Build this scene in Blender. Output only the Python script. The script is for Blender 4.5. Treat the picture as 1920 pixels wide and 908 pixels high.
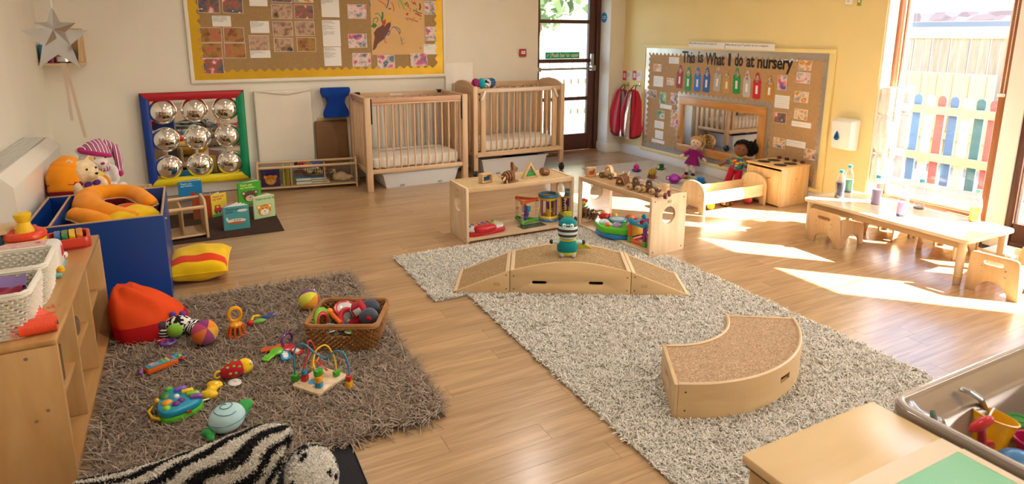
import bpy, bmesh, math, random
import numpy as np
from mathutils import Vector, Matrix, geometry
random.seed(7); rng = np.random.default_rng(7)
for o in list(bpy.data.objects): bpy.data.objects.remove(o)
S = bpy.context.scene
C = S.collection
PI = math.pi
# ------------------------------------------------------------------ camera
CAM_H, FPX, PPY = 1.5, 1178.9, 316.6
YAW, PITCH, ROLL = math.radians(27.2), math.radians(12.103), math.radians(0.181)
_F = Vector((math.sin(YAW)*math.cos(PITCH), math.cos(YAW)*math.cos(PITCH), -math.sin(PITCH)))
_R0 = Vector((math.cos(YAW), -math.sin(YAW), 0)); _U0 = _R0.cross(_F)
_R = _R0*math.cos(ROLL) + _U0*math.sin(ROLL); _U = _U0*math.cos(ROLL) - _R0*math.sin(ROLL)
cd = bpy.data.cameras.new('camera'); cam = bpy.data.objects.new('camera', cd); C.objects.link(cam)
cd.sensor_width = 36; cd.lens = 36*FPX/1920; cd.shift_y = -(454-PPY)/1920; cd.clip_start = .05; cd.clip_end = 200
mw = Matrix((_R, _U, -_F)).transposed().to_4x4(); mw.translation = (0, 0, CAM_H); cam.matrix_world = mw
cd.dof.use_dof = True; cd.dof.focus_distance = 3.6; cd.dof.aperture_fstop = 4.0
S.camera = cam
# ------------------------------------------------------------------ world, sun, exposure
S.view_settings.view_transform = 'Standard'; S.view_settings.look = 'None'
S.view_settings.exposure = 0.12; S.view_settings.gamma = 1
w = bpy.data.worlds.new('sky'); S.world = w; w.use_nodes = True
nt = w.node_tree; bg = nt.nodes['Background']
sky = nt.nodes.new('ShaderNodeTexSky'); sky.sky_type = 'NISHITA'; sky.sun_disc = False
sky.sun_elevation = math.radians(36); sky.sun_rotation = math.radians(135); sky.air_density = 1.0; sky.dust_density = 2.0
nt.links.new(sky.outputs[0], bg.inputs[0]); bg.inputs[1].default_value = 1.05
sd = bpy.data.lights.new('sun', 'SUN'); sun = bpy.data.objects.new('sun', sd); C.objects.link(sun)
sd.energy = 54; sd.angle = math.radians(.6); sd.color = (1, .98, .95)
el = math.radians(36)
sun.rotation_euler = Vector((-math.cos(el)*.7071, math.cos(el)*.7071, -math.sin(el))).to_track_quat('-Z', 'Y').to_euler()
sun.location = (12, -8, 9)
# ------------------------------------------------------------------ pixel helpers (a pixel is a direction; depth comes from the surface touched)
def ray(x, y): return _R*((x-960)/FPX) + _U*((PPY-y)/FPX) + _F
def G(x, y, z=0.):
    d = ray(x, y); return Vector((0, 0, CAM_H)) + d*((z-CAM_H)/d.z)
def GY(x, y, Y):
    d = ray(x, y); return Vector((0, 0, CAM_H)) + d*(Y/d.y)
def GX(x, y, X):
    d = ray(x, y); return Vector((0, 0, CAM_H)) + d*(X/d.x)
# ------------------------------------------------------------------ materials
def hexc(h):
    h = h.lstrip('#'); c = [int(h[i:i+2], 16)/255 for i in (0, 2, 4)]
    return tuple((v/12.92 if v <= .04045 else ((v+.055)/1.055)**2.4) for v in c) + (1,)
_mats = {}
def _new(name):
    m = bpy.data.materials.new(name); m.use_nodes = True
    return m, m.node_tree, m.node_tree.nodes['Principled BSDF']
def plain(hx, rough=.5, metal=0, spec=.5, var=0., vscale=6., bump=0., bscale=60., coat=0, sheen=0, alpha=1, trans=0, emit=None):
    key = ('p', hx, rough, metal, spec, var, vscale, bump, bscale, coat, sheen, alpha, trans, emit)
    if key in _mats: return _mats[key]
    m, t, b = _new('plain_'+hx.strip('#'))
    b.inputs['Base Color'].default_value = hexc(hx); b.inputs['Roughness'].default_value = rough
    b.inputs['Metallic'].default_value = metal; b.inputs['Specular IOR Level'].default_value = spec
    b.inputs['Coat Weight'].default_value = coat; b.inputs['Sheen Weight'].default_value = sheen
    b.inputs['Alpha'].default_value = alpha; b.inputs['Transmission Weight'].default_value = trans
    if emit: b.inputs['Emission Color'].default_value = hexc(hx); b.inputs['Emission Strength'].default_value = emit
    if var or bump: tc = t.nodes.new('ShaderNodeTexCoord')
    if var:
        n = t.nodes.new('ShaderNodeTexNoise'); n.inputs['Scale'].default_value = vscale; n.inputs['Detail'].default_value = 5
        t.links.new(tc.outputs['Object'], n.inputs['Vector'])
        hsv = t.nodes.new('ShaderNodeHueSaturation'); hsv.inputs['Color'].default_value = hexc(hx)
        mr = t.nodes.new('ShaderNodeMapRange'); mr.inputs[1].default_value = .3; mr.inputs[2].default_value = .7
        mr.inputs[3].default_value = 1-var; mr.inputs[4].default_value = 1+var
        t.links.new(n.outputs[0], mr.inputs[0]); t.links.new(mr.outputs[0], hsv.inputs['Value'])
        t.links.new(hsv.outputs[0], b.inputs['Base Color'])
    if bump:
        n = t.nodes.new('ShaderNodeTexNoise'); n.inputs['Scale'].default_value = bscale; n.inputs['Detail'].default_value = 4
        t.links.new(tc.outputs['Object'], n.inputs['Vector'])
        bp = t.nodes.new('ShaderNodeBump'); bp.inputs['Strength'].default_value = bump; bp.inputs['Distance'].default_value = .004
        t.links.new(n.outputs[0], bp.inputs['Height']); t.links.new(bp.outputs[0], b.inputs['Normal'])
    _mats[key] = m; return m
def cloth(hx, rough=.9, var=.08, bump=.35, bscale=420): return plain(hx, rough=rough, spec=.15, var=var, vscale=12, bump=bump, bscale=bscale, sheen=.15)
def fuzz(hx, var=.12): return plain(hx, rough=1, spec=.05, var=var, vscale=40, bump=1., bscale=170, sheen=.4)
def plastic(hx, rough=.28): return plain(hx, rough=rough, spec=.5, coat=.15)
def wood(a, b_, rough=.4, axis=0, scale=3., stretch=9., rand=False, coat=.1, distort=.6):
    key = ('w', a, b_, rough, axis, scale, stretch, rand, coat)
    if key in _mats: return _mats[key]
    m, t, b = _new('wood_'+a.strip('#'))
    tc = t.nodes.new('ShaderNodeTexCoord'); mp = t.nodes.new('ShaderNodeMapping')
    sc = [scale*stretch]*3; sc[axis] = scale; mp.inputs['Scale'].default_value = sc
    src = tc.outputs['Object']
    if rand:
        oi = t.nodes.new('ShaderNodeObjectInfo'); gi = t.nodes.new('ShaderNodeNewGeometry')
        ad = t.nodes.new('ShaderNodeMath'); ad.operation = 'ADD'
        t.links.new(oi.outputs['Random'], ad.inputs[0]); t.links.new(gi.outputs['Random Per Island'], ad.inputs[1])
        fr = t.nodes.new('ShaderNodeMath'); fr.operation = 'FRACT'; t.links.new(ad.outputs[0], fr.inputs[0])
        ml = t.nodes.new('ShaderNodeMath'); ml.operation = 'MULTIPLY'; ml.inputs[1].default_value = 37; t.links.new(fr.outputs[0], ml.inputs[0])
        va = t.nodes.new('ShaderNodeVectorMath'); va.operation = 'ADD'
        t.links.new(src, va.inputs[0]); t.links.new(ml.outputs[0], va.inputs[1]); src = va.outputs[0]
    t.links.new(src, mp.inputs['Vector'])
    n = t.nodes.new('ShaderNodeTexNoise'); n.inputs['Scale'].default_value = 1; n.inputs['Detail'].default_value = 7; n.inputs['Distortion'].default_value = distort
    t.links.new(mp.outputs[0], n.inputs['Vector'])
    r = t.nodes.new('ShaderNodeValToRGB'); r.color_ramp.elements[0].position = .3; r.color_ramp.elements[1].position = .72
    r.color_ramp.elements[0].color = hexc(b_); r.color_ramp.elements[1].color = hexc(a)
    t.links.new(n.outputs[0], r.inputs[0]); col = r.outputs[0]
    if rand:
        hs = t.nodes.new('ShaderNodeHueSaturation'); mr = t.nodes.new('ShaderNodeMapRange')
        mr.inputs[3].default_value = .91; mr.inputs[4].default_value = 1.08
        t.links.new(fr.outputs[0], mr.inputs[0]); t.links.new(mr.outputs[0], hs.inputs['Value']); t.links.new(col, hs.inputs['Color']); col = hs.outputs[0]
    t.links.new(col, b.inputs['Base Color'])
    b.inputs['Roughness'].default_value = rough; b.inputs['Coat Weight'].default_value = coat; b.inputs['Coat Roughness'].default_value = .2
    bp = t.nodes.new('ShaderNodeBump'); bp.inputs['Strength'].default_value = .06; bp.inputs['Distance'].default_value = .002
    t.links.new(n.outputs[0], bp.inputs['Height']); t.links.new(bp.outputs[0], b.inputs['Normal'])
    _mats[key] = m; return m
def speck(cols, scale=200., rough=.95, bump=.6):
    """voronoi flecks of several colours: carpet tops, patterned cloth"""
    key = ('s', tuple(cols), scale, rough, bump)
    if key in _mats: return _mats[key]
    m, t, b = _new('fleck_'+cols[0].strip('#'))
    tc = t.nodes.new('ShaderNodeTexCoord'); v = t.nodes.new('ShaderNodeTexVoronoi'); v.inputs['Scale'].default_value = scale
    t.links.new(tc.outputs['Object'], v.inputs['Vector'])
    r = t.nodes.new('ShaderNodeValToRGB'); r.color_ramp.interpolation = 'CONSTANT'
    sp = t.nodes.new('ShaderNodeSeparateColor'); t.links.new(v.outputs['Color'], sp.inputs[0])
    for i, c in enumerate(cols):
        e = r.color_ramp.elements[i] if i < 2 else r.color_ramp.elements.new(i/len(cols))
        e.position = i/len(cols); e.color = hexc(c)
    t.links.new(sp.outputs[0], r.inputs[0]); t.links.new(r.outputs[0], b.inputs['Base Color'])
    b.inputs['Roughness'].default_value = rough; b.inputs['Specular IOR Level'].default_value = .1
    bp = t.nodes.new('ShaderNodeBump'); bp.inputs['Strength'].default_value = bump; bp.inputs['Distance'].default_value = .003
    t.links.new(v.outputs['Distance'], bp.inputs['Height']); t.links.new(bp.outputs[0], b.inputs['Normal'])
    _mats[key] = m; return m
def island(cols, rough=.9, spec=.1, sheen=.2):
    """each strand (mesh island) takes one of the colours"""
    key = ('i', tuple(cols), rough)
    if key in _mats: return _mats[key]
    m, t, b = _new('strand_'+cols[0].strip('#'))
    gi = t.nodes.new('ShaderNodeNewGeometry'); r = t.nodes.new('ShaderNodeValToRGB')
    for i, c in enumerate(cols):
        e = r.color_ramp.elements[i] if i < 2 else r.color_ramp.elements.new(i/(len(cols)-1))
        e.position = i/(len(cols)-1); e.color = hexc(c)
    t.links.new(gi.outputs['Random Per Island'], r.inputs[0]); t.links.new(r.outputs[0], b.inputs['Base Color'])
    b.inputs['Roughness'].default_value = rough; b.inputs['Specular IOR Level'].default_value = spec; b.inputs['Sheen Weight'].default_value = sheen
    _mats[key] = m; return m
def vcol(rough=.9, sheen=.2):
    key = ('vc', rough)
    if key in _mats: return _mats[key]
    m, t, b = _new('point_colour'); a = t.nodes.new('ShaderNodeAttribute'); a.attribute_name = 'tint'
    t.links.new(a.outputs['Color'], b.inputs['Base Color']); b.inputs['Roughness'].default_value = rough; b.inputs['Specular IOR Level'].default_value = .1
    b.inputs['Sheen Weight'].default_value = sheen
    _mats[key] = m; return m
def stripes(cols, freq=20., axis=2, rough=.9, wob=0., rings=False):
    key = ('st', tuple(cols), freq, axis, rough, wob)
    if key in _mats: return _mats[key]
    m, t, b = _new('stripe_'+cols[0].strip('#'))
    tc = t.nodes.new('ShaderNodeTexCoord'); sp = t.nodes.new('ShaderNodeSeparateXYZ'); t.links.new(tc.outputs['Object'], sp.inputs[0])
    src = sp.outputs[axis]
    if wob:
        n = t.nodes.new('ShaderNodeTexNoise'); n.inputs['Scale'].default_value = 9; t.links.new(tc.outputs['Object'], n.inputs['Vector'])
        mm = t.nodes.new('ShaderNodeMath'); mm.operation = 'MULTIPLY_ADD'; mm.inputs[1].default_value = wob
        t.links.new(n.outputs[0], mm.inputs[0]); t.links.new(src, mm.inputs[2]); src = mm.outputs[0]
    mu = t.nodes.new('ShaderNodeMath'); mu.operation = 'MULTIPLY'; mu.inputs[1].default_value = freq; t.links.new(src, mu.inputs[0])
    fr = t.nodes.new('ShaderNodeMath'); fr.operation = 'FRACT'; t.links.new(mu.outputs[0], fr.inputs[0])
    r = t.nodes.new('ShaderNodeValToRGB'); r.color_ramp.interpolation = 'CONSTANT'
    for i, c in enumerate(cols):
        e = r.color_ramp.elements[i] if i < 2 else r.color_ramp.elements.new(i/len(cols))
        e.position = i/len(cols); e.color = hexc(c)
    t.links.new(fr.outputs[0], r.inputs[0]); t.links.new(r.outputs[0], b.inputs['Base Color'])
    b.inputs['Roughness'].default_value = rough; b.inputs['Specular IOR Level'].default_value = .15
    _mats[key] = m; return m
def snapshot(cols, scale=9., seed=0.):
    """soft blurred print: blobs of a few colours"""
    key = ('sn', tuple(cols), scale, seed)
    if key in _mats: return _mats[key]
    m, t, b = _new('print_'+cols[0].strip('#'))
    tc = t.nodes.new('ShaderNodeTexCoord'); oi = t.nodes.new('ShaderNodeObjectInfo')
    ml = t.nodes.new('ShaderNodeMath'); ml.operation = 'MULTIPLY'; ml.inputs[1].default_value = 53; t.links.new(oi.outputs['Random'], ml.inputs[0])
    va = t.nodes.new('ShaderNodeVectorMath'); va.operation = 'ADD'; t.links.new(tc.outputs['Object'], va.inputs[0]); t.links.new(ml.outputs[0], va.inputs[1])
    n = t.nodes.new('ShaderNodeTexNoise'); n.inputs['Scale'].default_value = scale; n.inputs['Detail'].default_value = 2.5
    t.links.new(va.outputs[0], n.inputs['Vector'])
    r = t.nodes.new('ShaderNodeValToRGB')
    for i, c in enumerate(cols):
        e = r.color_ramp.elements[i] if i < 2 else r.color_ramp.elements.new(.5)
        e.position = .3+.4*i/(len(cols)-1); e.color = hexc(c)
    t.links.new(n.outputs[0], r.inputs[0]); t.links.new(r.outputs[0], b.inputs['Base Color'])
    b.inputs['Roughness'].default_value = .35
    _mats[key] = m; return m
def glassy(tint='#ffffff', refl=.06, rough=0.0, opac=0., hx='#ffffff'):
    """clear pane: transparent with a fresnel-weighted glossy coat, optional milky part"""
    key = ('g', tint, refl, rough, opac, hx)
    if key in _mats: return _mats[key]
    m = bpy.data.materials.new('clear_'+tint.strip('#')); m.use_nodes = True; t = m.node_tree; t.nodes.clear()
    out = t.nodes.new('ShaderNodeOutputMaterial'); tr = t.nodes.new('ShaderNodeBsdfTransparent'); tr.inputs[0].default_value = hexc(tint)
    gl = t.nodes.new('ShaderNodeBsdfGlossy'); gl.inputs['Roughness'].default_value = rough
    lf = t.nodes.new('ShaderNodeLayerWeight'); pw = t.nodes.new('ShaderNodeMath'); pw.operation = 'POWER'; pw.inputs[1].default_value = 4; t.links.new(lf.outputs['Facing'], pw.inputs[0])
    lw = t.nodes.new('ShaderNodeMath'); lw.operation = 'MULTIPLY_ADD'; lw.inputs[1].default_value = .6; lw.inputs[2].default_value = refl*.5; t.links.new(pw.outputs[0], lw.inputs[0])
    mx = t.nodes.new('ShaderNodeMixShader'); t.links.new(lw.outputs[0], mx.inputs[0]); t.links.new(tr.outputs[0], mx.inputs[1]); t.links.new(gl.outputs[0], mx.inputs[2])
    last = mx
    if opac:
        df = t.nodes.new('ShaderNodeBsdfDiffuse'); df.inputs[0].default_value = hexc(hx)
        m2 = t.nodes.new('ShaderNodeMixShader'); m2.inputs[0].default_value = opac
        t.links.new(mx.outputs[0], m2.inputs[1]); t.links.new(df.outputs[0], m2.inputs[2]); last = m2
    t.links.new(last.outputs[0], out.inputs[0]); _mats[key] = m; return m
# ------------------------------------------------------------------ mesh builder
def sgnpow(v, e): return math.copysign(abs(v)**e, v)
def frame(o, u, v):
    u = Vector(u).normalized(); v = Vector(v).normalized(); w_ = u.cross(v).normalized()
    m = Matrix((u, v, w_)).transposed().to_4x4(); m.translation = Vector(o); return m
class MB:
    def __init__(s): s.v = []; s.f = []; s.mi = []; s.cur = 0
    def n(s): return len(s.v)
    def add(s, vs, fs):
        k = len(s.v); s.v += [Vector(p) for p in vs]; s.f += [tuple(i+k for i in f) for f in fs]; s.mi += [s.cur]*len(fs); return s
    def tr(s, M, k=0):
        for i in range(k, len(s.v)): s.v[i] = M @ s.v[i]
        return s
    def bx(s, x0, y0, z0, x1, y1, z1):
        return s.add([(x0,y0,z0),(x1,y0,z0),(x1,y1,z0),(x0,y1,z0),(x0,y0,z1),(x1,y0,z1),(x1,y1,z1),(x0,y1,z1)],
                     [(0,3,2,1),(4,5,6,7),(0,1,5,4),(1,2,6,5),(2,3,7,6),(3,0,4,7)])
    def box(s, c, sz, rz=0, rx=0, ry=0):
        k = s.n(); a, b, d = sz[0]/2, sz[1]/2, sz[2]/2; s.bx(-a,-b,-d,a,b,d)
        return s.tr(Matrix.Translation(c) @ Matrix.Rotation(rz,4,'Z') @ Matrix.Rotation(ry,4,'Y') @ Matrix.Rotation(rx,4,'X'), k)
    def cyl(s, p0, p1, r, r2=None, n=16, cap=True):
        p0, p1 = Vector(p0), Vector(p1); r2 = r if r2 is None else r2
        d = (p1-p0).normalized(); a = d.orthogonal().normalized(); b = d.cross(a)
        vs = []
        for p, q in ((p0, r), (p1, r2)):
            for i in range(n): t = 2*PI*i/n; vs.append(p + a*(q*math.cos(t)) + b*(q*math.sin(t)))
        fs = [(i, (i+1)%n, n+(i+1)%n, n+i) for i in range(n)]
        if cap: fs += [tuple(range(n))[::-1], tuple(range(n, 2*n))]
        return s.add(vs, fs)
    def tube(s, pts, r, n=8, closed=False):
        pts = [Vector(p) for p in pts]; m = len(pts); rs = r if isinstance(r, (list, tuple)) else [r]*m
        vs = []; a = None
        for i, p in enumerate(pts):
            d = (pts[(i+1)%m]-pts[i-1]) if (closed or 0 < i < m-1) else (pts[1]-pts[0] if i == 0 else pts[-1]-pts[-2])
            d.normalize()
            a = d.orthogonal().normalized() if a is None else (a - d*a.dot(d)).normalized()
            b = d.cross(a)
            for k in range(n): t = 2*PI*k/n; vs.append(p + a*(rs[i]*math.cos(t)) + b*(rs[i]*math.sin(t)))
        fs = []
        for i in range(m if closed else m-1):
            j = (i+1)%m
            fs += [(i*n+k, i*n+(k+1)%n, j*n+(k+1)%n, j*n+k) for k in range(n)]
        if not closed: fs += [tuple(range(n))[::-1], tuple((m-1)*n+k for k in range(n))]
        return s.add(vs, fs)
    def ell(s, c, r, n=16, m=10, e=1., e2=None, M=None):
        """(super)ellipsoid: e<1 boxier; e2 = roundness in plan"""
        if not isinstance(r, (list, tuple)): r = (r, r, r)
        e2 = e if e2 is None else e2; vs = []; fs = []
        for j in range(1, m):
            ph = -PI/2 + PI*j/m
            for i in range(n):
                th = 2*PI*i/n
                vs.append((r[0]*sgnpow(math.cos(ph), e)*sgnpow(math.cos(th), e2), r[1]*sgnpow(math.cos(ph), e)*sgnpow(math.sin(th), e2), r[2]*sgnpow(math.sin(ph), e)))
        lo = len(vs); vs += [(0,0,-r[2]), (0,0,r[2])]
        for j in range(m-2):
            for i in range(n): fs.append((j*n+i, j*n+(i+1)%n, (j+1)*n+(i+1)%n, (j+1)*n+i))
        for i in range(n):
            fs.append((lo, (i+1)%n, i)); fs.append((lo+1, (m-2)*n+i, (m-2)*n+(i+1)%n))
        k = s.n(); s.add(vs, fs)
        if M is not None: s.tr(M, k)
        return s.tr(Matrix.Translation(c), k)
    def torus(s, c, R, r, axis='Z', n=24, m=10, M=None):
        k = s.n(); s.tube([(R*math.cos(2*PI*i/n), R*math.sin(2*PI*i/n), 0) for i in range(n)], r, m, True)
        if axis == 'X': s.tr(Matrix.Rotation(PI/2,4,'Y'), k)
        if axis == 'Y': s.tr(Matrix.Rotation(PI/2,4,'X'), k)
        if M is not None: s.tr(M, k)
        return s.tr(Matrix.Translation(c), k)
    def lathe(s, prof, c=(0,0,0), n=20, M=None):
        k = s.n(); vs = []; fs = []
        for r, z in prof:
            for i in range(n): vs.append((r*math.cos(2*PI*i/n), r*math.sin(2*PI*i/n), z))
        for j in range(len(prof)-1):
            for i in range(n): fs.append((j*n+i, j*n+(i+1)%n, (j+1)*n+(i+1)%n, (j+1)*n+i))
        fs += [tuple(range(n))[::-1], tuple((len(prof)-1)*n+i for i in range(n))]
        s.add(vs, fs)
        if M is not None: s.tr(M, k)
        return s.tr(Matrix.Translation(c), k)
    def plate(s, outer, t, M=None, holes=(), z=0.):
        """flat outline (with holes) in local xy, thickness t along local z"""
        k = s.n(); loops = [[Vector((p[0], p[1], 0)) for p in outer]] + [[Vector((p[0], p[1], 0)) for p in h] for h in holes]
        tri = geometry.tessellate_polygon(loops); flat = [p for l in loops for p in l]; N = len(flat)
        vs = [(p.x, p.y, z) for p in flat] + [(p.x, p.y, z+t) for p in flat]
        fs = [tuple(q[::-1]) for q in tri] + [tuple(i+N for i in q) for q in tri]
        if not holes: fs = [tuple(range(N))[::-1], tuple(range(N, 2*N))]
        b = 0
        for l in loops:
            L = len(l); fs += [(b+i, b+(i+1)%L, N+b+(i+1)%L, N+b+i) for i in range(L)]; b += L
        s.add(vs, fs)
        if M is not None: s.tr(M, k)
        return s
    def grid(s, fn, nu, nv):
        vs = [fn(i/nu, j/nv) for j in range(nv+1) for i in range(nu+1)]
        return s.add(vs, [(j*(nu+1)+i, j*(nu+1)+i+1, (j+1)*(nu+1)+i+1, (j+1)*(nu+1)+i) for j in range(nv) for i in range(nu)])
def arc(cx, cy, r, a0, a1, n, ry=None):
    ry = r if ry is None else ry
    return [(cx+r*math.cos(math.radians(a0+(a1-a0)*i/n)), cy+ry*math.sin(math.radians(a0+(a1-a0)*i/n))) for i in range(n+1)]
def rrect(w_, h, r, n=4, cx=0, cy=0):
    x, y = w_/2-r, h/2-r; p = []
    for sx, sy, a in ((1,1,0),(-1,1,90),(-1,-1,180),(1,-1,270)): p += arc(cx+sx*x, cy+sy*y, r, a, a+90, n)
    return p
def circ(cx, cy, r, n=20, ry=None): return arc(cx, cy, r, 0, 360*(n-1)/n, n-1, ry)
def obj(name, mb, mat, parent=None, smooth=True, bev=0., seg=2, ang=35, M=None, loc=None, solid=0):
    me = bpy.data.meshes.new(name); bm = bmesh.new()
    if M is not None: mb.tr(M)
    vs = [bm.verts.new(p) for p in mb.v]
    for f, k in zip(mb.f, mb.mi):
        try: bf = bm.faces.new([vs[i] for i in f]); bf.material_index = k
        except ValueError: pass
    bmesh.ops.recalc_face_normals(bm, faces=bm.faces)
    if bev:
        es = [e for e in bm.edges if len(e.link_faces) == 2 and e.calc_face_angle(0) > math.radians(40)]
        bmesh.ops.bevel(bm, geom=es, offset=bev, segments=seg, profile=.5, affect='EDGES', clamp_overlap=True)
    bm.to_mesh(me); bm.free()
    if smooth:
        me.polygons.foreach_set('use_smooth', [True]*len(me.polygons)); me.set_sharp_from_angle(angle=math.radians(ang))
    for m_ in (mat if isinstance(mat, (list, tuple)) else [mat]): me.materials.append(m_)
    o = bpy.data.objects.new(name, me); C.objects.link(o)
    if parent: o.parent = parent
    if loc is not None: o.location = loc
    return o
def tag(o, label=None, cat=None, group=None, kind=None):
    if label: o['label'] = label
    if cat: o['category'] = cat
    if group: o['group'] = group
    if kind: o['kind'] = kind
    return o
def thing(name, label, cat, loc=(0,0,0), rz=0, group=None, tilt=None):
    o = bpy.data.objects.new(name, None); C.objects.link(o); o.empty_display_size = .05
    o.location = loc; o.rotation_euler = (tilt[0], tilt[1], rz) if tilt else (0, 0, rz)
    return tag(o, label, cat, group)
def one(name, mb, mat, label, cat, loc=None, rz=0, group=None, **k):
    o = obj(name, mb, mat, None, **k)
    if loc is not None: o.location = loc
    o.rotation_euler[2] = rz
    return tag(o, label, cat, group)
def struct(name, mb, mat, parent=None, **k):
    o = obj(name, mb, mat, parent, **k)
    if parent is None: o['kind'] = 'structure'
    return o
def dup(root, loc=None, rz=None, label=None, group=None):
    def cp(o, par):
        c = o.copy(); C.objects.link(c); c.parent = par
        for ch in o.children: cp(ch, c)
        return c
    r = cp(root, None)
    if loc is not None: r.location = loc
    if rz is not None: r.rotation_euler[2] = rz
    if label: r['label'] = label
    if group: r['group'] = group
    return r
def blob(name, mb, mat, parent=None, vox=.012, it=6):
    """several lumps fused into one continuous soft skin"""
    o = obj(name, mb, mat, parent)
    r = o.modifiers.new('fuse', 'REMESH'); r.mode = 'VOXEL'; r.voxel_size = vox; r.use_smooth_shade = True
    sm = o.modifiers.new('soft', 'SMOOTH'); sm.iterations = it; sm.factor = .5
    return o
def lettering(text, size, mat, parent, M, name='lettering', ext=.0006, align='LEFT', space=1., off=0., res=2, linesp=1., shear=0):
    cu = bpy.data.curves.new('t', 'FONT'); cu.body = text; cu.size = size; cu.extrude = ext; cu.align_x = align; cu.resolution_u = res
    cu.space_character = space; cu.space_line = linesp; cu.offset = off; cu.shear = shear
    to = bpy.data.objects.new('t', cu); me = bpy.data.meshes.new_from_object(to); bpy.data.objects.remove(to); bpy.data.curves.remove(cu)
    me.name = name; me.transform(M); me.materials.clear(); me.materials.append(mat)
    o = bpy.data.objects.new(name, me); C.objects.link(o); o.parent = parent
    return o
def fastmesh(name, co, quads, mat, parent=None, tint=None):
    co = np.asarray(co, np.float32); quads = np.asarray(quads, np.int32); me = bpy.data.meshes.new(name)
    me.vertices.add(len(co)); me.vertices.foreach_set('co', co.ravel())
    k = quads.shape[1]; me.loops.add(quads.size); me.loops.foreach_set('vertex_index', quads.ravel())
    me.polygons.add(len(quads)); me.polygons.foreach_set('loop_start', np.arange(0, quads.size, k, dtype=np.int32))
    me.update(calc_edges=True); me.polygons.foreach_set('use_smooth', [True]*len(quads))
    if tint is not None:
        a = me.attributes.new('tint', 'FLOAT_COLOR', 'POINT'); a.data.foreach_set('color', np.asarray(tint, np.float32).ravel())
    me.materials.append(mat); o = bpy.data.objects.new(name, me); C.objects.link(o)
    if parent: o.parent = parent
    return o
def strands(P, N, length, width, lean, segs=2, jitter=.3):
    """ribbon strands growing from points P along normals N, curling over by lean; returns verts, quads, strand index per vert"""
    n = len(P); a = rng.uniform(0, 2*PI, n); L = length*(1+jitter*rng.uniform(-1, 1, n))
    ref = np.where(np.abs(N[:, 2:3]) < .9, [[0, 0, 1.]], [[1., 0, 0]]); t1 = np.cross(N, ref); t1 /= np.linalg.norm(t1, axis=1, keepdims=True); t2 = np.cross(N, t1)
    dr = t1*np.cos(a)[:, None] + t2*np.sin(a)[:, None]; sd = np.cross(N, dr)
    ln = lean*(.5+rng.random(n)); rows = []
    for k in range(segs+1):
        f = k/segs; c = P + N*(L*f*(1-.45*f*np.minimum(ln, 1.6)))[:, None] + dr*(L*ln*f*f)[:, None]
        wd = width*(1-.55*f)/2; rows += [c - sd*wd, c + sd*wd]
    V = np.stack(rows, 1).reshape(-1, 3); m = 2*(segs+1); b = np.arange(n)[:, None]*m
    Q = np.concatenate([b + np.array([[2*k, 2*k+1, 2*k+3, 2*k+2]]) for k in range(segs)], 0)
    return V, Q, np.repeat(np.arange(n), m)
# shared colours
BEECH = wood('#d6b78e', '#c6a276', axis=0); BEECHZ = wood('#d6b78e', '#c6a276', axis=2); BEECHY = wood('#d6b78e', '#c6a276', axis=1)
PALE = wood('#e2caa6', '#d4b68e', axis=0); PALEZ = wood('#e2caa6', '#d4b68e', axis=2); PALEY = wood('#e2caa6', '#d4b68e', axis=1)
MAPLE = wood('#d8b98c', '#caa878', axis=0, scale=2.2, stretch=6); MAPLEZ = wood('#d8b98c', '#caa878', axis=2, scale=2.2, stretch=6)
WHITE = plain('#e8e4da', .45); WHITEP = plain('#eeeeea', .3); BLACK = plain('#151413', .6); GREYM = plain('#a9abab', .3, metal=1)
SCREW = plain('#5c4a38', .4, metal=.6)
MIRROR = plain('#f2f2f2', .02, metal=1)
# ================================================================== SETTING
XL, XR, YB, YF, ZC = -1.07, 4.97, 6.57, -2.6, 2.7
CREAMW = plain('#e9e4d7', .75, var=.03, vscale=2.5, bump=.05, bscale=90); YELLOW = plain('#f0dd9f', .7, var=.03, vscale=2, bump=.05, bscale=90)
SKIRT = plain('#efece4', .5); BROWN = wood('#5c3422', '#46261a', rough=.45, axis=2, scale=4); OAKF = wood('#a8683a', '#8f5428', rough=.4, axis=2, scale=4)
OAKFY = wood('#a8683a', '#8f5428', rough=.4, axis=1, scale=4); BROWNX = wood('#5c3422', '#46261a', rough=.45, axis=0, scale=4)
PANE = glassy()
# floor of planks
fl = struct('floor', MB().bx(XL-.3, YF-.3, -.12, XR+.3, 7.2, -.005), plain('#4a3524', .8))
PLANK = wood('#bd9b73', '#997852', rough=.3, axis=0, scale=2.6, stretch=15, rand=True, coat=.4)
PW, PL = .105, .93
pm = obj('plank', MB().bx(-PL/2+.0004, -PW/2+.0004, -.005, PL/2-.0004, PW/2-.0004, 0), PLANK, fl, smooth=False, bev=.0004, seg=1)
cells = []
ny = int((6.9-YF)/PW)+1
for j in range(ny):
    y = YF+PW*(j+.5); off = random.Random(j).random()*PL
    x = XL-.02-off
    while x < XR:
        x0, x1 = max(x, XL-.02), min(x+PL, XR+.02)
        if x1-x0 > .03 and not (y > YB and not (3.7 < (x0+x1)/2 < 4.8)):
            cells.append((x0, x1, y))
        x += PL
def inview(x, y):
    P = Vector((x, y, 0))-Vector((0,0,CAM_H)); d = P.dot(_F)
    if d < .3: return False
    u = 960+FPX*P.dot(_R)/d; v = PPY-FPX*P.dot(_U)/d
    return -60 < u < 1980 and 0 < v < 990
cells.sort(key=lambda c: (not inview((c[0]+c[1])/2, c[2]) and not inview(c[0], c[2]) and not inview(c[1], c[2]), ((c[0]+c[1])/2)**2+c[2]**2))
rest = MB(); first = True
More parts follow.
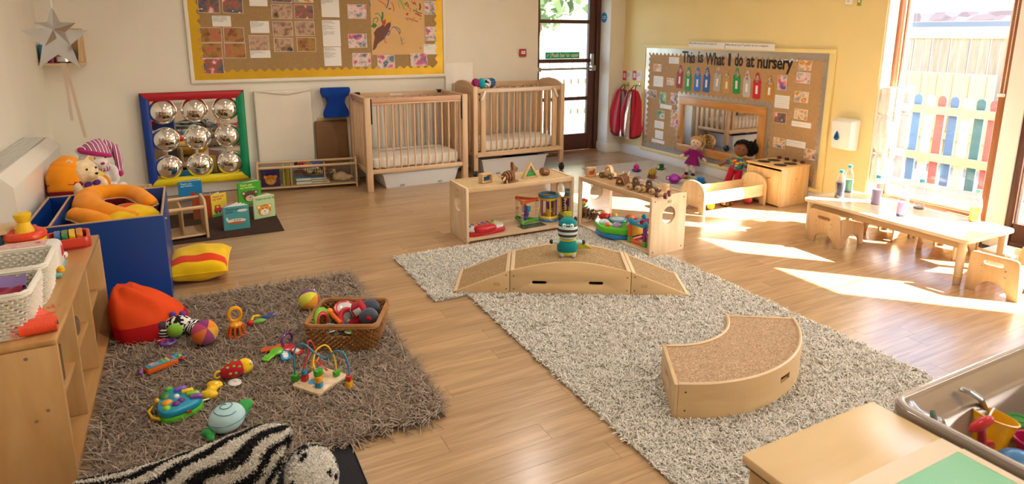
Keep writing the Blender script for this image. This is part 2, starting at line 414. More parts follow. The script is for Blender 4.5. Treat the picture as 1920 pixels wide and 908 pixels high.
for i, (x0, x1, y) in enumerate(cells):
    full = abs((x1-x0)-PL) < .001
    if i < 300:
        if first and full: o = pm; first = False
        else:
            o = pm.copy(); C.objects.link(o); o.parent = fl
            if not full: o.scale = ((x1-x0)/PL, 1, 1)
        o.location = ((x0+x1)/2, y, 0)
    else: rest.bx(x0+.0004, y-PW/2+.0004, -.005, x1-.0004, y+PW/2-.0004, 0)
tag(obj('plank_rest', rest, PLANK, fl, smooth=False), kind='stuff')
# walls
struct('wall_left', MB().bx(XL-.25, YF-.3, 0, XL, YB+.3, ZC), CREAMW)
wb = MB(); wb.bx(XL-.25, YB, 0, 3.715, YB+.3, ZC); wb.bx(3.715, YB, 2.12, 4.75, YB+.3, ZC); wb.bx(4.75, YB, 0, XR+.28, YB+.3, ZC)
struct('wall_back', wb, CREAMW)
wr = MB(); wr.bx(XR, 3.2, 0, XR+.28, YB-.0, ZC); wr.bx(XR, .3, 2.25, XR+.28, 3.2, ZC); wr.bx(XR, -.25, 0, XR+.28, .3, ZC); wr.bx(XR, YF-.3, 0, XR+.28, -2.1, ZC); wr.bx(XR, -2.1, 0, XR+.28, -.25, .1); wr.bx(XR, -2.1, 2.25, XR+.28, -.25, ZC); wr.bx(XR, 2.36, 0, XR+.28, 3.2, .13)
struct('wall_right', wr, [YELLOW])
struct('wall_front', MB().bx(XL-.25, YF-.3, 0, XR+.28, YF, ZC), CREAMW)
struct('ceiling', MB().bx(XL-.25, YF-.3, ZC, XR+.28, 7.2, ZC+.2), plain('#f2f0ea', .8))
struct('trim_1', MB().bx(XR-.001+.012, 3.185, .13, XR+.28, 3.2, 2.25), plain('#f6f4ee', .5))      # white window reveal
struct('baseboard_back', MB().bx(XL, YB-.016, 0, 3.715, YB, .1), SKIRT, bev=.004)
nb = MB(); nb.bx(4.734, YB-.016, 0, XR, YB, .12); nb.bx(4.734, YB, 0, 4.75, 6.8, .12)
struct('baseboard_nib', nb, SKIRT, bev=.003)
struct('baseboard_right', MB().bx(XR-.016, 3.2, 0, XR, YB-.016, .12), SKIRT, bev=.004)
struct('baseboard_left', MB().bx(XL, YF, 0, XL+.016, YB-.016, .1), SKIRT, bev=.004)
# ---- glazed door in the back wall
dY = 6.80
d = tag(bpy.data.objects.new('door_1', None), kind='structure'); C.objects.link(d)
dm = MB(); dm.bx(3.715, dY-.02, 0, 3.78, dY+.08, 2.12); dm.bx(4.69, dY-.02, 0, 4.75, dY+.08, 2.12); dm.bx(3.78, dY-.02, 2.06, 4.69, dY+.08, 2.12); obj('door_frame', dm, BROWN, d, bev=.003)
obj('threshold', MB().bx(3.715, dY-.05, 0, 4.75, dY+.09, .022), OAKF, d, bev=.003)
obj('stile', MB().bx(4.585, dY, .025, 4.688, dY+.05, 2.055), BROWN, d, bev=.003)
obj('stile', MB().bx(3.782, dY, .025, 3.87, dY+.05, 2.055), BROWN, d, bev=.003)
for z0, z1 in ((.027, .237), (.67, .715), (1.147, 1.196), (1.63, 1.675), (1.98, 2.055)): obj('rail', MB().bx(3.87, dY, z0, 4.585, dY+.05, z1), BROWNX, d, bev=.002)
for z0, z1 in ((.237, .67), (.715, 1.147), (1.196, 1.63), (1.675, 1.98)): obj('pane', MB().bx(3.87, dY+.02, z0, 4.585, dY+.026, z1), PANE, d)
pb = thing('push_bar', 'grey metal push bar across the glazed brown door', 'push bar', (0, 0, 0))
obj('bar', MB().cyl((3.86, dY-.055, 1.075), (4.62, dY-.055, 1.075), .014), GREYM, pb)
b = MB(); b.bx(4.595, dY-.075, 1.045, 4.655, dY, 1.115); b.bx(4.60, dY-.04, 1.115, 4.65, dY, 1.26); obj('lock_case', b, GREYM, pb, bev=.008)
b = MB(); b.bx(3.80, dY-.07, 1.045, 3.86, dY, 1.1); obj('end_bracket', b, GREYM, pb, bev=.008)
sg = thing('exit_sign', 'green Push bar to open sign on the door glass', 'sign', (3.945, dY-.004, 1.2))
obj('panel', MB().plate(rrect(.50, .082, .006, 2, .25, .041), .004, frame((0,0,0), (1,0,0), (0,0,1))), plain('#1cb67c', .4), sg)
WL = plain('#f4f4f0', .5)
lo_ = lettering('Push bar to open', .07, WL, sg, Matrix.Identity(4), off=.001, space=.96)
lo_.data.transform(frame((.088, -.005, .022), (1,0,0), (0,0,1)) @ Matrix.Scale(.395/max(v.co.x for v in lo_.data.vertices), 4, (1,0,0)))
obj('divider_line', MB().bx(.070, -.006, .004, .074, -.004, .078), WL, sg)
obj('tick', MB().plate([(.02,.036),(.029,.028),(.035,.034),(.054,.064),(.047,.064),(.033,.044),(.027,.042)], .001, frame((0,-.005,0), (1,0,0), (0,0,1))), WL, sg)
one('door_stop', MB().lathe([(.02,0),(.022,.01),(.018,.022),(.006,.028)]), GREYM, 'small round metal door stop on the floor by the door', 'door stop', G(1082, 285))
# ---- windows in the right wall
def pane_frame(par, x0, x1, y0, y1, z0, z1, t, mat, maty, glass=True):
    for ya, yb_ in ((y0, y0+t), (y1-t, y1)): obj('jamb', MB().bx(x0, ya, z0, x1, yb_, z1), mat, par, bev=.004)
    obj('bottom_rail', MB().bx(x0, y0+t, z0, x1, y1-t, z0+t), maty, par, bev=.004)
    obj('top_rail', MB().bx(x0, y0+t, z1-t, x1, y1-t, z1), maty, par, bev=.004)
    obj('inner_bead', MB().plate([(y0+t,z0+t),(y1-t,z0+t),(y1-t,z1-t),(y0+t,z1-t)], .02, frame(((x0+x1)/2,0,0),(0,1,0),(0,0,1)), holes=[[(y0+t+.018,z0+t+.018),(y1-t-.018,z0+t+.018),(y1-t-.018,z1-t-.018),(y0+t+.018,z1-t-.018)]]), plain('#efece6', .4), par)
    if glass: obj('pane', MB().bx((x0+x1)/2+.005, y0+t, z0+t, (x0+x1)/2+.011, y1-t, z1-t), PANE, par)
w1 = tag(bpy.data.objects.new('window_1', None), kind='structure'); C.objects.link(w1)
pane_frame(w1, 5.10, 5.17, 2.345, 3.185, .15, 2.25, .05, OAKF, OAKFY)
obj('sill', MB().bx(XR-.03, 2.36, .13, 5.10, 3.185, .15), plain('#f3f1ea', .4), w1, bev=.004)
w2 = tag(bpy.data.objects.new('window_2', None), kind='structure'); C.objects.link(w2)
obj('post_panel', MB().bx(5.09, 2.225, 0, 5.2, 2.345, 2.25), plain('#f1efe8', .5), w2, bev=.004)
for ya, yb_ in ((1.90, 2.225), (1.14, 1.66), (.30, .96)):
    pane_frame(w2, 5.10, 5.17, ya, yb_, .02, 2.25, .045, BROWN, wood('#5c3422', '#46261a', rough=.45, axis=1, scale=4))
    obj('kick_panel', MB().bx(5.11, ya+.045, .065, 5.16, yb_-.045, .2), BROWN, w2)
obj('mullion_panel', MB().bx(5.09, 1.66, 0, 5.2, 1.90, 2.25), plain('#f1efe8', .5), w2); obj('mullion_panel', MB().bx(5.09, .96, 0, 5.2, 1.14, 2.25), plain('#f1efe8', .5), w2)
w3 = tag(bpy.data.objects.new('added_window', None), kind='structure'); C.objects.link(w3)  # unseen window, added to bring more skylight to the right side
for ya, yb_ in ((-2.1, -1.175), (-1.175, -.25)): pane_frame(w3, 5.10, 5.17, ya, yb_, .1, 2.25, .05, OAKF, OAKFY)
rb3 = thing('roller_blind', 'cream roller blind drawn halfway down the added unseen window past the garden door', 'blind', (5.06, 0, 0))  # unseen blind, added to keep this window's sun patches out of view
obj('fabric', MB().bx(0, -2.08, 1.25, .004, -.27, 2.22), cloth('#efe9da'), rb3); obj('bottom_bar', MB().bx(-.006, -2.08, 1.235, .01, -.27, 1.26), plain('#eeeeea', .3), rb3, bev=.003)
rb = thing('roller_blind', 'cream roller blind drawn part way down the garden window', 'blind', (5.06, 0, 0))
obj('fabric', MB().bx(0, .31, 1.80, .004, 2.32, 2.22), cloth('#efe9da'), rb); obj('roller', MB().cyl((.0, .31, 2.21), (.0, 2.32, 2.21), .025), WHITEP, rb); obj('bottom_bar', MB().bx(-.006, .31, 1.785, .01, 2.32, 1.81), WHITEP, rb, bev=.003)
ch = thing('blind_chain', 'looped beaded blind chain hanging by the brown window post', 'chain', (5.08, 2.37, 0))
for dy in (-.012, .012):
    m_ = MB(); m_.tube([(0, dy, 2.2), (0, dy, 1.10)], .0022, 5)
    for i in range(70): m_.ell((0, dy, 1.1+.0157*i), .0042, 6, 4)
    tag(obj('bead_string', m_, plain('#e9e7e0', .4), ch), kind='stuff')
obj('weight', MB().box((0, 0, 1.09), (.02, .045, .025)), WHITEP, ch, bev=.006)
# ---- ceiling lamps (out of the picture, lit as the mirrors show)
lampg = plain('#fff6e6', .5, emit=6.)
for i, (x, y) in enumerate(((.6, 4.6), (2.6, 4.6), (.6, 2.2), (2.6, 2.2), (.6, -.4), (2.6, -.4), (4.3, -.4))):
    t_ = thing('ceiling_lamp', 'round recessed ceiling lamp with a white trim ring', 'ceiling lamp', (x, y, ZC), group='recessed ceiling lamps')
    obj('trim_ring', MB().lathe([(.085,-.012),(.115,-.012),(.12,0),(.085,0)]), WHITEP, t_)
    obj('lamp_glass', MB().lathe([(.001,-.008),(.085,-.008),(.085,-.004),(.001,-.004)]), lampg, t_)
    L = bpy.data.lights.new('lamp_light', 'AREA'); L.shape = 'DISK'; L.size = .17; L.energy = 12.5; L.color = (1, .95, .885); L.spread = math.radians(160)
    lo = bpy.data.objects.new('lamp_light', L); C.objects.link(lo); lo.location = (x, y, ZC-.015)
# ---- outside
tag(obj('ground', MB().bx(5.27, -14, -.25, 30, 24, -.06), plain('#8b867e', .9, var=.12, vscale=1.2)), kind='structure')
tag(obj('ground_back', MB().bx(-8, 6.88, -.25, 5.27, 24, -.06), plain('#9a958b', .9, var=.12, vscale=1.2)), kind='structure')
def picket_fence(label, p0, dirv, n, sp, h, cols, z=-.06, wdt=.085):
    d_ = Vector(dirv).normalized(); f_ = thing('picket_fence', label, 'fence', (p0[0], p0[1], z), math.atan2(d_.y, d_.x))
    out = [(-wdt/2, 0), (wdt/2, 0), (wdt/2, h-.17), (wdt*.43, h-.14), (wdt*.43, h-.12), (wdt/2, h-.09)] + arc(0, h-.05, wdt/2, 0, 180, 8) + [(-wdt/2, h-.09), (-wdt*.43, h-.12), (-wdt*.43, h-.14), (-wdt/2, h-.17)]
    base = None
    for i in range(n):
        c = cols[i % len(cols)]
        o = obj('picket', MB().plate(out, .02, frame((0,-.012,0), (1,0,0), (0,0,1))), plain(c, .7, var=.1), f_, loc=(i*sp, 0, 0))
    for zz in (.25, .75): obj('fence_rail', MB().bx(-.08, .0, zz, n*sp, .05, zz+.08), plain('#84826f', .8, var=.15), f_)
    return f_
picket_fence('low picket fence with red, blue, white and teal pickets outside the window', (7.0, .6), (0, 1), 38, .123, .95, ['#34548a', '#a83a48', '#20485e', '#a8a294', '#304c82', '#a43c48', '#aaa69c'])
picket_fence('low pale weathered picket fence outside the glazed door', (3.2, 8.9), (1, 0), 28, .14, 1.0, ['#a5a596', '#98998a', '#b0ada2'])
def board_fence(label, p0, dirv, n, sp, h, col, cap=None):
    d_ = Vector(dirv).normalized(); f_ = thing('board_fence', label, 'fence', (p0[0], p0[1], -.06), math.atan2(d_.y, d_.x))
    a = obj('board', MB().bx(0, -.01, 0, sp*.92, .012, h), wood(col[0], col[1], rough=.8, axis=2, scale=3, rand=True), f_, bev=.003, seg=1)
    for i in range(1, n):
        o = a.copy(); C.objects.link(o); o.parent = f_; o.location = (i*sp, (i % 2)*.012, 0)
    obj('fence_rail', MB().bx(0, .025, h*.3, n*sp, .07, h*.3+.08), plain(col[1], .8), f_)
    if cap: obj('cap_rail', MB().bx(0, -.03, h, n*sp, .05, h+.05), plain(cap, .8), f_)
board_fence('tall grey weathered board fence with a green cap rail', (9.2, 1.5), (0, 1), 48, .12, 1.52, ('#8f8a84', '#77736f'), '#a9b08c')
board_fence('pale new board fence behind the coloured pickets', (8.1, 3.85), (0, 1), 12, .09, 1.12, ('#c4ae8c', '#b49c78'))
board_fence('tall pale board fence behind the door picket fence', (3.4, 10.6), (1, 0), 40, .13, 1.53, ('#9a968c', '#8a857a'))
hs = thing('house', 'pale house with a brown tiled roof and small window beyond the fences', 'house', (17, 6.2, -.06))
obj('wall', MB().bx(0, 0, 0, 6, 5.2, 2.5), plain('#e6dfd0', .9), hs)
rfm = MB().add([(-.3,-.3,1.9),(-.3,5.5,1.9),(3,5.5,4.4),(3,-.3,4.4),(6.3,-.3,1.9),(6.3,5.5,1.9)], [(0,1,2,3),(3,2,5,4),(0,3,4),(1,5,2)])
rf = obj('roof', rfm, speck(['#b5978c', '#a5877d', '#c3a79a'], 4, .9, .5), hs)
wn = obj('window', MB().bx(-.08, .9, 2.3, .3, 1.7, 3.1), WHITEP, hs); obj('window_glass', MB().bx(-.1, 1.0, 2.4, -.07, 1.6, 3.0), plain('#9db4c4', .1), hs)
sh = thing('garden_shed', 'low white garden shed with a flat dark roof edge behind the fence', 'shed', (11.5, 4.3, -.06))
obj('wall', MB().bx(0, 0, 0, 2, 3.2, 1.7), plain('#e8e6e0', .8), sh); obj('roof', MB().bx(-.15, -.15, 1.7, 2.15, 3.35, 1.78), plain('#6f7a8a', .7), sh)
def tree(label, x, y, h, r, n=900, col=('#6f8a5a', '#8aa070', '#566f48')):
    t_ = thing('tree', label, 'tree', (x, y, -.06)); obj('trunk', MB().tube([(0,0,0),(.05,0,h*.4),(-.04,.06,h*.75)], [.14,.11,.05], 8), plain('#6a5444', .9), t_)
    P = rng.normal(size=(n, 3)); P /= np.linalg.norm(P, axis=1, keepdims=True); N = P.copy(); P = P*np.array([r, r, r*.8])*rng.uniform(.55, 1, (n, 1)) + [0, 0, h]
    V, Q, _ = strands(P, N, .3, .2, .8, 2); tag(fastmesh('leaf_crown', V, Q, island(col), t_), kind='stuff')
tree('leafy green tree rising behind the fence past the door', 8.2, 14.5, 3.4, 2.0)
tree('small green tree growing left of the house beyond the door fence', 3.6, 16.5, 3.8, 1.6)
# ================================================================== WALL DISPLAYS
def placed(name, label, cat, M, group=None):
    o = thing(name, label, cat, group=group); o.matrix_world = M; return o
def edge_strip(L, w_, n, amp, wavy=True):
    """border strip along +x, straight lower edge, scalloped or zigzag upper edge"""
    top = []
    if wavy:
        for i in range(n*6+1): top.append((L*i/(n*6), w_ - amp*(.5-.5*math.cos(2*PI*i/6))))
    else:
        for i in range(n): top += [(L*i/n, w_-amp), (L*(i+.5)/n, w_)]
        top.append((L, w_-amp))
    return [(0, 0), (L, 0)] + top[::-1]
def border(par, W, Hh, inset, w_, n_per_m, amp, wavy, mat, lab, z=.004, t=.002):
    for k, (L, ox, oy, a) in enumerate(((W-2*inset, inset, inset, 0), (Hh-2*inset, W-inset, inset, 90), (W-2*inset, W-inset, Hh-inset, 180), (Hh-2*inset, inset, Hh-inset, 270))):
        M = Matrix.Translation((ox, oy, z+.0006*(k % 2))) @ Matrix.Rotation(math.radians(a), 4, 'Z')
        o = obj('border_trim', MB().plate(edge_strip(L, w_, int(L*n_per_m), amp, wavy), t, M), mat, par, smooth=False); o['label'] = lab
PH = [snapshot(c, sc) for c, sc in ((('#5f9a6c','#c8605a','#a8893e','#e6dccc','#8a3a34'), 13), (('#f0e8dc','#c24a5a','#8a6a50','#e4c9b0','#3a4a7a'), 14), (('#3a6ab0','#d85f7a','#e8d8d4','#5a90c0','#2a3a5a'), 12), (('#3a3a40','#a07a5c','#c8a890','#d9cfc0','#7a5444'), 12), (('#e0b060','#c87a3a','#f0d8b0','#c85a50','#4a6a9a'), 14), (('#4a8a4a','#2f6a3a','#7ab070','#c8606a','#e0e0d0'), 12))]
CARD = plain('#f0eeea', .5); INK = plain('#3a3a40', .7)
def add_print(par, r, k, z=.006, lab=None):
    x0, y0, x1, y1 = r
    o = obj('photo_print', MB().bx(-(x1-x0)/2, -(y1-y0)/2, 0, (x1-x0)/2, (y1-y0)/2, .0015), CARD, par, smooth=False, loc=((x0+x1)/2, (y0+y1)/2, z))
    b_ = .003
    p = obj('picture', MB().bx(-(x1-x0)/2+b_, -(y1-y0)/2+b_, .0015, (x1-x0)/2-b_, (y1-y0)/2-b_, .0019), PH[k], o, smooth=False)
    o.rotation_euler[2] = random.uniform(-.02, .02)
    return o
def add_card(par, r, text, size, z=.006, lines=None):
    x0, y0, x1, y1 = r
    o = obj('caption_card', MB().plate(rrect(x1-x0, y1-y0, .004, 2), .0012), CARD, par, smooth=False, loc=((x0+x1)/2, (y0+y1)/2, z))
    if text: lettering(text, size, INK, o, Matrix.Translation((-(x1-x0)/2+.006, (y1-y0)/2-size*.95, .0018)), ext=.0002, res=1, linesp=.95)
    return o
# ---- notice board on the back wall
NB0 = GY(359, 157.4, YB-.02); NB1 = GY(837, 143.8, YB-.02); NW, NH = NB1.x-NB0.x, 1.22; NZ = (NB0.z+NB1.z)/2
nb_ = placed('notice_board', 'white framed notice board with hessian backing, gold scalloped border and pinned pictures', 'notice board', frame((NB0.x, YB-.002, NZ), (1,0,0), (0,0,1)))
HESS = plain('#a98a5e', .95, var=.10, vscale=60, bump=.5, bscale=500); GOLD = plain('#d8ae2a', .32, metal=.45, var=.06, vscale=10)
obj('hessian_backing', MB().bx(.03, .03, 0, NW-.03, NH-.03, .012), HESS, nb_, smooth=False)
fw = .032
for r in ((0, 0, NW, fw), (0, NH-fw, NW, NH), (0, fw, fw, NH-fw), (NW-fw, fw, NW, NH-fw)): obj('frame_bar', MB().bx(r[0], r[1], 0, r[2], r[3], .026), plain('#ece8de', .45), nb_, bev=.004)
border(nb_, NW, NH, fw, .095, 12.5, .03, True, GOLD, 'gold scalloped border', z=.013)
def nbr(x0, y0, x1, y1):
    a = GY(340+x0/3.692, y0/3.692, YB-.02); b = GY(340+x1/3.692, y1/3.692, YB-.02); return (a.x-NB0.x, b.z-NZ, b.x-NB0.x, a.z-NZ)
Z1 = .0135
for r, k in (((105,-60,270,90),1),((275,-60,430,92),1),((122,190,284,294),0),((288,190,440,294),0),((133,298,288,402),0),((294,298,450,402),0),((145,406,298,510),1),((467,245,612,350),3),((620,-70,768,18),1),((775,-70,915,18),4),((620,30,770,130),3),((780,32,918,132),1),((630,148,775,250),3),((785,147,925,247),3),((638,262,777,358),3),((798,260,935,356),0),((1150,30,1283,130),2),((1154,235,1287,330),2),((1183,368,1315,460),2),((1357,382,1480,475),2),((1587,370,1704,456),2),((1683,5,1787,102),2),((1690,185,1790,282),2)):
    add_print(nb_, nbr(*r), k, Z1)
add_card(nb_, nbr(210,108,347,184), 'The children enjoyed\nmixing the ingredients\nusing spoons and their\nhands and fingers.', .0135, Z1)
add_card(nb_, nbr(467,-36,598,44), 'explored the\ndangerous texture and\npulled a funny face.', .0135, Z1)
add_card(nb_, nbr(475,145,612,229), 'explored the\ntexture with his mouth,\nand pulled a funny face\nwhen he tasted the\nlemon one.', .0125, Z1)
add_card(nb_, nbr(475,352,620,400), 'licked the spoon and\nmixed the texture with her\nfingers.', .0115, Z1)
add_card(nb_, nbr(962,-70,1097,120), '\n\nBirth-11 Months:\nReaches out for, touches\nand begins to hold\nobjects.\n\n8-20 Months:\nPicks up small objects\nbetween thumb and\nfingers.', .0125, Z1)
add_card(nb_, nbr(973,138,1106,322), 'Expressive arts and\ndesign: Exploring and\nusing media and materials.\n\n8-20 Months:\nImitates and improvises\nactions they have\nobserved, e.g. clapping or\nwaving.\n\nNotices and is interested\nin the effects of making\nmovements which leave\nmarks.', .0112, Z1)
add_card(nb_, nbr(985,326,1111,456), 'Expressive arts and\ndesign: Exploring and\nusing media and materials.\n\n8-20 Months:\nExplores and experiments\nwith a range of media\nthrough sensory\nexploration, and using\nwhole body.', .0112, Z1)
add_card(nb_, nbr(1678,305,1784,376), 'Communication and\nLanguage:\n______________\n______________\n______________', .0115, Z1)
pr_ = nbr(1302, -110, 1690, 376)
pt = obj('painting_sheet', MB().bx(pr_[0], pr_[1], Z1-.0005, pr_[2], pr_[3], Z1+.001), plain('#dcb47c', .8, var=.04), nb_, smooth=False); pt['label'] = 'tan paper with a child\'s splashed and smeared paint marks'
def p7(x, y):
    a = GY(600+x/6.052, y/6.052, YB-.02); return (a.x-NB0.x, a.z-NZ)
PAINT = {k: plain(v, .5) for k, v in dict(br='#6b3f33', gr='#3f7a4a', re='#c8372d', ye='#e2b81e', bl='#3a5aa8', orr='#e2662a', li='#8ac03a', dg='#2f6a3a', gy='#6f7a4a').items()}
def smear(col, pts, z=Z1+.001): obj('paint_mark', MB().plate([p7(*p) for p in pts], .0008, Matrix.Translation((0,0,z))), PAINT[col], pt, smooth=False)
def stroke(col, pts, w_):
    m_ = MB(); q = [p7(*p) for p in pts]; w_ = w_*.00085
    for a, b_ in zip(q[:-1], q[1:]):
        d_ = Vector((b_[0]-a[0], b_[1]-a[1])); L = d_.length
        if L < 1e-5: continue
        m_.box(((a[0]+b_[0])/2, (a[1]+b_[1])/2, Z1+.0016), (L+w_*.5, w_, .0008), math.atan2(d_.y, d_.x))
    obj('paint_mark', m_, PAINT[col], pt, smooth=False)
smear('br', [(600,572),(608,500),(622,420),(612,372),(640,330),(662,312),(690,300),(705,282),(735,300),(765,262),(800,250),(806,285),(790,325),(770,372),(742,420),(735,440),(690,470),(655,500),(640,540),(618,566)])
smear('re', [(700,245),(722,232),(746,215),(748,262),(730,300),(712,290)]); smear('ye', [(752,250),(762,180),(778,168),(800,205),(796,248),(770,268)])
smear('gr', [(580,300),(600,270),(625,262),(650,290),(620,320),(595,312)]); smear('gr', [(690,240),(700,180),(702,130),(720,140),(722,200),(710,242)]); smear('re', [(975,155),(1000,145),(1006,165),(985,178)])
stroke('gr', [(610,300),(602,250),(615,210),(650,200),(662,225),(640,255)], 9); stroke('gr', [(625,160),(660,150),(690,190),(700,230)], 8)
for col, pts, w_ in (('orr',[(665,0),(690,20),(730,45),(745,70)],12),('orr',[(812,30),(830,60),(840,100),(832,125)],12),('bl',[(780,-5),(772,40),(756,92)],12),('li',[(905,0),(940,50),(955,105)],16),('li',[(890,20),(895,60),(910,100)],7),('gr',[(965,55),(985,25),(1010,70)],10),('re',[(1040,10),(1060,45),(1085,40),(1070,15)],9),('re',[(960,40),(1000,75),(1035,110)],8),('gr',[(1065,110),(1110,140),(1155,155)],12),('re',[(1082,150),(1120,165),(1148,185)],16),('br',[(1132,45),(1140,80),(1130,110)],18),('re',[(1005,205),(1050,225),(1112,246)],10),('bl',[(780,340),(795,375),(775,400),(760,385),(782,355)],9),('bl',[(735,390),(728,440)],10),('bl',[(815,320),(840,300),(880,340),(905,385)],8),('gy',[(860,305),(905,330),(912,370),(900,390)],10),('gy',[(915,420),(930,470),(940,510)],9),('orr',[(735,440),(740,480),(760,485)],12),('orr',[(800,340),(790,370)],14),('ye',[(885,262),(930,285)],16),('ye',[(812,200),(806,240)],8),('dg',[(782,98),(804,102)],14),('bl',[(560,30),(575,65)],9),('re',[(1095,60),(1060,30)],7),('re',[(1135,545),(1148,548)],12),('bl',[(988,205),(992,225)],9)):
    stroke(col, pts, w_)
for i in range(14): x, y = random.uniform(960, 1160), random.uniform(100, 260); stroke(random.choice(['re','re','br','gr']), [(x, y), (x+random.uniform(4,14), y+random.uniform(-5,6))], 8)
for r_ in (random.Random(3),):
    for i in range(8): x, y = r_.uniform(900, 965), r_.uniform(430, 545); stroke('gy', [(x, y), (x+6, y+3)], 6)
# ---- display board on the yellow wall, standing on the skirting
YB0 = GX(1201, 279, XR-.02); YB1 = GX(1565, 93, XR-.02); YW, YH, YZ = YB0.y-YB1.y+.03, YB1.z-YB0.z, YB0.z
yb = placed('display_board', 'yellow framed display board with silver zigzag border and paper crayons beside the red aprons', 'display board', frame((XR-.002, YB0.y+.015, YZ), (0,-1,0), (0,0,1)))
OY = YB0.y+.015
HES2 = plain('#b99566', .75, var=.08, vscale=40, bump=.35, bscale=420); SILV = plain('#c9c7c2', .28, metal=.75, var=.05, vscale=12, bump=.3, bscale=70)
obj('hessian_backing', MB().bx(.02, .02, 0, YW-.02, YH-.02, .012), HES2, yb, smooth=False)
fy = .055
for r in ((0, 0, YW, .035), (0, YH-.035, YW, YH), (0, .035, .03, YH-.035), (YW-fy, .035, YW, YH-.035)): obj('frame_bar', MB().bx(r[0], r[1], 0, r[2], r[3], .024), plain('#f0dc98', .5), yb, bev=.003)
border(yb, YW, YH, .034, .085, 15, .035, False, SILV, 'silver foil zigzag border', z=.013)
def ybp(x, y):
    a = GX(1190+x/3.132, 70+y/3.132, XR-.02); return (OY-a.y, a.z-YZ)
def ybr(x0, y0, x1, y1):
    xm, ym = (x0+x1)/2, (y0+y1)/2; c = ybp(xm, ym); a = ybp(x0, ym); b = ybp(x1, ym); t_ = ybp(xm, y0); u_ = ybp(xm, y1)
    w2, h2 = (b[0]-a[0])/2, (t_[1]-u_[1])/2*.93; return (c[0]-w2, c[1]-h2, c[0]+w2, c[1]+h2)
for r, k in (((108,155,155,202),4),((187,238,231,284),4),((80,308,126,356),3),((146,322,181,395),5),((210,325,243,397),2),((130,430,174,480),5),((210,428,255,478),4),((210,480,255,530),2),((962,132,1038,196),4),((948,203,1029,273),2),((838,222,890,313),2),((935,316,1019,386),4),((934,419,1013,486),4),((816,440,888,507),1),((811,589,882,653),4),((993,655,1063,722),4)):
    add_print(yb, ybr(*r), k, .0135)
for r, tx, sz in (((200,115,259,157),'_____________\n_____________\n_____________\n_____________',.016),((109,226,166,292),'____________\n____________\n____________\n____________\n____________\n____________',.016),((147,395,216,421),'_______\n_______',.02),((115,490,170,537),'____________\n____________\n____________\n____________',.016),((118,546,166,598),'',.01),((98,601,173,622),'_____________',.018),((820,338,907,421),'_______________\n_______________\n_______________\n_______________\n_______________\n_______________',.02),((918,496,1034,530),'______________',.02),((886,606,1002,647),'_________________\n____',.02)):
    add_card(yb, ybr(*r), tx, sz, .0137)
c_ = add_card(yb, ybr(840,126,956,148), '______________________', .016, .0137); c_.rotation_euler[2] = .14
for r, tx in (((318,38,528,64),'We are like crayons all of us unique but'),((530,50,820,74),'when we are put Together we are complete')):
    q = ybr(*r); o = add_card(yb, (q[0], q[1]+.0, q[2], q[1]+.062), tx, (q[2]-q[0])/len(tx)*1.93, .027); o.rotation_euler[2] = -.012
# the heading, letter by letter like cut-outs
TI = plain('#17171a', .5)
for word, (xa, ya), (xb, yb_) in (('This',(276,146),(352,148)),('is',(367,146),(400,150)),('What',(414,158),(524,164)),('I',(541,165),(560,166)),('do',(583,166),(632,170)),('at',(652,172),(699,178)),('nursery',(715,178),(925,192))):
    a, b = ybp(xa, ya), ybp(xb, yb_)
    o = lettering(word, .175, TI, yb, Matrix.Translation((a[0], a[1], .0145)), off=.004, ext=.001, space=.96, res=2)
    o.name = 'heading_word'; wd = max(v.co.x for v in o.data.vertices)-a[0]; k = (b[0]-a[0])/wd
    o.data.transform(Matrix.Translation((a[0],0,0)) @ Matrix.Scale(k, 4, (1,0,0)) @ Matrix.Translation((-a[0],0,0)))
for (x, y0, y1), col in zip(((262,166,299),(313,178,315),(368,180,320),(420,180,323),(483,175,317),(541,198,328),(600,183,333),(659,198,352),(718,210,364),(790,228,368)), ('#a01c2c','#1f9a4a','#2a7ad8','#1f5fae','#b9b2a8','#c69a44','#1f9a4a','#c2bdb6','#c81f2c','#c08a34')):
    t_, u_ = ybp(x, y0), ybp(x, y1); hh = t_[1]-u_[1]; w_ = .048
    cr = obj('paper_crayon', MB().plate([(-w_,0.012),(-w_+.012,0),(w_-.012,0),(w_,.012),(w_,hh*.68),(w_*.62,hh*.80)]+arc(0,hh*.95,w_*.4,10,170,6)+[(-w_*.62,hh*.80),(-w_,hh*.68)], .002), plain(col, .45), yb, smooth=False, loc=((t_[0]+u_[0])/2, u_[1], .0137)); cr.rotation_euler[2] = random.uniform(-.05,.05)
    obj('crayon_band', MB().bx(-w_, hh*.655, .002, w_, hh*.68, .0026), plain(col, .9, var=.2), cr, smooth=False)
    obj('name_strip', MB().bx(-w_*.28, hh*.2, .002, w_*.28, hh*.52, .003), CARD, cr, smooth=False)
    obj('face_photo', MB().plate(circ(0, hh*.78, w_*.5, 14, w_*.75), .001, Matrix.Translation((0,0,.002))), snapshot(('#e9cdb8','#7a4a34','#d8a58a','#e8e0dc'), 45), cr, smooth=False)
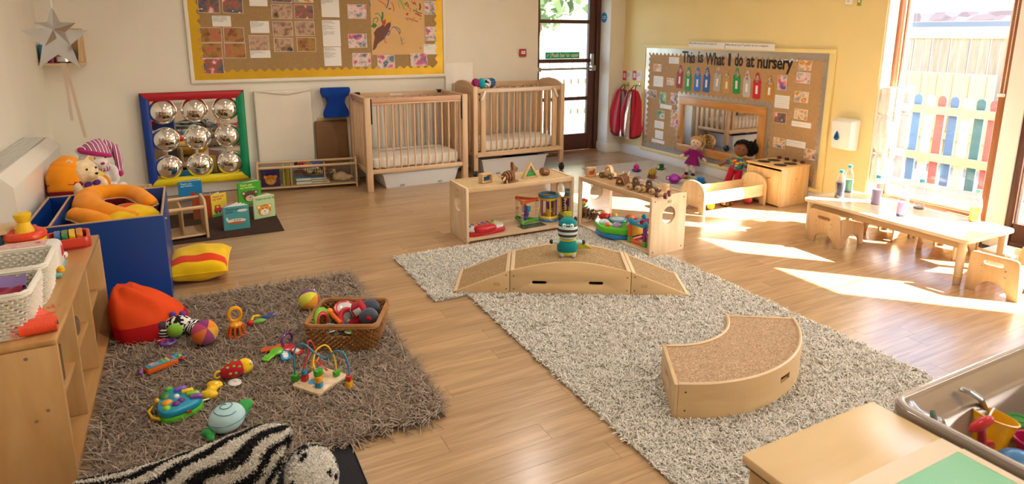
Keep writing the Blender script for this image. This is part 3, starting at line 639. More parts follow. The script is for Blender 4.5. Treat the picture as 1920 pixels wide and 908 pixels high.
# mirror set into the display board
mq = [ybp((1275.6-1190)*3.132, (181-70)*3.132), ybp((1439-1190)*3.132, (201.6-70)*3.132), ybp((1270-1190)*3.132, (281-70)*3.132)]
mx0, mx1, my1, my0 = mq[0][0], mq[1][0], (mq[0][1]+mq[1][1])/2, mq[2][1]
for k, (L, ox, oy, a) in enumerate(((mx1-mx0+.1, mx1+.05, my1+.0, 180+180), (my1-my0, mx0, my0, 90), (my1-my0, mx1, my1, 270))):
    if k == 0: M = Matrix.Translation((mx0-.05, my1, .0138))
    else: M = Matrix.Translation((ox, oy, .0132)) @ Matrix.Rotation(math.radians(a), 4, 'Z')
    o = obj('border_trim', MB().plate(edge_strip(L, .06, int(L*15), .03, False), .002, M), SILV, yb, smooth=False)
mo = placed('wall_mirror', 'oak framed wall mirror low on the yellow display board behind the dolls', 'mirror', yb.matrix_world @ Matrix.Translation((mx0, my0, .014)))
mo.matrix_world = frame((XR-.002-.014, OY-mx0, YZ+my0), (0,-1,0), (0,0,1))
mW, mH, mf = mx1-mx0, my1-my0, .085
OAK = wood('#d39a54', '#bd7f3c', axis=0, rough=.35, scale=4); OAKV = wood('#d39a54', '#bd7f3c', axis=1, rough=.35, scale=4)
for r, m_ in (((0,0,mW,mf),OAK),((0,mH-mf,mW,mH),OAK),((0,mf,mf,mH-mf),OAKV),((mW-mf,mf,mW,mH-mf),OAKV)): obj('frame_bar', MB().bx(r[0],r[1],0,r[2],r[3],.022), m_, mo, bev=.004)
obj('mirror_glass', MB().bx(mf,mf,.002,mW-mf,mH-mf,.01), MIRROR, mo, smooth=False)
for y in (mH*.25,): obj('lock', MB().cyl((mf*.4,y,.022),(mf*.4,y,.03),.014), GREYM, mo)
# ---- small wall things
t_ = placed('fire_call_point', 'small red fire alarm call point on the cream wall left of the door', 'alarm', frame(GY(979, 99, YB-.001), (1,0,0), (0,0,1)))
obj('case', MB().box((0,0,.015),(.088,.088,.03)), plastic('#b3242c'), t_, bev=.008); obj('glass_panel', MB().box((0,.004,.031),(.05,.035,.003)), CARD, t_); lettering('FIRE', .012, INK, t_, Matrix.Translation((-.014,.002,.0335)), res=1)
c = GX(1133, 33, 4.749)
t_ = placed('door_sign', 'round blue fire door sign on the white door reveal', 'sign', frame((4.7495, c.y, c.z), (0,-1,0), (0,0,1)))
obj('disc', MB().plate(circ(0,0,.062,28), .003), plain('#1e86b8', .4), t_); lettering('Fire door\nkeep shut', .022, WL, t_, Matrix.Translation((0,.006,.0035)), align='CENTER', off=.0006)
for i, (px, lab) in enumerate(((1176, 'red and white fire notice on the yellow wall above the aprons, next to the corner'), (1195, 'red and white fire notice on the yellow wall, nearer the display board'))):
    c = GX(px, 142, XR-.001)
    t_ = placed('fire_notice', lab, 'sign', frame((XR-.0005, c.y, c.z), (0,-1,0), (0,0,1)))
    obj('sheet', MB().bx(-.09,-.06,0,.09,.06,.002), CARD, t_); obj('red_panel', MB().bx(-.088,-.058,.002,-.015,.058,.003), plain('#c8303a', .4), t_)
    for dx in (-.062, -.04): obj('symbol', MB().bx(dx-.008,-.03,.003,dx+.008,.03,.0036), CARD, t_)
    lettering('Fire action\nAny person\ndiscovering\na fire', .014, plain('#b06a70', .6), t_, Matrix.Translation((-.005,.03,.0025)), res=1)
# aprons on hooks
def apron(label, cpx, W_, top, bot, flip, lean):
    t0 = GX(*cpx, XR-.06); t_ = thing('apron', label, 'apron', (XR-.10, t0.y, 0), .62)
    RED = plain('#c01f38', .45, bump=.25, bscale=9, var=.05)
    def f(u, v):
        z = top+(bot-top)*v; hw = W_*(.42+.58*min(1, v*1.9)**.7-.12*max(0, v-.85)/.15)*.5; z += .05*abs(2*u-1)**4*v-.02*abs(2*u-1)**2*(1-v); y = -(u-.5)*2*hw + lean*v
        x = -.0-.045*math.sin(PI*u)*(.4+.6*v)-.012*math.sin(u*17+v*3)
        return (x, y, z)
    o = obj('cloth', MB().grid(f, 22, 16), RED, t_); s_ = o.modifiers.new('t', 'SOLIDIFY'); s_.thickness = .006
    def g(u, v):
        z = top-.03+(bot+.02-top)*v; p = f(.18+.3*u if not flip else .5+.3*u, v); return (p[0]-.012, p[1], z)
    o = obj('clear_front', MB().grid(g, 8, 16), plain('#b9a8a4', .12, metal=.5, bump=.8, bscale=30), t_)
    BLK = plain('#1a1416', .6)
    obj('binding', MB().tube([Vector(f(u/16., 1))+Vector((-.002,0,0)) for u in range(17)], .006, 6), BLK, t_)
    for uu in ((.18, .48) if not flip else (.5, .8)): obj('binding', MB().tube([Vector(f(uu, v/12.))+Vector((-.012,0,0)) for v in range(13)], .005, 6), BLK, t_)
    obj('neck_loop', MB().tube([(-.005, .03, top-.01), (.045, .0, top+.045), (.055, -.02, top+.045), (-.005, -.03, top-.01)], .006, 6), BLK, t_)
    hk = thing('coat_hook', 'small metal hook holding '+('the apron nearer the door' if flip else 'the apron nearer the display board'), 'hook', (XR, t0.y, top+.05))
    obj('hook_plate', MB().box((-.003,0,0),(.006,.03,.045)), GREYM, hk, bev=.002); obj('hook_arm', MB().tube([(-.005,0,-.005),(-.035,0,-.012),(-.05,0,.008)], .004, 6), GREYM, hk)
apron('red wipe-clean apron with black binding hanging next to the corner', (1171, 165), .29, .83, .24, True, .0)
apron('red wipe-clean apron with black binding hanging next to the display board', (1192, 165), .29, .84, .235, False, -.0)
# soap dispenser
c = GX(1591, 252, XR); sp = thing('soap_dispenser', 'white wall towel dispenser with a blue drop badge', 'dispenser', (XR, c.y, c.z))
b = MB(); b.add([(0,.1,-.13),(0,-.1,-.13),(-.10,-.085,-.12),(-.10,.085,-.12),(0,.105,.14),(0,-.105,.14),(-.115,-.095,.12),(-.115,.095,.12)], [(0,1,2,3),(4,7,6,5),(0,4,5,1),(1,5,6,2),(2,6,7,3),(3,7,4,0)])
obj('case', b, plain('#f0efeb', .3), sp, bev=.014, seg=3)
dp = arc(0, -.012, .024, 180, 360, 12)+[(.012,.025),(0,.045),(-.012,.025)]
obj('drop_badge', MB().plate(dp, .004, frame((-.111,.03,-.01), (0,-1,0), (.06,0,1))), plain('#1e6fae', .3), sp); obj('drop_core', MB().plate([(p[0]*.5,p[1]*.5) for p in dp], .003, frame((-.115,.03,-.012), (0,-1,0), (.06,0,1))), plain('#0f3f78', .3), sp)
c = GX(1595, 3, XR); sp = thing('alarm_sensor', 'small white sensor box high on the yellow wall', 'sensor', (XR, c.y, c.z+.02)); obj('case', MB().box((-.015,0,0),(.03,.06,.09)), WHITEP, sp, bev=.006); obj('lens', MB().cyl((-.03,0,-.02),(-.034,0,-.02),.01), plain('#dcdcdc', .2), sp)
c = GX(1612, 3, XR); sp = thing('thermometer', 'green plastic wall thermometer high on the yellow wall by the window', 'thermometer', (XR, c.y, c.z+.04)); obj('back_card', MB().box((-.004,0,0),(.008,.035,.15)), plastic('#8fbf3a'), sp, bev=.003); obj('scale_strip', MB().box((-.009,0,0),(.003,.016,.11)), CARD, sp); obj('bulb', MB().ell((-.009,0,-.055),(.006,.008,.008)), plain('#c8303a'), sp)
# white gathered net hanging in the window reveal
wp = thing('window_net', 'white gathered net tied twice hanging in the window corner', 'net', (XR+.05, 3.14, 0))
prof = []
for i in range(49):
    z = .30+.0165*i; r = .055-.03*max(0, 1-abs(z-.55)/.05)-.03*max(0, 1-abs(z-.86)/.05); prof.append((max(.016, r), z))
m_ = MB(); m_.lathe(prof, n=24)
for i, v in enumerate(m_.v):
    a = math.atan2(v.y, v.x); k = 1+.22*math.sin(7*a+v.z*6); m_.v[i] = Vector((v.x*k*.8, v.y*k, v.z))
obj('net_cloth', m_, cloth('#f5f3ee'), wp)
for z in (.55, .86):
    obj('tie', MB().torus((0,0,z), .024, .008), cloth('#faf8f4'), wp); obj('bow', MB().ell((-.01,-.035,z),(.02,.03,.014)).ell((-.01,.035,z),(.02,.03,.014)).ell((-.02,-.03,z-.04),(.012,.016,.04)), cloth('#faf8f4'), wp)
obj('hanging_cord', MB().tube([(0,0,1.08),(0,.0,2.25)], .002, 5), WHITEP, wp)
# pictures on the left wall
for i, (y, z, w_, h, lab, k) in enumerate(((3.98, 1.02, .16, .34, 'tall child picture with a pink scribble on the left wall', 1), (3.86, .72, .2, .22, 'child drawing with orange marks low on the left wall', 4), (3.72, 1.0, .18, .3, 'laminated picture sheet with green edge on the left wall', 5))):
    t_ = placed('wall_picture', lab, 'picture', frame((XL+.0005, y, z), (0,1,0), (0,0,1)))
    obj('sheet', MB().bx(-w_/2, -h/2, 0, w_/2, h/2, .002), CARD, t_); obj('drawing', MB().plate(circ(0, h*.1, w_*.36, 20, h*.3), .001, Matrix.Translation((0,0,.002))), snapshot((('#c83a6a','#3a4a8a','#d8a03a','#5aa05a'), ('#e88a3a','#d8603a','#f0d0a0','#e8b060'), ('#5a8a6a','#a0c0a8','#e8e8e0','#4a6a5a'))[i], 50), t_)
# ================================================================== ALONG THE BACK WALL
# ---- bubble mirror
bmx0, bmx1, bmz0, bmz1 = -.397, .471, .105, .97
bm_ = placed('bubble_mirror', 'square mirror of nine round bubbles in a red, blue, green and yellow padded frame', 'mirror', frame((bmx0, YB-.018, bmz0), (1,0,0), (0,-.0,1)))
W_, T_ = bmx1-bmx0, .075
obj('backing_board', MB().bx(.02,.02,0,W_-.02,W_-.02,.02), plain('#4a4038', .7), bm_)
obj('mirror_sheet', MB().bx(.05,.05,.02,W_-.05,W_-.05,.026), MIRROR, bm_, smooth=False)
def bolster(L, t_, col, par, M):
    def f(u, v):
        a = 2*PI*v; x = u*L; ins = t_*(.5+.5*math.cos(a))
        x0, x1 = ins, L-ins; xx = x0+(x1-x0)*u
        return M @ Vector((xx, t_/2-t_/2*math.copysign(abs(math.cos(a))**.7, -math.cos(a)), .034+.034*math.copysign(abs(math.sin(a))**.7, math.sin(a))+.002*math.sin(u*23)))
    obj('padded_side', MB().grid(f, 14, 16), col, par, ang=60)
VIN = lambda h: plain(h, .38, bump=.35, bscale=14, spec=.4)
for col, M in ((VIN('#f0d812'), Matrix.Identity(4)), (VIN('#0a8a5c'), Matrix.Translation((W_,0,0)) @ Matrix.Rotation(PI/2,4,'Z')), (VIN('#b3202c'), Matrix.Translation((W_,W_,0)) @ Matrix.Rotation(PI,4,'Z')), (VIN('#1c3f96'), Matrix.Translation((0,W_,0)) @ Matrix.Rotation(-PI/2,4,'Z'))):
    bolster(W_, T_, col, bm_, M)
sp_ = .26
dome = None
for i in range(3):
    for j in range(3):
        if dome is None:
            pts = [(.116*math.sin(a), .075*math.cos(a)-.004) for a in [PI/2*k/10 for k in range(10, -1, -1)]]; pts[-1] = (.001, pts[-1][1])
            dome = obj('mirror_bubble', MB().lathe([(.116,-.002)]+pts, n=32), MIRROR, bm_, ang=80); o = dome
        else: o = dome.copy(); C.objects.link(o); o.parent = bm_
        o.location = (W_/2+sp_*(i-1), W_/2+sp_*(j-1), .027)
# ---- padded cream mat leaning, brown mat, blue bag
def leaning(name, label, cat, x0, x1, yb_, yt, h, t_, mat, bev=.018):
    o = thing(name, label, cat, (x0, yb_, 0)); a = math.atan2(yt-yb_, h)
    k = MB().bx(0, -t_, 0, x1-x0, 0, h/math.cos(a)); obj('pad', k, mat, o, bev=bev, seg=3, M=Matrix.Rotation(-a, 4, 'X')); return o, a
cm, a_ = leaning('padded_mat', 'cream cloth covered mat leaning on the wall beside the bubble mirror', 'mat', .555, 1.095, 6.545, 6.56, .955, .04, plain('#e3dccd', .8, var=.05, vscale=4, bump=.5, bscale=7))
obj('top_seam', MB().tube([(.01,-.012,.95),(.3,-.03,.915),(.53,-.012,.945)], .007, 6), cloth('#d9d0bf'), cm, M=Matrix.Translation((0,-.01,-.0)))
leaning('changing_mat', 'brown vinyl changing mat with rounded corners leaning behind the wooden rack', 'mat', 1.105, 1.435, 6.50, 6.545, .63, .03, plain('#74502c', .42, var=.06, bump=.3, bscale=6), .03)
leaning('folded_board', 'thin tan folded board leaning behind the brown mat', 'board', 1.14, 1.44, 6.54, 6.562, .66, .012, plain('#c9ad76', .7), .004)
bg_ = thing('cushion_bag', 'royal blue cloth bag slumped against the wall left of the cot', 'bag', (1.325, 6.50, .665))
def f(u, v):
    a = 2*PI*u; z = .30*v-.0; k = .9+.1*math.cos(v*7); rx = .125*k*(1 if v < .72 else 1.12); ry = .045*k
    return (rx*sgnpow(math.cos(a), .7)+.012*math.sin(9*v+a), ry*sgnpow(math.sin(a), .7), z)
m_ = MB().grid(f, 24, 12); m_.add([f(i/24, 1) for i in range(24)], [tuple(range(24))]); m_.add([f(i/24, 0) for i in range(24)], [tuple(range(24))]); obj('bag_body', m_, cloth('#123f9a'), bg_)
obj('flap', MB().box((-.11,-.03,.25),(.06,.05,.09)), cloth('#123f9a'), bg_, bev=.015)
# ---- book racks
def rack(name, label, loc, rz, L, D, h, ndiv, clear=True):
    r = thing(name, label, 'book rack', loc, rz); th = .018
    prof = [(0,0),(D,0),(D,h*.55)]+arc(D-.05,h-.05,.05,0,90,4)+arc(.06,h-.06,.06,90,180,4)
    cut = [(D*.25,0),(D*.75,0),(D*.75,.03),(D*.25,.03)]
    for x in (0, L-th): obj('end_panel', MB().plate([(p[0],p[1]) for p in prof], th, frame((x+th if x else th,0,0) if x else (th,0,0), (0,1,0), (0,0,1)) if False else Matrix.Translation((x,0,0)) @ frame((0,0,0),(0,1,0),(0,0,1))), BEECHZ, r, bev=.004)
    for y, z in ((.018, h-.055), (D-.03, h-.03)): obj('top_rail', MB().cyl((0,y,z),(L,y,z),.013,n=12), BEECH, r)
    obj('shelf_board', MB().bx(th,.012,.03,L-th,D-.01,.045), BEECH, r, bev=.002)
    for i in range(ndiv):
        x = L*(i+1)/(ndiv+1); obj('divider', MB().bx(x-.007,.02,.045,x+.007,D-.02,h-.05), BEECHZ, r, bev=.003)
    if clear:
        obj('clear_panel', MB().bx(th,.016,.045,L-th,.02,h-.07), glassy('#f4f4f0', .08), r)
        obj('clear_back', MB().bx(th,D-.02,.045,L-th,D-.016,h-.05), glassy('#f4f4f0', .08), r)
    return r
RK = Matrix.Translation((.505, 6.30, 0)) @ Matrix.Rotation(math.radians(-9), 4, 'Z')
rk2 = rack('book_rack', 'long low wooden rack full of books and cloth toys below the leaning mats', (.505, 6.30, 0), math.radians(-9), .935, .18, .29, 2)
rk1 = rack('book_rack', 'low wooden rack with clear sides standing between the blue box and the open books', (-.285, 4.975, .0), math.radians(6), .33, .28, .30, 1)
# ---- books
def face(par, mat, pts, off, holes=()): return obj('cover_picture', MB().plate(pts, .0012, frame((0,-off,0),(1,0,0),(0,0,1)), holes=holes), mat, par, smooth=False)
def book(label, loc, rz, w_, h, ang, col, back=None, text=None, tcol='#f6f4ec', art=None, tilt=0, th=.006):
    b = thing('board_book', label, 'book', loc, rz); b.rotation_euler[0] = tilt
    cv = obj('front_cover', MB().bx(0,-th,0,w_,0,h), plain(col, .3), b, bev=.0015, seg=1)
    bk = obj('back_cover', MB().bx(0,0,0,w_,th,h), plain(back or col, .3), b, bev=.0015, seg=1); bk.rotation_euler[2] = ang
    pg = MB()
    for k in range(1, 5):
        m0 = pg.n(); pg.bx(.004,-.001,.003,w_-.004,.001,h-.003); pg.tr(Matrix.Rotation(ang*k/5, 4, 'Z'), m0)
    obj('pages', pg, plain('#e9e5da', .5), b)
    if text: o = lettering(text, h*.125, plain(tcol, .5), cv, frame((w_*.1,-th-.0006,h*.84),(1,0,0),(0,0,1)), ext=.0004, off=.0006, linesp=.85)
    if art: art(cv, w_, h, th)
    return b
def animal(fur, inner, spots=None):
    def a(cv, w_, h, th):
        c = plain(fur, .4); i = plain(inner, .4); k = plain('#1f1a18', .4); o = th+.0003
        for s in (-1, 1): face(cv, c, circ(w_*.5+s*w_*.27, h*.52, w_*.1), o); face(cv, i, circ(w_*.5+s*w_*.27, h*.52, w_*.055), o+.0012)
        face(cv, c, circ(w_*.5, h*.36, w_*.3, 24, h*.26), o+.0006); face(cv, i, circ(w_*.5, h*.27, w_*.2, 20, h*.14), o+.0018)
        for s in (-1, 1): face(cv, k, circ(w_*.5+s*w_*.09, h*.44, w_*.028), o+.0024)
        face(cv, k, [(w_*.45,h*.33),(w_*.55,h*.33),(w_*.5,h*.28)], o+.003); face(cv, k, [(w_*.42,h*.21),(w_*.5,h*.19),(w_*.58,h*.21),(w_*.5,h*.205)], o+.003)
        if spots:
            for x, y, a_ in ((.5,.58,.03),(.38,.57,.03),(.62,.57,.03),(.25,.4,.03),(.75,.4,.03),(.24,.32,.03),(.76,.32,.03)): face(cv, plain(spots,.4), circ(w_*x, h*y, w_*.045, 8, h*.015), o+.0022)
    return a
def plane_art(cv, w_, h, th):
    o = th+.0003; face(cv, plain('#e9e4d4',.4), circ(w_*.5,h*.38,w_*.36,24,h*.09), o); face(cv, plain('#c9683a',.4), circ(w_*.48,h*.30,w_*.3,20,h*.05), o+.0012); face(cv, plain('#e9e4d4',.4), [(w_*.1,h*.4),(w_*.2,h*.42),(w_*.16,h*.55),(w_*.1,h*.55)], o+.0008)
    face(cv, plain('#dfe9e6',.4), circ(w_*.75,h*.8,w_*.2,16,h*.06), o)
    for x in (.42,.52,.62): face(cv, plain('#5a8a9a',.3), circ(w_*x,h*.41,w_*.03), o+.002)
def train_art(cv, w_, h, th):
    o = th+.0003; r = plain('#c8352c',.4); face(cv, r, [(w_*.15,h*.2),(w_*.85,h*.2),(w_*.85,h*.36),(w_*.55,h*.36),(w_*.55,h*.5),(w_*.2,h*.5),(w_*.2,h*.36),(w_*.15,h*.36)], o); face(cv, plain('#e8d44a',.4), [(w_*.28,h*.38),(w_*.46,h*.38),(w_*.46,h*.46),(w_*.28,h*.46)], o+.0012)
    for x in (.28,.5,.72): face(cv, plain('#2a4a8a',.4), circ(w_*x,h*.19,w_*.08), o+.0014)
    face(cv, plain('#5aa84a',.4), [(0,0),(w_,0),(w_,h*.12),(0,h*.12)], o)
mp = lambda x, y: G(x, y, .013)
book('green board book with a monkey face standing open on the dark mat', mp(448,386), math.radians(14), .2, .2, math.radians(22), '#3fae2a', text="That's not\nmy monkey...", tcol='#e8f080', art=animal('#5f4634','#d8bfa0'))
book('pale green board book with a tiger face standing open on the dark mat', mp(477,412), math.radians(17), .175, .185, math.radians(25), '#b9d6a4', text="That's not my tiger...", tcol='#6a8a3a', art=animal('#efa12c','#f6efe2','#3a2a1c'))
book('teal board book with an aeroplane standing open on the dark mat', mp(421,433), math.radians(2), .185, .185, math.radians(60), '#4fa0a4', '#b98aa0', text="That's not my\nplane...", tcol='#1f5a66', art=plane_art)
b1 = book('red and yellow board book with a train standing wide open on the dark mat', mp(398,408), math.radians(28), .135, .19, math.radians(150), '#efd24a', '#b0482a', text="That's not\nmy train", tcol='#c8552c', art=train_art)
book('bright blue board book standing open at the back of the dark mat', mp(337,378), math.radians(8), .19, .175, math.radians(20), '#1f86c8', text="That's not\nmy tractor...", tcol='#cfe8f4', art=lambda cv,w_,h,th: face(cv, plain('#c8402c',.4), [(w_*.5,h*.1),(w_*.8,h*.1),(w_*.8,h*.3),(w_*.65,h*.3),(w_*.65,h*.42),(w_*.5,h*.42)], th+.0003))
# contents of the long rack
def rk(x, y, z): return RK @ Vector((x, y, z))
RZ = math.radians(-9)
book('purple board book with a lion face propped in the long wooden rack', rk(.035, .05, .047), RZ, .17, .185, .06, '#3a2f7a', text="That's not\nmy lion...", tcol='#7a6ac0', art=animal('#e08a24','#f0b454'))
for i, (c, dx) in enumerate((('#e8c83a',0),('#5aa03a',.016),('#e0a02a',.031),('#d8d03a',.046))):
    one('book', MB().bx(0,0,0,.012,.14,.19-.01*i), plain(c, .4), ('yellow book upright beside the purple lion book','green book upright in the long rack','orange-yellow book upright in the long rack','lime book upright against the rack divider')[i], 'book', rk(.235+dx, .05, .047), RZ, bev=.002)
for i, (x, z, w_, h, c, lab) in enumerate(((.35,.047,.16,.035,'#2a7ab0','thick blue book lying at the bottom of the long rack'),(.35,.083,.15,.03,'#3a9ac4','light blue book lying on the thick blue book'),(.50,.047,.17,.022,'#6aa83a','green book lying flat beside the blue books'),(.49,.070,.17,.02,'#c83a3a','red book lying flat on the green book'),(.49,.091,.15,.02,'#2f8ac0','blue book on top of the red book in the rack'))):
    t_ = thing('book', lab, 'book', rk(x,.035,z), RZ+random.uniform(-.05,.05)); obj('cover', MB().bx(0,0,0,w_,.14,h), plain(c,.4), t_, bev=.003); obj('pages', MB().bx(.004,-.001,.004,w_-.004,.13,h-.004), CARD, t_)
pal = ['#e9e4da','#2a2a2e','#b8863a','#d8d2c4','#6a4a34','#8a2a3a','#c9c4b8','#3a5a8a','#e0c080']
for i in range(15):
    x = .36+.32*random.random(); z = .13+.06*random.random(); a = random.random()*3; L = .03+.03*random.random()
    m_ = MB().ell((0,0,0),(L*1.5,.028,.016),12,8); m_.tr(Matrix.Rotation(a,4,'Z') @ Matrix.Rotation(random.uniform(-.5,.5),4,'Y'))
    t_ = thing('cloth_animal', 'small crumpled cloth toy in the pile inside the long rack', 'toy', rk(x, .06+.05*random.random(), z), RZ, 'cloth toys piled in the rack')
    obj('body', m_, stripes([pal[i % 9], pal[(i*4+1) % 9]], 45, 0) if i % 2 else cloth(pal[i % 9]), t_); obj('head', MB().ell((L*1.3,0,.008),(.02,.02,.018),10,7), cloth(pal[(i*2+3) % 9]), t_)
for i, (x, c1, c2, lab) in enumerate(((.40,'#a8203a','#2a1a20','dark red soft toy on top of the rack pile'),(.47,'#4aa83a','#c83a4a','lime soft toy on top of the rack pile'),(.55,'#6a3a8a','#2a6aa0','purple soft toy on top of the rack pile'))):
    t_ = thing('soft_toy', lab, 'toy', rk(x,.1,.225), RZ); obj('body', MB().ell((0,0,0),(.055,.04,.03),14,9), stripes([c1,c2], 40, 0), t_); obj('ear', MB().ell((-.04,0,.02),(.02,.01,.02),8,6), cloth(c2), t_); obj('ear', MB().ell((.04,0,.015),(.02,.01,.02),8,6), cloth(c2), t_)
t_ = thing('plush_rabbit', 'cream plush animal lying in the end bay of the long rack', 'soft toy', rk(.78,.1,.047), RZ); blob('body', MB().ell((0,0,.05),(.06,.045,.05)).ell((.07,-.01,.035),(.055,.03,.03)).ell((-.055,-.02,.05),(.035,.03,.035)).ell((.02,-.045,.03),(.03,.03,.025)), fuzz('#dcbf9a'), t_, .009); obj('ear', MB().ell((-.06,0,.09),(.014,.01,.03)), fuzz('#dcbf9a'), t_); obj('eye', MB().ell((-.08,-.04,.06),.005,8,6), BLACK, t_)
t_ = thing('beaded_rattle', 'small rattle with coloured beads by the plush in the rack', 'rattle', rk(.88,.06,.075), RZ)
for i, c in enumerate(('#c83a3a','#3a5a9a','#e0b83a','#3a8a4a')): obj('bead', MB().ell((.02*i,0,0),.012,8,6), plastic(c), t_)
obj('string', MB().tube([(-.02,0,0),(.08,0,0)], .003, 5), plain('#c0b090'), t_)
# ---- dark ribbed mat
MX0, MX1, MY0, MY1 = -.32, .565, 4.96, 5.80
dmt = thing('ribbed_mat', 'dark brown ribbed mat on the floor under the open books', 'mat', (MX0, MY0, 0))
obj('backing', MB().bx(0,0,0,MX1-MX0,MY1-MY0,.006), plain('#33231a', .9), dmt, bev=.002)
rbm = MB()
for i in range(40): y = .012+i*(MY1-MY0-.024)/39; rbm.cyl((.008,y,.007),(MX1-MX0-.008,y,.007),.0058,n=6)
tag(obj('ribs', rbm, plain('#402d22', .95, var=.2, vscale=30, bump=.5, bscale=300), dmt), kind='stuff')
# ---- cots
COT = wood('#d6b692', '#c6a27c', axis=2, scale=3); COTX = wood('#d6b692', '#c6a27c', axis=0, scale=3); COTY = wood('#d6b692', '#c6a27c', axis=1, scale=3)
COTP = wood('#cda183', '#bd8c6c', axis=0, scale=3); SHEET = plain('#e9e2d6', .85, var=.03, bump=.6, bscale=22, spec=.1); DMET = plain('#2e2a28', .45, metal=.7)
def cot(name, label, x0, x1, y0, y1, H_, zr, style):
    c = thing(name, label, 'cot', (x0, y0, 0)); W_, D = x1-x0, y1-y0; p = .058 if style == 1 else .048
    zb = 0 if style == 1 else .085
    for x in (0, W_-p):
        for y in (0, D-p): obj('leg', MB().bx(x,y,zb,x+p,y+p,H_-(.0 if style == 1 else .005)), COT, c, bev=.004)
    # long rails
    obj('front_bottom_rail', MB().bx(p,.008,zr,W_-p,.04,zr+.042), COTX, c, bev=.004); obj('back_bottom_rail', MB().bx(p,D-.04,zr,W_-p,D-.008,zr+.042), COTX, c, bev=.004)
    obj('back_top_rail', MB().bx(p,D-.042,H_-.055,W_-p,D-.01,H_-.005), COTX, c, bev=.004)
    if style == 1:
        obj('front_top_rail', MB().bx(p,.002,H_-.052,W_-p,.036,H_-.006), COTP, c, bev=.006); obj('front_lower_lip', MB().bx(p,.006,H_-.07,W_-p,.032,H_-.053), COTX, c, bev=.003)
        for x in (p+.001, W_-p-.012): obj('slide_track', MB().bx(x,-.003,H_-.25,x+.011,.014,H_-.01), DMET, c, bev=.003)
        obj('plate_label', MB().bx(W_*.4,D-.045,H_-.042,W_*.53,D-.041,H_-.02), plain('#d9cfc0',.4), c)
        for s in (.06, W_-.1): obj('corner_clip', MB().bx(s,D-.046,H_-.03,s+.05,D-.006,H_+.003), DMET, c)
        nf, xs0, xs1 = 12, p, W_-p
    else:
        obj('front_top_rail', MB().bx(p,.006,H_-.075,W_-p,.038,H_-.03), COTX, c, bev=.006); obj('rail_guard', MB().bx(p+.1,-.002,H_-.07,W_-p-.12,.012,H_-.036), plain('#dcc7b4', .3), c, bev=.004)
        for x in (p+.04, W_-p-.1):
            obj('gate_post', MB().bx(x,.006,zr+.04,x+.055,.036,H_-.075), COT, c, bev=.004)
        for x, s in ((p+.065, 1), (W_-p-.07, -1)): obj('latch', MB().box((x,-.006,H_-.1),(.022,.01,.11),0,0,s*.42), plain('#dfe2e0', .3), c, bev=.003)
        obj('front_sill', MB().bx(p-.02,-.012,zr-.005,W_-p+.02,.008,zr+.03), COTX, c, bev=.004)
        nf, xs0, xs1 = 11, p+.095, W_-p-.1
    for i in range(nf):
        x = xs0+(xs1-xs0)*(i+1)/(nf+1); m_ = MB(); zm = zr+.18+.27*0; m_.tube([(x,.021,zr+.03),(x,.021,H_*.5),(x,.021,H_*.52),(x,.021,H_-.06)], [.0085,.0085,.0105,.0105], 10); obj('front_bar', m_, COT, c)
    for i in range(10): x = p+(W_-2*p)*(i+.5)/10; wd = .009 if style == 1 else .024; obj('back_bar', MB().bx(x-wd,D-.034,zr+.03,x+wd,D-.018,H_-.05), COT, c, bev=.003)
    for x, nm in ((0,'left'), (W_-p,'right')):
        if style == 1:
            obj('end_rail', MB().bx(x+.006,p,H_-.05,x+p-.006,D-p,H_-.002), COTY, c, bev=.004)
            for i in range(8): y = p+(D-2*p)*(i+.5)/8; obj('end_bar', MB().bx(x+.018,y-.012,zr+.03,x+p-.018,y+.012,H_-.045), COT, c, bev=.003)
        else:
            pts = [(p*.6,H_-.10),(D-p*.6,H_-.10),(D-p*.6,H_-.03)]+[(D*.5+(D*.5-p*.6)*math.cos(t), H_-.03+.075*math.sin(t)) for t in [PI*k/14 for k in range(1,14)]]+[(p*.6,H_-.03)]
            obj('arched_end', MB().plate(pts, .026, frame((x+p/2-.013,0,0),(0,1,0),(0,0,1))), COTY, c, bev=.004)
            for i in range(5): y = p+(D-2*p)*(i+.5)/5; obj('end_bar', MB().bx(x+.016,y-.026,zr+.03,x+p-.016,y+.026,H_-.09), COT, c, bev=.003)
        obj('end_bottom_rail', MB().bx(x+.008,p,zr,x+p-.008,D-p,zr+.042), COTY, c, bev=.004)
    obj('base_board', MB().bx(p,.045,zr+.012,W_-p,D-.045,zr+.03), COTX, c)
    if style == 2:
        for x in (p/2, W_-p/2):
            for y in (p/2, D-p/2):
                cs = obj('castor', MB().cyl((x-.012,y-.02,.042),(x+.012,y-.02,.042),.042,n=20), plain('#2a2a2c', .5), c); obj('castor_fork', MB().bx(x-.018,y-.03,.045,x-.013,y+.0,.088).bx(x+.013,y-.03,.045,x+.018,y+.0,.088).cyl((x,y,.075),(x,y,.09),.014), GREYM, cs)
    mt = thing('cot_mattress', 'white sheeted mattress inside the '+('plain cot' if style == 1 else 'arched cot'), 'mattress', (x0+W_/2, y0+D/2, zr+.03))
    def f(u, v):
        a = 2*PI*u; b_ = PI*(v-.5); cx, cy = math.cos(a), math.sin(a); k = max(abs(cx), abs(cy)); hw, hd = W_/2-.048, D/2-.048
        r = abs(math.cos(b_))**.25; zz = .06+.06*sgnpow(math.sin(b_), .35)
        wob = .004*math.sin(37*u*2)*(1-abs(math.sin(b_)))+.0
        return (sgnpow(cx,.3)*hw*r+0*wob, sgnpow(cy,.3)*hd*r-wob*abs(cy), zz+.004*math.sin(13*u*6)*(.3 if v > .6 else 1))
    obj('sheet', MB().grid(f, 72, 18), SHEET, mt, ang=70)
    return c
cot('cot', 'plain wooden cot with square posts and black side tracks beside the blue bag', 1.455, 2.505, 5.86, 6.50, .907, .17, 1)
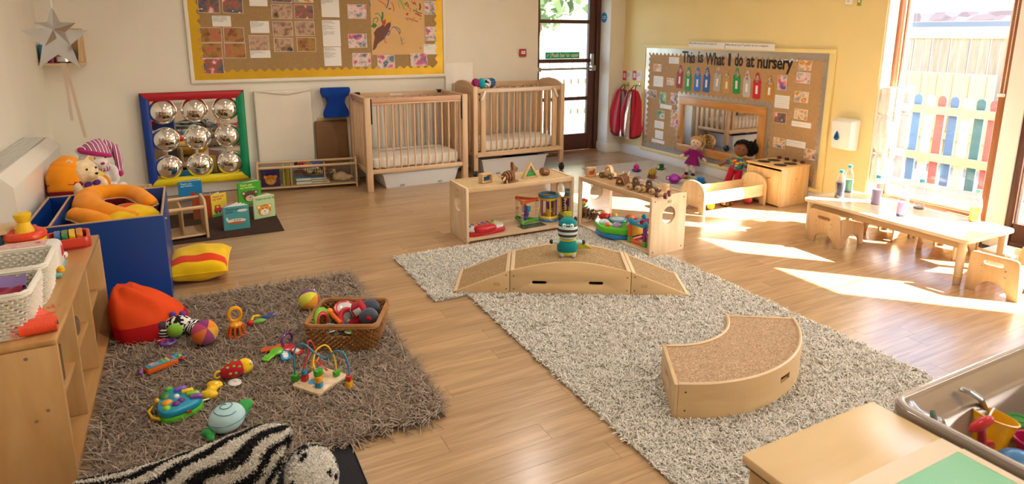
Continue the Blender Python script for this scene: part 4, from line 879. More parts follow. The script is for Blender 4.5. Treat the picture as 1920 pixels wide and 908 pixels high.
cot('cot', 'wooden cot on castors with arched ends standing by the door', 2.60, 3.70, 5.93, 6.51, .975, .235, 2)
def crate(name, label, x0, x1, y0, y1, h, lid=None, rz=0, fill=None):
    c = thing(name, label, 'storage box', ((x0+x1)/2, (y0+y1)/2, 0), rz); a, b = (x1-x0)/2, (y1-y0)/2; t_ = .004; k = .9
    m_ = MB(); lo, hi = (a*k, b*k), (a, b)
    def ring(w_, d, z): return [(-w_,-d,z),(w_,-d,z),(w_,d,z),(-w_,d,z)]
    vs = ring(lo[0],lo[1],0)+ring(hi[0],hi[1],h)+ring(hi[0]-t_,hi[1]-t_,h)+ring(lo[0]-t_,lo[1]-t_,.005)
    fs = [(3,2,1,0),(12,13,14,15)]+[(i,(i+1)%4,4+(i+1)%4,4+i) for i in range(4)]+[(4+i,4+(i+1)%4,8+(i+1)%4,8+i) for i in range(4)]+[(8+i,8+(i+1)%4,12+(i+1)%4,12+i) for i in range(4)]
    obj('tub', m_.add(vs, fs), glassy('#f0f0ee', .1, .1, .85, '#eceef0'), c, bev=.006)
    rm = MB(); pts = ring(hi[0]+.006,hi[1]+.006,h-.004); rm.tube(pts, .008, 6, True); obj('rim', rm, plain('#d9dcdc', .3), c)
    if lid: obj('lid', MB().bx(-a-.008,-b-.008,h+.004,lid*a,b+.008,h+.018), plain('#d6dadb', .3), c, bev=.005)
    for xx in (-a*.5, a*.5): obj('foot_notch', MB().box((xx,-b*k-.002,.02),(.05,.006,.025)), plain('#9a9c9c', .4), c, bev=.002)
    return c
crate('storage_box', 'white plastic storage box under the plain cot', 1.62, 2.42, 5.915, 6.40, .155, 1.0)
crate('storage_box', 'grey white plastic storage box with blue cloth inside under the arched cot', 2.72, 3.52, 5.99, 6.44, .185, .0)
bc = MB().ell((0,0,.09),(.19,.16,.085),20,10,.5); one('folded_blanket', bc, cloth('#12296a'), 'dark blue blanket folded in the box under the arched cot', 'blanket', (3.30, 6.21, .02))
# white mat stood on end behind the arched cot
leaning('white_mat', 'white cloth covered mat standing behind the arched cot', 'mat', 2.535, 2.60+.27, 6.54, 6.56, 1.19, .02, plain('#f4efe6', .85, var=.04, bump=.6, bscale=9), .009)
# caterpillar toy on the cot end
t_ = thing('caterpillar_toy', 'striped purple and teal soft caterpillar hooked over the arched cot end', 'soft toy', (2.628, 6.02, .0))
for i, (x, y, z, r, m_) in enumerate(((.03,-.02,1.0,.05,stripes(['#8a2a6a','#c83a5a','#3a2a5a'],60,0)),(.09,-.03,1.0,.052,cloth('#1aa0b0')),(.15,-.03,1.0,.055,stripes(['#f0f0ec','#1a1a1c'],55,0,wob=.3)),(.21,-.02,1.0,.052,stripes(['#4a2a7a','#2a8a9a'],40,2)),(.12,.03,.90,.045,stripes(['#2aa0a8','#3a4aa0'],50,2)),(.13,.03,.82,.042,stripes(['#6ab82a','#2a4a9a'],40,2)))):
    obj('segment', MB().ell((x,y,z),(r*.85,r,r),16,10), m_, t_)


# wall picture-shelf with discs
shx0, shx1, shz = -1.06, -.755, 1.235
ws = thing('wall_shelf', 'small wooden corner shelf high on the wall behind the silver stars', 'shelf', (0, 0, 0))
obj('shelf_board', MB().bx(shx0,6.36,shz,shx1,YB,shz+.018), MAPLE, ws, bev=.003); obj('back_panel', MB().bx(shx0+.02,YB-.012,shz+.018,shx1,YB,shz+.30), MAPLE, ws, bev=.003)
obj('side_panel', MB().plate([(0,0),(.2,0),(.2,.05),(.05,.30),(0,.30)], .016, frame((shx1-.016,YB,shz),(0,-1,0),(0,0,1))), MAPLEZ, ws, bev=.003)
for i, c in enumerate(('#2a6a9a','#4a9ac0','#e8d070','#3a2a3a','#7a2a5a','#a83a5a')):
    one('disc_case', MB().bx(0,0,0,.013,.13,.15), plain(c,.3), ('dark blue','light blue','yellow','black','purple','pink')[i]+' disc case standing on the wall shelf', 'disc case', (shx0+.012+i*.0145, 6.40, shz+.0185), bev=.001)
one('paper_plate', MB().plate(circ(0,0,.055,24), .012, frame((0,0,.055),(1,0,0),(0,.25,1))), plain('#7f7f82',.4), 'grey round disc leaning on the wall shelf', 'disc', (shx1-.09, 6.50, shz+.019))
t_ = thing('disc_stack', 'stack of silver discs lying on the wall shelf', 'discs', (-.90, 6.45, shz+.019)); obj('spindle_base', MB().lathe([(.062,0),(.064,.006),(.06,.008)]), BLACK, t_); obj('discs', MB().lathe([(.058,.008),(.06,.01),(.06,.05),(.058,.052)]), plain('#cfd2d6',.15,metal=.9), t_)
# silver stars on strings
def star(name, label, c, R, r, rot, tw):
    t_ = thing(name, label, 'star', c, tw); pts = []
    for k in range(10): a = PI/2+rot+k*PI/5; q = R if k % 2 == 0 else r; pts.append((q*math.cos(a), q*math.sin(a)))
    vs = [(p[0],0,p[1]) for p in pts]+[(0,-.012,0),(0,.012,0)]; fs = [(i,(i+1)%10,10) for i in range(10)]+[((i+1)%10,i,11) for i in range(10)]
    obj('star_card', MB().add(vs, fs), plain('#c4c6cc',.12,metal=.95,bump=.2,bscale=9), t_, smooth=False)
    obj('hanging_string', MB().tube([(0,0,R*.95),(0,0,ZC-c[2])], .0009, 5), plain('#e6dfd6',.5), t_); return t_
c1 = Vector((0,0,CAM_H))+ray(105,76)*2.15; c2 = Vector((0,0,CAM_H))+ray(104,55)*2.0
s1 = star('foil_star', 'large silver foil star with ribbon tails in front of the corner shelf', c1, .112, .047, .0, math.radians(-20))
s2 = star('foil_star', 'smaller silver foil star hanging in front of the large star', c2, .066, .028, 0, math.radians(-20))
for k, (x0, x1, L) in enumerate(((.012, .02, .20), (.018, .055, .26))): o = obj('ribbon_tail', MB().grid(lambda u, v, x0=x0, x1=x1, L=L: (x0+(x1-x0)*v+(u-.5)*.011, -.006+.004*math.sin(v*5), -.075-L*v), 2, 10), plain('#d9c6b6',.5,alpha=1), s1)
# ================================================================== MIDDLE OF THE ROOM
def rug(label, x0, x1, y0, y1, base, n, L, wd, lean, cols, bcol, segs=2, cat='rug', name='rug', fringe=.0, jit=.35, tufts=0):
    r = thing(name, label, cat, (x0, y0, 0)); W_, D = x1-x0, y1-y0
    obj('backing', MB().bx(.004,.004,.0005,W_-.004,D-.004,base), plain(bcol, .95), r)
    if tufts:
        cc = np.stack([rng.uniform(0, W_, tufts), rng.uniform(0, D, tufts)], 1); P = cc[rng.integers(0, tufts, n)] + rng.normal(0, .006 if L > .03 else .0042, (n, 2)); P = np.clip(P, 0, [W_, D])
    else: P = np.stack([rng.uniform(0, W_, n), rng.uniform(0, D, n)], 1)
    P = np.concatenate([P, np.full((n, 1), base*.8)], 1)
    N = np.tile([0., 0., 1.], (n, 1)); N[:, :2] += rng.normal(0, .25, (n, 2)); N /= np.linalg.norm(N, axis=1, keepdims=True)
    V, Q, _ = strands(P, N, L, wd, lean, segs, jit); V[:, 2] = np.maximum(V[:, 2], .002)
    tag(fastmesh('pile', V, Q, island(cols), r), kind='stuff'); return r
CRM = ['#cfc6b8','#e6dfd2','#f2ede2','#dad2c4','#f6f2e8','#b3a898']
rug('cream flecked shaggy rug along the front of the low wooden units', 1.14, 2.70, 3.175, 3.975, .010, 60000, .018, .0056, .8, CRM, '#aaa192', tufts=9000)
rug('cream flecked shaggy rug under the curved carpeted platform', 1.34, 2.835, 1.20, 3.165, .010, 110000, .018, .0056, .8, CRM, '#aaa192', tufts=19000)
rug('brown long-pile shaggy rug covered in baby toys', -.42, .80, 2.12, 3.80, .010, 72000, .042, .0058, 1.15, ['#83705f','#a8947f','#937f6c','#bda995','#9e8a76','#766352'], '#6a5848', tufts=9000)
rug('flat pale grey carpet under the dolls in front of the display board', 3.92, 4.94, 4.30, 5.90, .006, 30000, .006, .004, .9, ['#cdc7bc','#dcd6ca','#c0b9ad'], '#c4bdb1', 1)
# ---- low play units
CARP = speck(['#cbb084','#bfa273','#d4bb91','#b39565'], 260); CARPD = speck(['#b08e64','#a18056','#bb9a70','#c4a47c'], 260)
def unit(label, loc, rz, L, D, H_, carp):
    """length along local x, end panels at x=0 and x=L"""
    u = thing('play_unit', label, 'shelf unit', loc, rz); t_ = .02
    out = rrect(D, H_, .008, 3, D/2, H_/2)
    for x in (0, L-t_):
        p = obj('end_panel', MB().plate(out, t_, frame((x,0,0),(0,1,0),(0,0,1)), holes=[circ(D/2, H_*.66, .062, 28)]), PALEZ, u, bev=.003)
        for y in (.03, D-.03):
            for z in (.03, H_-.03): obj('screw', MB().cyl((x-.001 if x == 0 else L-.002, y, z), (x+.002 if x == 0 else L+.001, y, z), .005, n=10), SCREW, p)
        mk = MB()
        for k in (-1, 0, 1): mk.tube([(x-.0006 if x == 0 else L+.0006, D/2+k*.014-.005, H_*.87), (x-.0006 if x == 0 else L+.0006, D/2+k*.014, H_*.87+.02), (x-.0006 if x == 0 else L+.0006, D/2+k*.014+.005, H_*.87)], .0008, 4)
        obj('burnt_mark', mk, plain('#b08a60', .7), p)
    obj('top_board', MB().bx(t_,.012,H_-.034,L-t_,D-.012,H_-.016), PALE, u); tp = obj('carpet_top', MB().bx(t_,.014,H_-.016,L-t_,D-.014,H_-.008), carp, u)
    for y in (0, D-.016): obj('top_lip', MB().bx(t_,y,H_-.036,L-t_,y+.016,H_-.0), BEECH, u, bev=.004)
    obj('bottom_shelf', MB().bx(t_,.004,.012,L-t_,D-.004,.03), PALE, u, bev=.003)
    for x, s in ((t_, 1), (L-t_, -1)): obj('mirror_lining', MB().plate(rrect(D-.05, H_-.08, .004, 2, D/2, H_/2), .003, frame((x if s > 0 else x-.003,0,0),(0,1,0),(0,0,1)), holes=[circ(D/2, H_*.66, .066, 28)]), MIRROR, u, smooth=False)
    return u
unit('low wooden play unit holding the drum toy, parallel to the cots', (1.705, 4.035, 0), 0, .915, .325, .415, CARP)
U2 = math.radians(5)
unit('low wooden play unit holding the green activity table, beside the dolls bed', (2.715+.335*math.cos(U2), 3.215+.335*math.sin(U2), 0), math.radians(95), .80, .335, .42, CARPD)
one('mirror_strip', MB().bx(-.11,-.045,0,.11,.045,.002), plain('#4a4c4c', .15, spec=.7), 'dark reflective strip on the bottom shelf beside the triangular rattle toy', 'strip', (2.30, 4.13, .0305), .06)
# ---- wooden toys on the units
WK = wood('#8a5a30', '#6a4020', axis=0, scale=14, rough=.45); LT = wood('#d8b88a', '#c49c68', axis=0, scale=12); DK = wood('#7a5c40', '#5a4230', axis=0, scale=14)
TU = .4075; UT2 = .4125
def hollow_block(label, loc, rz, w_, h, d_, t_, pane):
    b = thing('frame_block', label, 'block', loc, rz)
    obj('wood_frame', MB().plate([(-w_/2,0),(w_/2,0),(w_/2,h),(-w_/2,h)], d_, frame((0,d_/2,0),(1,0,0),(0,0,1)), holes=[[(-w_/2+t_,t_),(w_/2-t_,t_),(w_/2-t_,h-t_),(-w_/2+t_,h-t_)]]), LT, b, bev=.003)
    obj('colour_pane', MB().bx(-w_/2+t_,-.003,t_,w_/2-t_,.003,(h-t_)*.72), plain(pane, .2, coat=.3), b); return b
hollow_block('wooden frame block with a blue pane on the low unit', G(910,342,TU), .28, .10, .072, .05, .014, '#1f5a96')
hollow_block('square wooden frame block with a red pane on the low unit', G(1108,331,UT2), -.1, .075, .075, .035, .014, '#c8503a')
tb = thing('triangle_block', 'triangular wooden frame block with green sand inside', 'block', G(993,333,TU), .12)
obj('wood_frame', MB().plate([(-.075,0),(.075,0),(0,.125)], .035, frame((0,.017,0),(1,0,0),(0,0,1)), holes=[[(-.052,.012),(.052,.012),(0,.1)]]), LT, tb, bev=.002); obj('green_fill', MB().plate([(-.052,.012),(.052,.012),(.03,.05),(-.03,.05)], .02, frame((0,.01,0),(1,0,0),(0,0,1))), plain('#1f8a3a', .4), tb)
one('wood_roller', MB().lathe([(.001,-.035),(.026,-.035),(.029,-.03),(.029,.03),(.026,.035),(.001,.035)], n=24, M=Matrix.Rotation(PI/2+.3,4,'Y')), WK, 'small brown wooden roller on the far end of the low unit', 'roller', G(1021,329,TU)+Vector((0,0,.03)), .2)
# rabbit made of wooden rings
rbt = thing('wooden_rabbit', 'brown wooden ring-bodied rabbit pull toy on the low unit', 'toy', G(955,342,TU), .35)
for i, (x, r) in enumerate(((-.05,.034),(-.028,.042),(-.006,.045),(.016,.042))): obj('body_ring', MB().cyl((x-.008,0,.048),(x+.008,0,.048),r,n=24), WK, rbt, bev=.003)
obj('head', MB().plate([(.02,.06),(.035,.05),(.06,.075),(.082,.082),(.085,.1),(.065,.115),(.05,.122),(.038,.15),(.026,.152),(.024,.12),(.03,.1),(.018,.08)], .03, frame((0,.015,0),(1,0,0),(0,0,1))), WK, rbt, bev=.005)
obj('tail_pegs', MB().cyl((-.055,-.012,.05),(-.10,-.03,.03),.007,n=8).cyl((-.055,.012,.05),(-.09,.02,.055),.007,n=8).cyl((-.05,-.02,.03),(-.07,-.045,.006),.007,n=8), LT, rbt); obj('foot', MB().box((.02,0,.006),(.11,.06,.012)), WK, rbt, bev=.004); obj('eye', MB().cyl((.064,-.0165,.1),(.064,.0165,.1),.004,n=8), BLACK, rbt)
def car(label, loc, rz, body, wheel, hub, s=1., cab=True, truck=False):
    c = thing('wooden_car', label, 'toy car', loc, rz)
    pr = [(-.055,.016),(.055,.016),(.055,.04),(.025,.045)]+arc(0,.062,.026,0,180,8)+[(-.03,.045),(-.055,.04)] if not truck else [(-.07,.016),(.06,.016),(.06,.032),(-.01,.034),(-.018,.075),(-.06,.078),(-.07,.05)]
    hl = [circ(0,.062,.013,14)] if not truck else [circ(-.042,.056,.011,12)]
    obj('body', MB().plate([(x*s,z*s) for x,z in pr], .034*s, frame((0,.017*s,0),(1,0,0),(0,0,1)), holes=[[(x*s,z*s) for x,z in h] for h in hl]), body, c, bev=.003)
    for x in (-.036, .036):
        for y in (-1, 1):
            w_ = obj('wheel', MB().cyl((x*s,y*.018*s,.02*s),(x*s,y*.036*s,.02*s),.02*s,n=18), wheel, c, bev=.002); obj('hub', MB().cyl((x*s,y*.036*s,.02*s),(x*s,y*.039*s,.02*s),.008*s,n=10), hub, w_)
    return c
car('pale wooden toy car with dark wheels beside the red pane block', G(1141,334,UT2), 1.9, LT, DK, GREYM, 1.15)
car('dark brown wooden toy car beside the wooden hedgehog', G(1194,357,UT2), 1.7, DK, LT, GREYM, 1.15)
car('dark brown wooden toy car next to the pale truck', G(1219,362,UT2), 1.75, DK, LT, GREYM, 1.1)
car('pale wooden toy truck with red-brown wheels at the end of the unit', G(1243,370,UT2), 3.7, LT, plain('#6a3a34',.5), plain('#b09080',.5), 1.1, truck=True)
def spiky(label, loc, rz, s=1.):
    h = thing('wooden_hedgehog', label, 'toy', loc, rz)
    for k, (x, a) in enumerate(((-.05,-.5),(-.025,-.2),(0,0),(.025,.25),(.05,.5))): obj('rib', MB().plate([(-.035*s,0),(-.012*s,.004),(.012*s,.004),(.035*s,0),(.028*s,.035*s),(.016*s,.065*s),(-.016*s,.065*s),(-.028*s,.035*s)], .013*s, Matrix.Translation((x*s,0,.006)) @ Matrix.Rotation(a*.6,4,'Y') @ frame((0,0,0),(0,1,0),(0,0,1))), WK, h, bev=.002)
    obj('spine', MB().cyl((-.07*s,0,.035*s),(.07*s,0,.035*s),.008*s,n=8), LT, h)
    for k, (y, z) in enumerate(((.025,.05),(-.02,.055),(.0,.03))): obj('peg', MB().cyl((.05*s,y*s,z*s),(.12*s,(y+.012)*s,(z+.012)*s),.006*s,n=8), LT, h)
spiky('brown wooden ribbed hedgehog toy standing on the unit between the cars', G(1167,346,UT2), .6, 1.05)
# ---- toys inside the units
def P5(t_, name, mb, col, **k): return obj(name, mb, plastic(col) if isinstance(col, str) else col, t_, **k)
kp = thing('toy_keyboard', 'white and red toy keyboard with coloured buttons inside the low unit', 'toy', (1.90, 4.16, .031), .1)
P5(kp, 'base', MB().plate(rrect(.33,.17,.06,5), .03), '#c8202c', bev=.006); P5(kp, 'top', MB().plate(rrect(.31,.15,.05,5,0,.008), .022, Matrix.Translation((0,0,.03))), '#ece8e2', bev=.006); P5(kp, 'red_grille', MB().ell((-.03,-.07,.05),(.09,.04,.03),16,10,.6), '#c41f2c')
for i in range(12): P5(kp, 'button', MB().ell((-.12+.045*(i % 6), .015+.035*(i//6), .054),(.017,.013,.009),10,7), ('#2a7ab8','#e0b82a','#3a9a4a','#c8303a','#7a4a9a','#e87a2a')[(i*5+i//6) % 6])
tr_ = thing('triangle_rattle', 'clear triangular rattle tower with an orange top and green base', 'toy', (2.30, 4.24, .031), .3)
TP = [(.095*math.cos(a), .095*math.sin(a)) for a in (PI/2, PI/2+2*PI/3, PI/2+4*PI/3)]
for z, c in ((.018,'#5ab53a'),(.182,'#e8662a')):
    P5(tr_, 'triangle_ring', MB().tube([(x,y,z) for x,y in TP for _ in (0,)]+[], .013, 8, True), c)
    for x, y in TP: P5(tr_, 'corner_ball', MB().ell((x,y,z),.018,12,8), c)
for x, y in TP: P5(tr_, 'clear_post', MB().lathe([(.014,.03),(.016,.06),(.008,.1),(.016,.14),(.014,.17)], (x,y,0), 12), glassy('#f6f6f6', .1, 0, .12)); P5(tr_, 'collar', MB().torus((x,y,.1),.01,.005,n=14,m=6), '#e8c02a')
P5(tr_, 'spinner', MB().box((0,0,.09),(.05,.05,.09),.4), '#6a4aa0', bev=.012); P5(tr_, 'spinner_panel', MB().box((.01,-.03,.11),(.055,.012,.045),.4), '#1fa0d8', bev=.004); P5(tr_, 'spinner_post', MB().cyl((.02,.02,.02),(.02,.02,.17),.01), '#e8b82a'); P5(tr_, 'side_ball', MB().ell((-.035,-.03,.045),.018,12,8), '#4a3a8a')
dr = thing('drum_rattle', 'yellow and blue drum shaped rattle with a purple spinner', 'toy', (2.50, 4.22, .031), .2)
for z, c, r in ((.012,'#3a8ab8',.085),(.028,'#efc22a',.08),(.186,'#efc22a',.078),(.205,'#3a8ab8',.085)): P5(dr, 'ring', MB().torus((0,0,z),r-.014,.015,n=28,m=8), c)
for k in range(6): a = k*PI/3; P5(dr, 'bar', MB().cyl((.066*math.cos(a),.066*math.sin(a),.03),(.066*math.cos(a),.066*math.sin(a),.19),.006,n=8), ('#efc22a','#6a3a8a')[k % 2])
P5(dr, 'spinner', MB().ell((0,-.02,.125),(.036,.016,.036),16,10), '#6a2f8a'); P5(dr, 'stem', MB().cyl((0,0,.03),(0,0,.1),.016), '#efc22a'); P5(dr, 'clear_drum', MB().lathe([(.06,.03),(.06,.19)], n=24), glassy('#fafafa', .08))
P5(dr, 'spiral', MB().tube([(.045+.008*math.cos(k), .008*math.sin(k), .04+.0035*k) for k in range(40)], .004, 5), '#4a3a9a')
u2c = lambda a, b: Vector((2.715+a*math.cos(U2)-b*math.sin(U2), 3.215+a*math.sin(U2)+b*math.cos(U2), .031))
at_ = thing('activity_table', 'round green and blue activity table top with a drum pad inside the unit', 'toy', u2c(.125,.45), .2); at_.scale = (1.2, 1.2, 1.1)
P5(at_, 'blue_base', MB().plate(circ(0,0,.15,10), .035), '#1f86d0', bev=.01); m_ = MB(); m_.plate([(.152*(1+.04*math.cos(6*t))*math.cos(t), .152*(1+.04*math.cos(6*t))*math.sin(t)) for t in [2*PI*k/36 for k in range(36)]], .045, Matrix.Translation((0,0,.033))); P5(at_, 'green_top', m_, '#5ac02a', bev=.012)
P5(at_, 'drum_pad', MB().lathe([(.001,.08),(.055,.08),(.06,.084),(.055,.092),(.001,.09)], (.02,.03,0), 24), '#4aa8d8'); P5(at_, 'pad_skin', MB().lathe([(.001,.091),(.05,.0915)], (.02,.03,0), 24), plain('#dfe6ea',.2))
for x, y, r, c in ((-.09,.05,.035,'#c8dce0'),(-.08,-.05,.03,'#b08ad0'),(-.12,-.01,.018,'#e86a2a'),(.02,-.085,.03,'#6ab0d8'),(.09,-.06,.03,'#c8303a'),(.12,.02,.035,'#e8622a'),(.07,.1,.02,'#e8c02a'),(.03,.115,.018,'#c8303a'),(-.01,.115,.018,'#2a5ab0'),(-.03,-.1,.02,'#c9ae7a')): P5(at_, 'button', MB().ell((x,y,.085),(r,r*.8,.02),14,8), c)
P5(at_, 'spinning_top', MB().lathe([(.001,.08),(.02,.085),(.032,.11),(.03,.12),(.012,.128),(.008,.145),(.001,.148)], (-.05,.09,0), 18), '#c8202c'); P5(at_, 'top_cap', MB().ell((-.05,.09,.135),(.014,.014,.012)), '#efc02a')
ac = thing('activity_cube', 'square activity cube with a blue top, orange and purple posts and hanging beads', 'toy', u2c(.125,.185), .15)
for x in (-.07,.07):
    for y in (-.07,.07):
        P5(ac, 'post', MB().box((x,y,.085),(.024,.024,.1)), '#8a2f90' if x*y > 0 else '#e8622a', bev=.005); P5(ac, 'post_foot', MB().box((x,y,.02),(.03,.03,.04)), '#5ab53a' if x < 0 else '#e8622a', bev=.006); P5(ac, 'knob', MB().ell((x,y,.165),.02,12,8), '#1fa0c8')
for a, b_ in (((-.07,-.07),(.07,-.07)),((.07,-.07),(.07,.07)),((.07,.07),(-.07,.07)),((-.07,.07),(-.07,-.07))): P5(ac, 'top_bar', MB().cyl((a[0],a[1],.145),(b_[0],b_[1],.145),.012,n=10), '#1f9ac8'); P5(ac, 'base_bar', MB().cyl((a[0],a[1],.016),(b_[0],b_[1],.016),.012,n=10), '#e8622a')
P5(ac, 'yellow_panel', MB().box((0,.066,.09),(.11,.01,.1)), '#efc02a', bev=.004); P5(ac, 'red_roller', MB().cyl((-.05,-.02,.16),(.04,-.02,.16),.022,n=18), stripes(['#c8202c','#3a5ab0','#c8202c'],60,0,.3)); P5(ac, 'cord', MB().tube([(0,-.05,.14),(0,-.05,.04)], .003, 6), '#e8d02a')
for k, c in enumerate(('#c8303a','#3a6ab8','#c8303a')): P5(ac, 'bead', MB().ell((-.05,-.062,.06+.03*k),(.016,.012,.012),10,7), c)
P5(ac, 'arch', MB().tube([(.05*math.cos(a), -.055, .03+.045*math.sin(a)) for a in [PI*k/10 for k in range(11)]], .006, 6), stripes(['#c8303a','#e8c02a','#3a9a4a'],50,0,.3)); P5(ac, 'base_ball', MB().ell((0,-.055,.035),(.02,.014,.014)), '#c8202c')
spiky('brown wooden ribbed toy lying inside the unit behind the activity table', u2c(.17,.66), 1.2, 1.2)
# ---- ramps on the rug
O_ = Vector((1.276, 3.231, .012)); RU = math.atan2(2.564-3.231, 2.48-1.276)
def ramp_piece(label, x0, L, D, prof, t_=.014, slots=(), logo=None, screws=()):
    r = thing('carpeted_ramp', label, 'ramp', O_+Vector((x0*math.cos(RU), x0*math.sin(RU), 0)), RU)
    poly = [(0,0),(L,0)]+[(p[0],p[1]) for p in prof[::-1]]
    if prof[0][1] < .02: poly = [(L,0)]+[(p[0],p[1]) for p in prof[::-1]]+([(0,0)] if prof[0][1] > 0 else [])
    if prof[-1][1] < .02: poly = [(0,0),(L,0)]+[(p[0],p[1]) for p in prof[::-1]]
    for y in (t_, D):
        s_ = obj('side_panel', MB().plate(poly, t_, frame((0,y,0),(1,0,0),(0,0,1)), holes=[rrect(.085,.02,.0098,5,sx,sz) for sx,sz in slots]), MAPLE, r, bev=.002)
        if y == t_:
            for sx, sz in screws: obj('screw', MB().cyl((sx,-.0008,sz),(sx,.002,sz),.0042,n=8), SCREW, s_)
            if logo:
                mk = MB()
                for k in (-1,0,1): mk.tube([(logo[0]+k*.013-.005,-.0006,logo[1]-.01),(logo[0]+k*.013,-.0006,logo[1]+.012),(logo[0]+k*.013+.005,-.0006,logo[1]-.01)], .001, 4)
                obj('burnt_mark', mk, plain('#a06a34', .7), s_)
    deck = MB(); n = len(prof)-1; lo = [(p[0], max(.003, p[1]-.014)) for p in prof]; hi = [(p[0], max(.006, p[1]-.006)) for p in prof]
    for a in range(n):
        (xa, za), (xb, zb) = hi[a], hi[a+1]; (xc, zc), (xd, zd) = lo[a], lo[a+1]
        deck.add([(xa,t_,za),(xb,t_,zb),(xb,D-t_,zb),(xa,D-t_,za),(xc,t_,zc),(xd,t_,zd),(xd,D-t_,zd),(xc,D-t_,zc)], [(0,1,2,3),(4,7,6,5),(0,4,5,1),(3,2,6,7),(1,5,6,2),(0,3,7,4)])
    obj('carpet_deck', deck, speck(['#ab8f6a','#9c805b','#b59a76','#927650'], 240), r)
    for (xx, zz) in (prof[0], prof[-1]):
        if zz > .03: obj('end_board', MB().bx(xx if xx < L/2 else xx-.014, t_, .004, xx+.014 if xx < L/2 else xx, D-t_, zz-.001), PALEY, r, bev=.002)
    for (xx, zz, sg) in ((prof[0][0], prof[0][1], 1), (prof[-1][0], prof[-1][1], -1)):
        j = 1 if sg > 0 else -2; sl = math.atan2(prof[j][1]-zz, prof[j][0]-xx) if sg > 0 else math.atan2(zz-prof[j][1], xx-prof[j][0])
        obj('lip_strip', MB().box((xx+sg*.013*math.cos(sl), D/2, max(.005,zz)+sg*.013*math.sin(sl)-.001), (.024, D, .010), 0, 0, -sl), PALEY, r, bev=.002)
    return r
JH = .142
ramp_piece('sloping carpeted wooden ramp at the end nearer the brown rug', 0, .330, .345, [(0,.006),(.33,JH)], logo=(.255,.06), screws=((.31,.115),(.31,.03),(.012,.006)))
mid = [(.70*k/14, JH+.058*math.sin(PI*k/14)) for k in range(15)]
ramp_piece('arched carpeted wooden bridge between the two sloping ramps', .333, .70, .345, mid, slots=((.17,.072),(.50,.072)), screws=((.02,.11),(.02,.03),(.68,.11),(.68,.03)))
ramp_piece('sloping carpeted wooden ramp at the end nearer the window', 1.036, .340, .345, [(0,JH),(.34,.006)], logo=(.075,.06), screws=((.02,.115),(.02,.03),(.328,.006)))
# ---- curved platform
cp = thing('curved_platform', 'quarter-ring wooden platform with a tan carpet top on the cream rug', 'platform', (1.946, 2.237, .012))
A0, A1, RO, RI, PHt = -122, -32, .66, .335, .152
def ringwall(R, t_, z0, z1, slots=()):
    m_ = MB(); n = 40
    cells = [(A0+(A1-A0)*k/n, A0+(A1-A0)*(k+1)/n) for k in range(n)]
    for a, b_ in cells:
        zs = [(z0, z1)]
        for (s0, s1, q0, q1) in slots:
            if s0 <= (a+b_)/2 <= s1: zs = [(z0, q0), (q1, z1)]
        for za, zb in zs:
            ca, sa, cb, sb = math.cos(math.radians(a)), math.sin(math.radians(a)), math.cos(math.radians(b_)), math.sin(math.radians(b_)); R2 = R-t_
            m_.add([(R*ca,R*sa,za),(R*cb,R*sb,za),(R2*cb,R2*sb,za),(R2*ca,R2*sa,za),(R*ca,R*sa,zb),(R*cb,R*sb,zb),(R2*cb,R2*sb,zb),(R2*ca,R2*sa,zb)], [(0,3,2,1),(4,5,6,7),(0,1,5,4),(2,3,7,6),(1,2,6,5),(3,0,4,7)])
    return m_
obj('outer_wall', ringwall(RO, .014, 0, PHt, ((-79.5,-71.5,.075,.102),)), MAPLE, cp, ang=30); obj('inner_wall', ringwall(RI+.014, .014, 0, PHt), MAPLE, cp, ang=30)
top = arc(0,0,RO-.014,A0+.1,A1-1.4,36)+arc(0,0,RI+.014,A1-2.7,A0+.1,24)
obj('carpet_top', MB().plate(top, .012, Matrix.Translation((0,0,PHt-.016))), speck(['#bb9c7d','#ac8d6e','#c8aa8b','#a08264'], 240), cp)
obj('outer_edge_trim', MB().tube([(p[0],p[1],PHt-.001) for p in arc(0,0,RO-.008,A0,A1,40)], .0065, 6), PALE, cp); obj('inner_edge_trim', MB().tube([(p[0],p[1],PHt-.001) for p in arc(0,0,RI+.008,A0,A1,30)], .0065, 6), PALE, cp)
for a in (A0, A1):
    ca, sa = math.cos(math.radians(a)), math.sin(math.radians(a))
    obj('end_panel', MB().plate([(RI,0),(RO,0),(RO,PHt),(RI,PHt)], .016, frame((-.008*(-sa)*(1 if a == A0 else 1),-.008*ca,0) if False else (0,0,0),(ca,sa,0),(0,0,1)), holes=[rrect(.085,.026,.012,5,(RO+RI)/2,.088)]), MAPLE, cp, bev=.003)
for z in (.04, .12): obj('screw', MB().cyl((RO*math.cos(math.radians(A0+2.5)),RO*math.sin(math.radians(A0+2.5)),z),((RO+.001)*math.cos(math.radians(A0+2.5)),(RO+.001)*math.sin(math.radians(A0+2.5)),z),.004,n=8), SCREW, cp)
# ---- striped soft toy sitting on the bridge
zt = thing('plush_raccoon', 'soft animal with a striped brown and pale blue head, teal body and lime cape', 'soft toy', Vector((1.93, 3.03, .012+.189)), math.radians(-30))
TEAL, LIME, PB, BR = cloth('#0f7f86'), cloth('#b9b83a'), cloth('#bcd9d8'), cloth('#4a352e')
sb = stripes(['#4a352e','#bcd9d8'], 31, 2)
obj('body', MB().ell((0,0,.058),(.062,.048,.052),20,12,.75), TEAL, zt); obj('belly_hem', MB().ell((0,0,.026),(.058,.046,.026),20,8,.7), LIME, zt); obj('collar', MB().ell((0,0,.104),(.052,.042,.014),20,8), LIME, zt)
hd = obj('head', MB().ell((0,-.006,.165),(.06,.05,.068),24,16,.9), sb, zt); obj('forehead', MB().ell((0,-.004,.204),(.0545,.0495,.036),22,10,.9), TEAL, zt)
obj('hood_seam', MB().torus((0,-.002,.206),.048,.005,n=24,m=6), PB, zt)
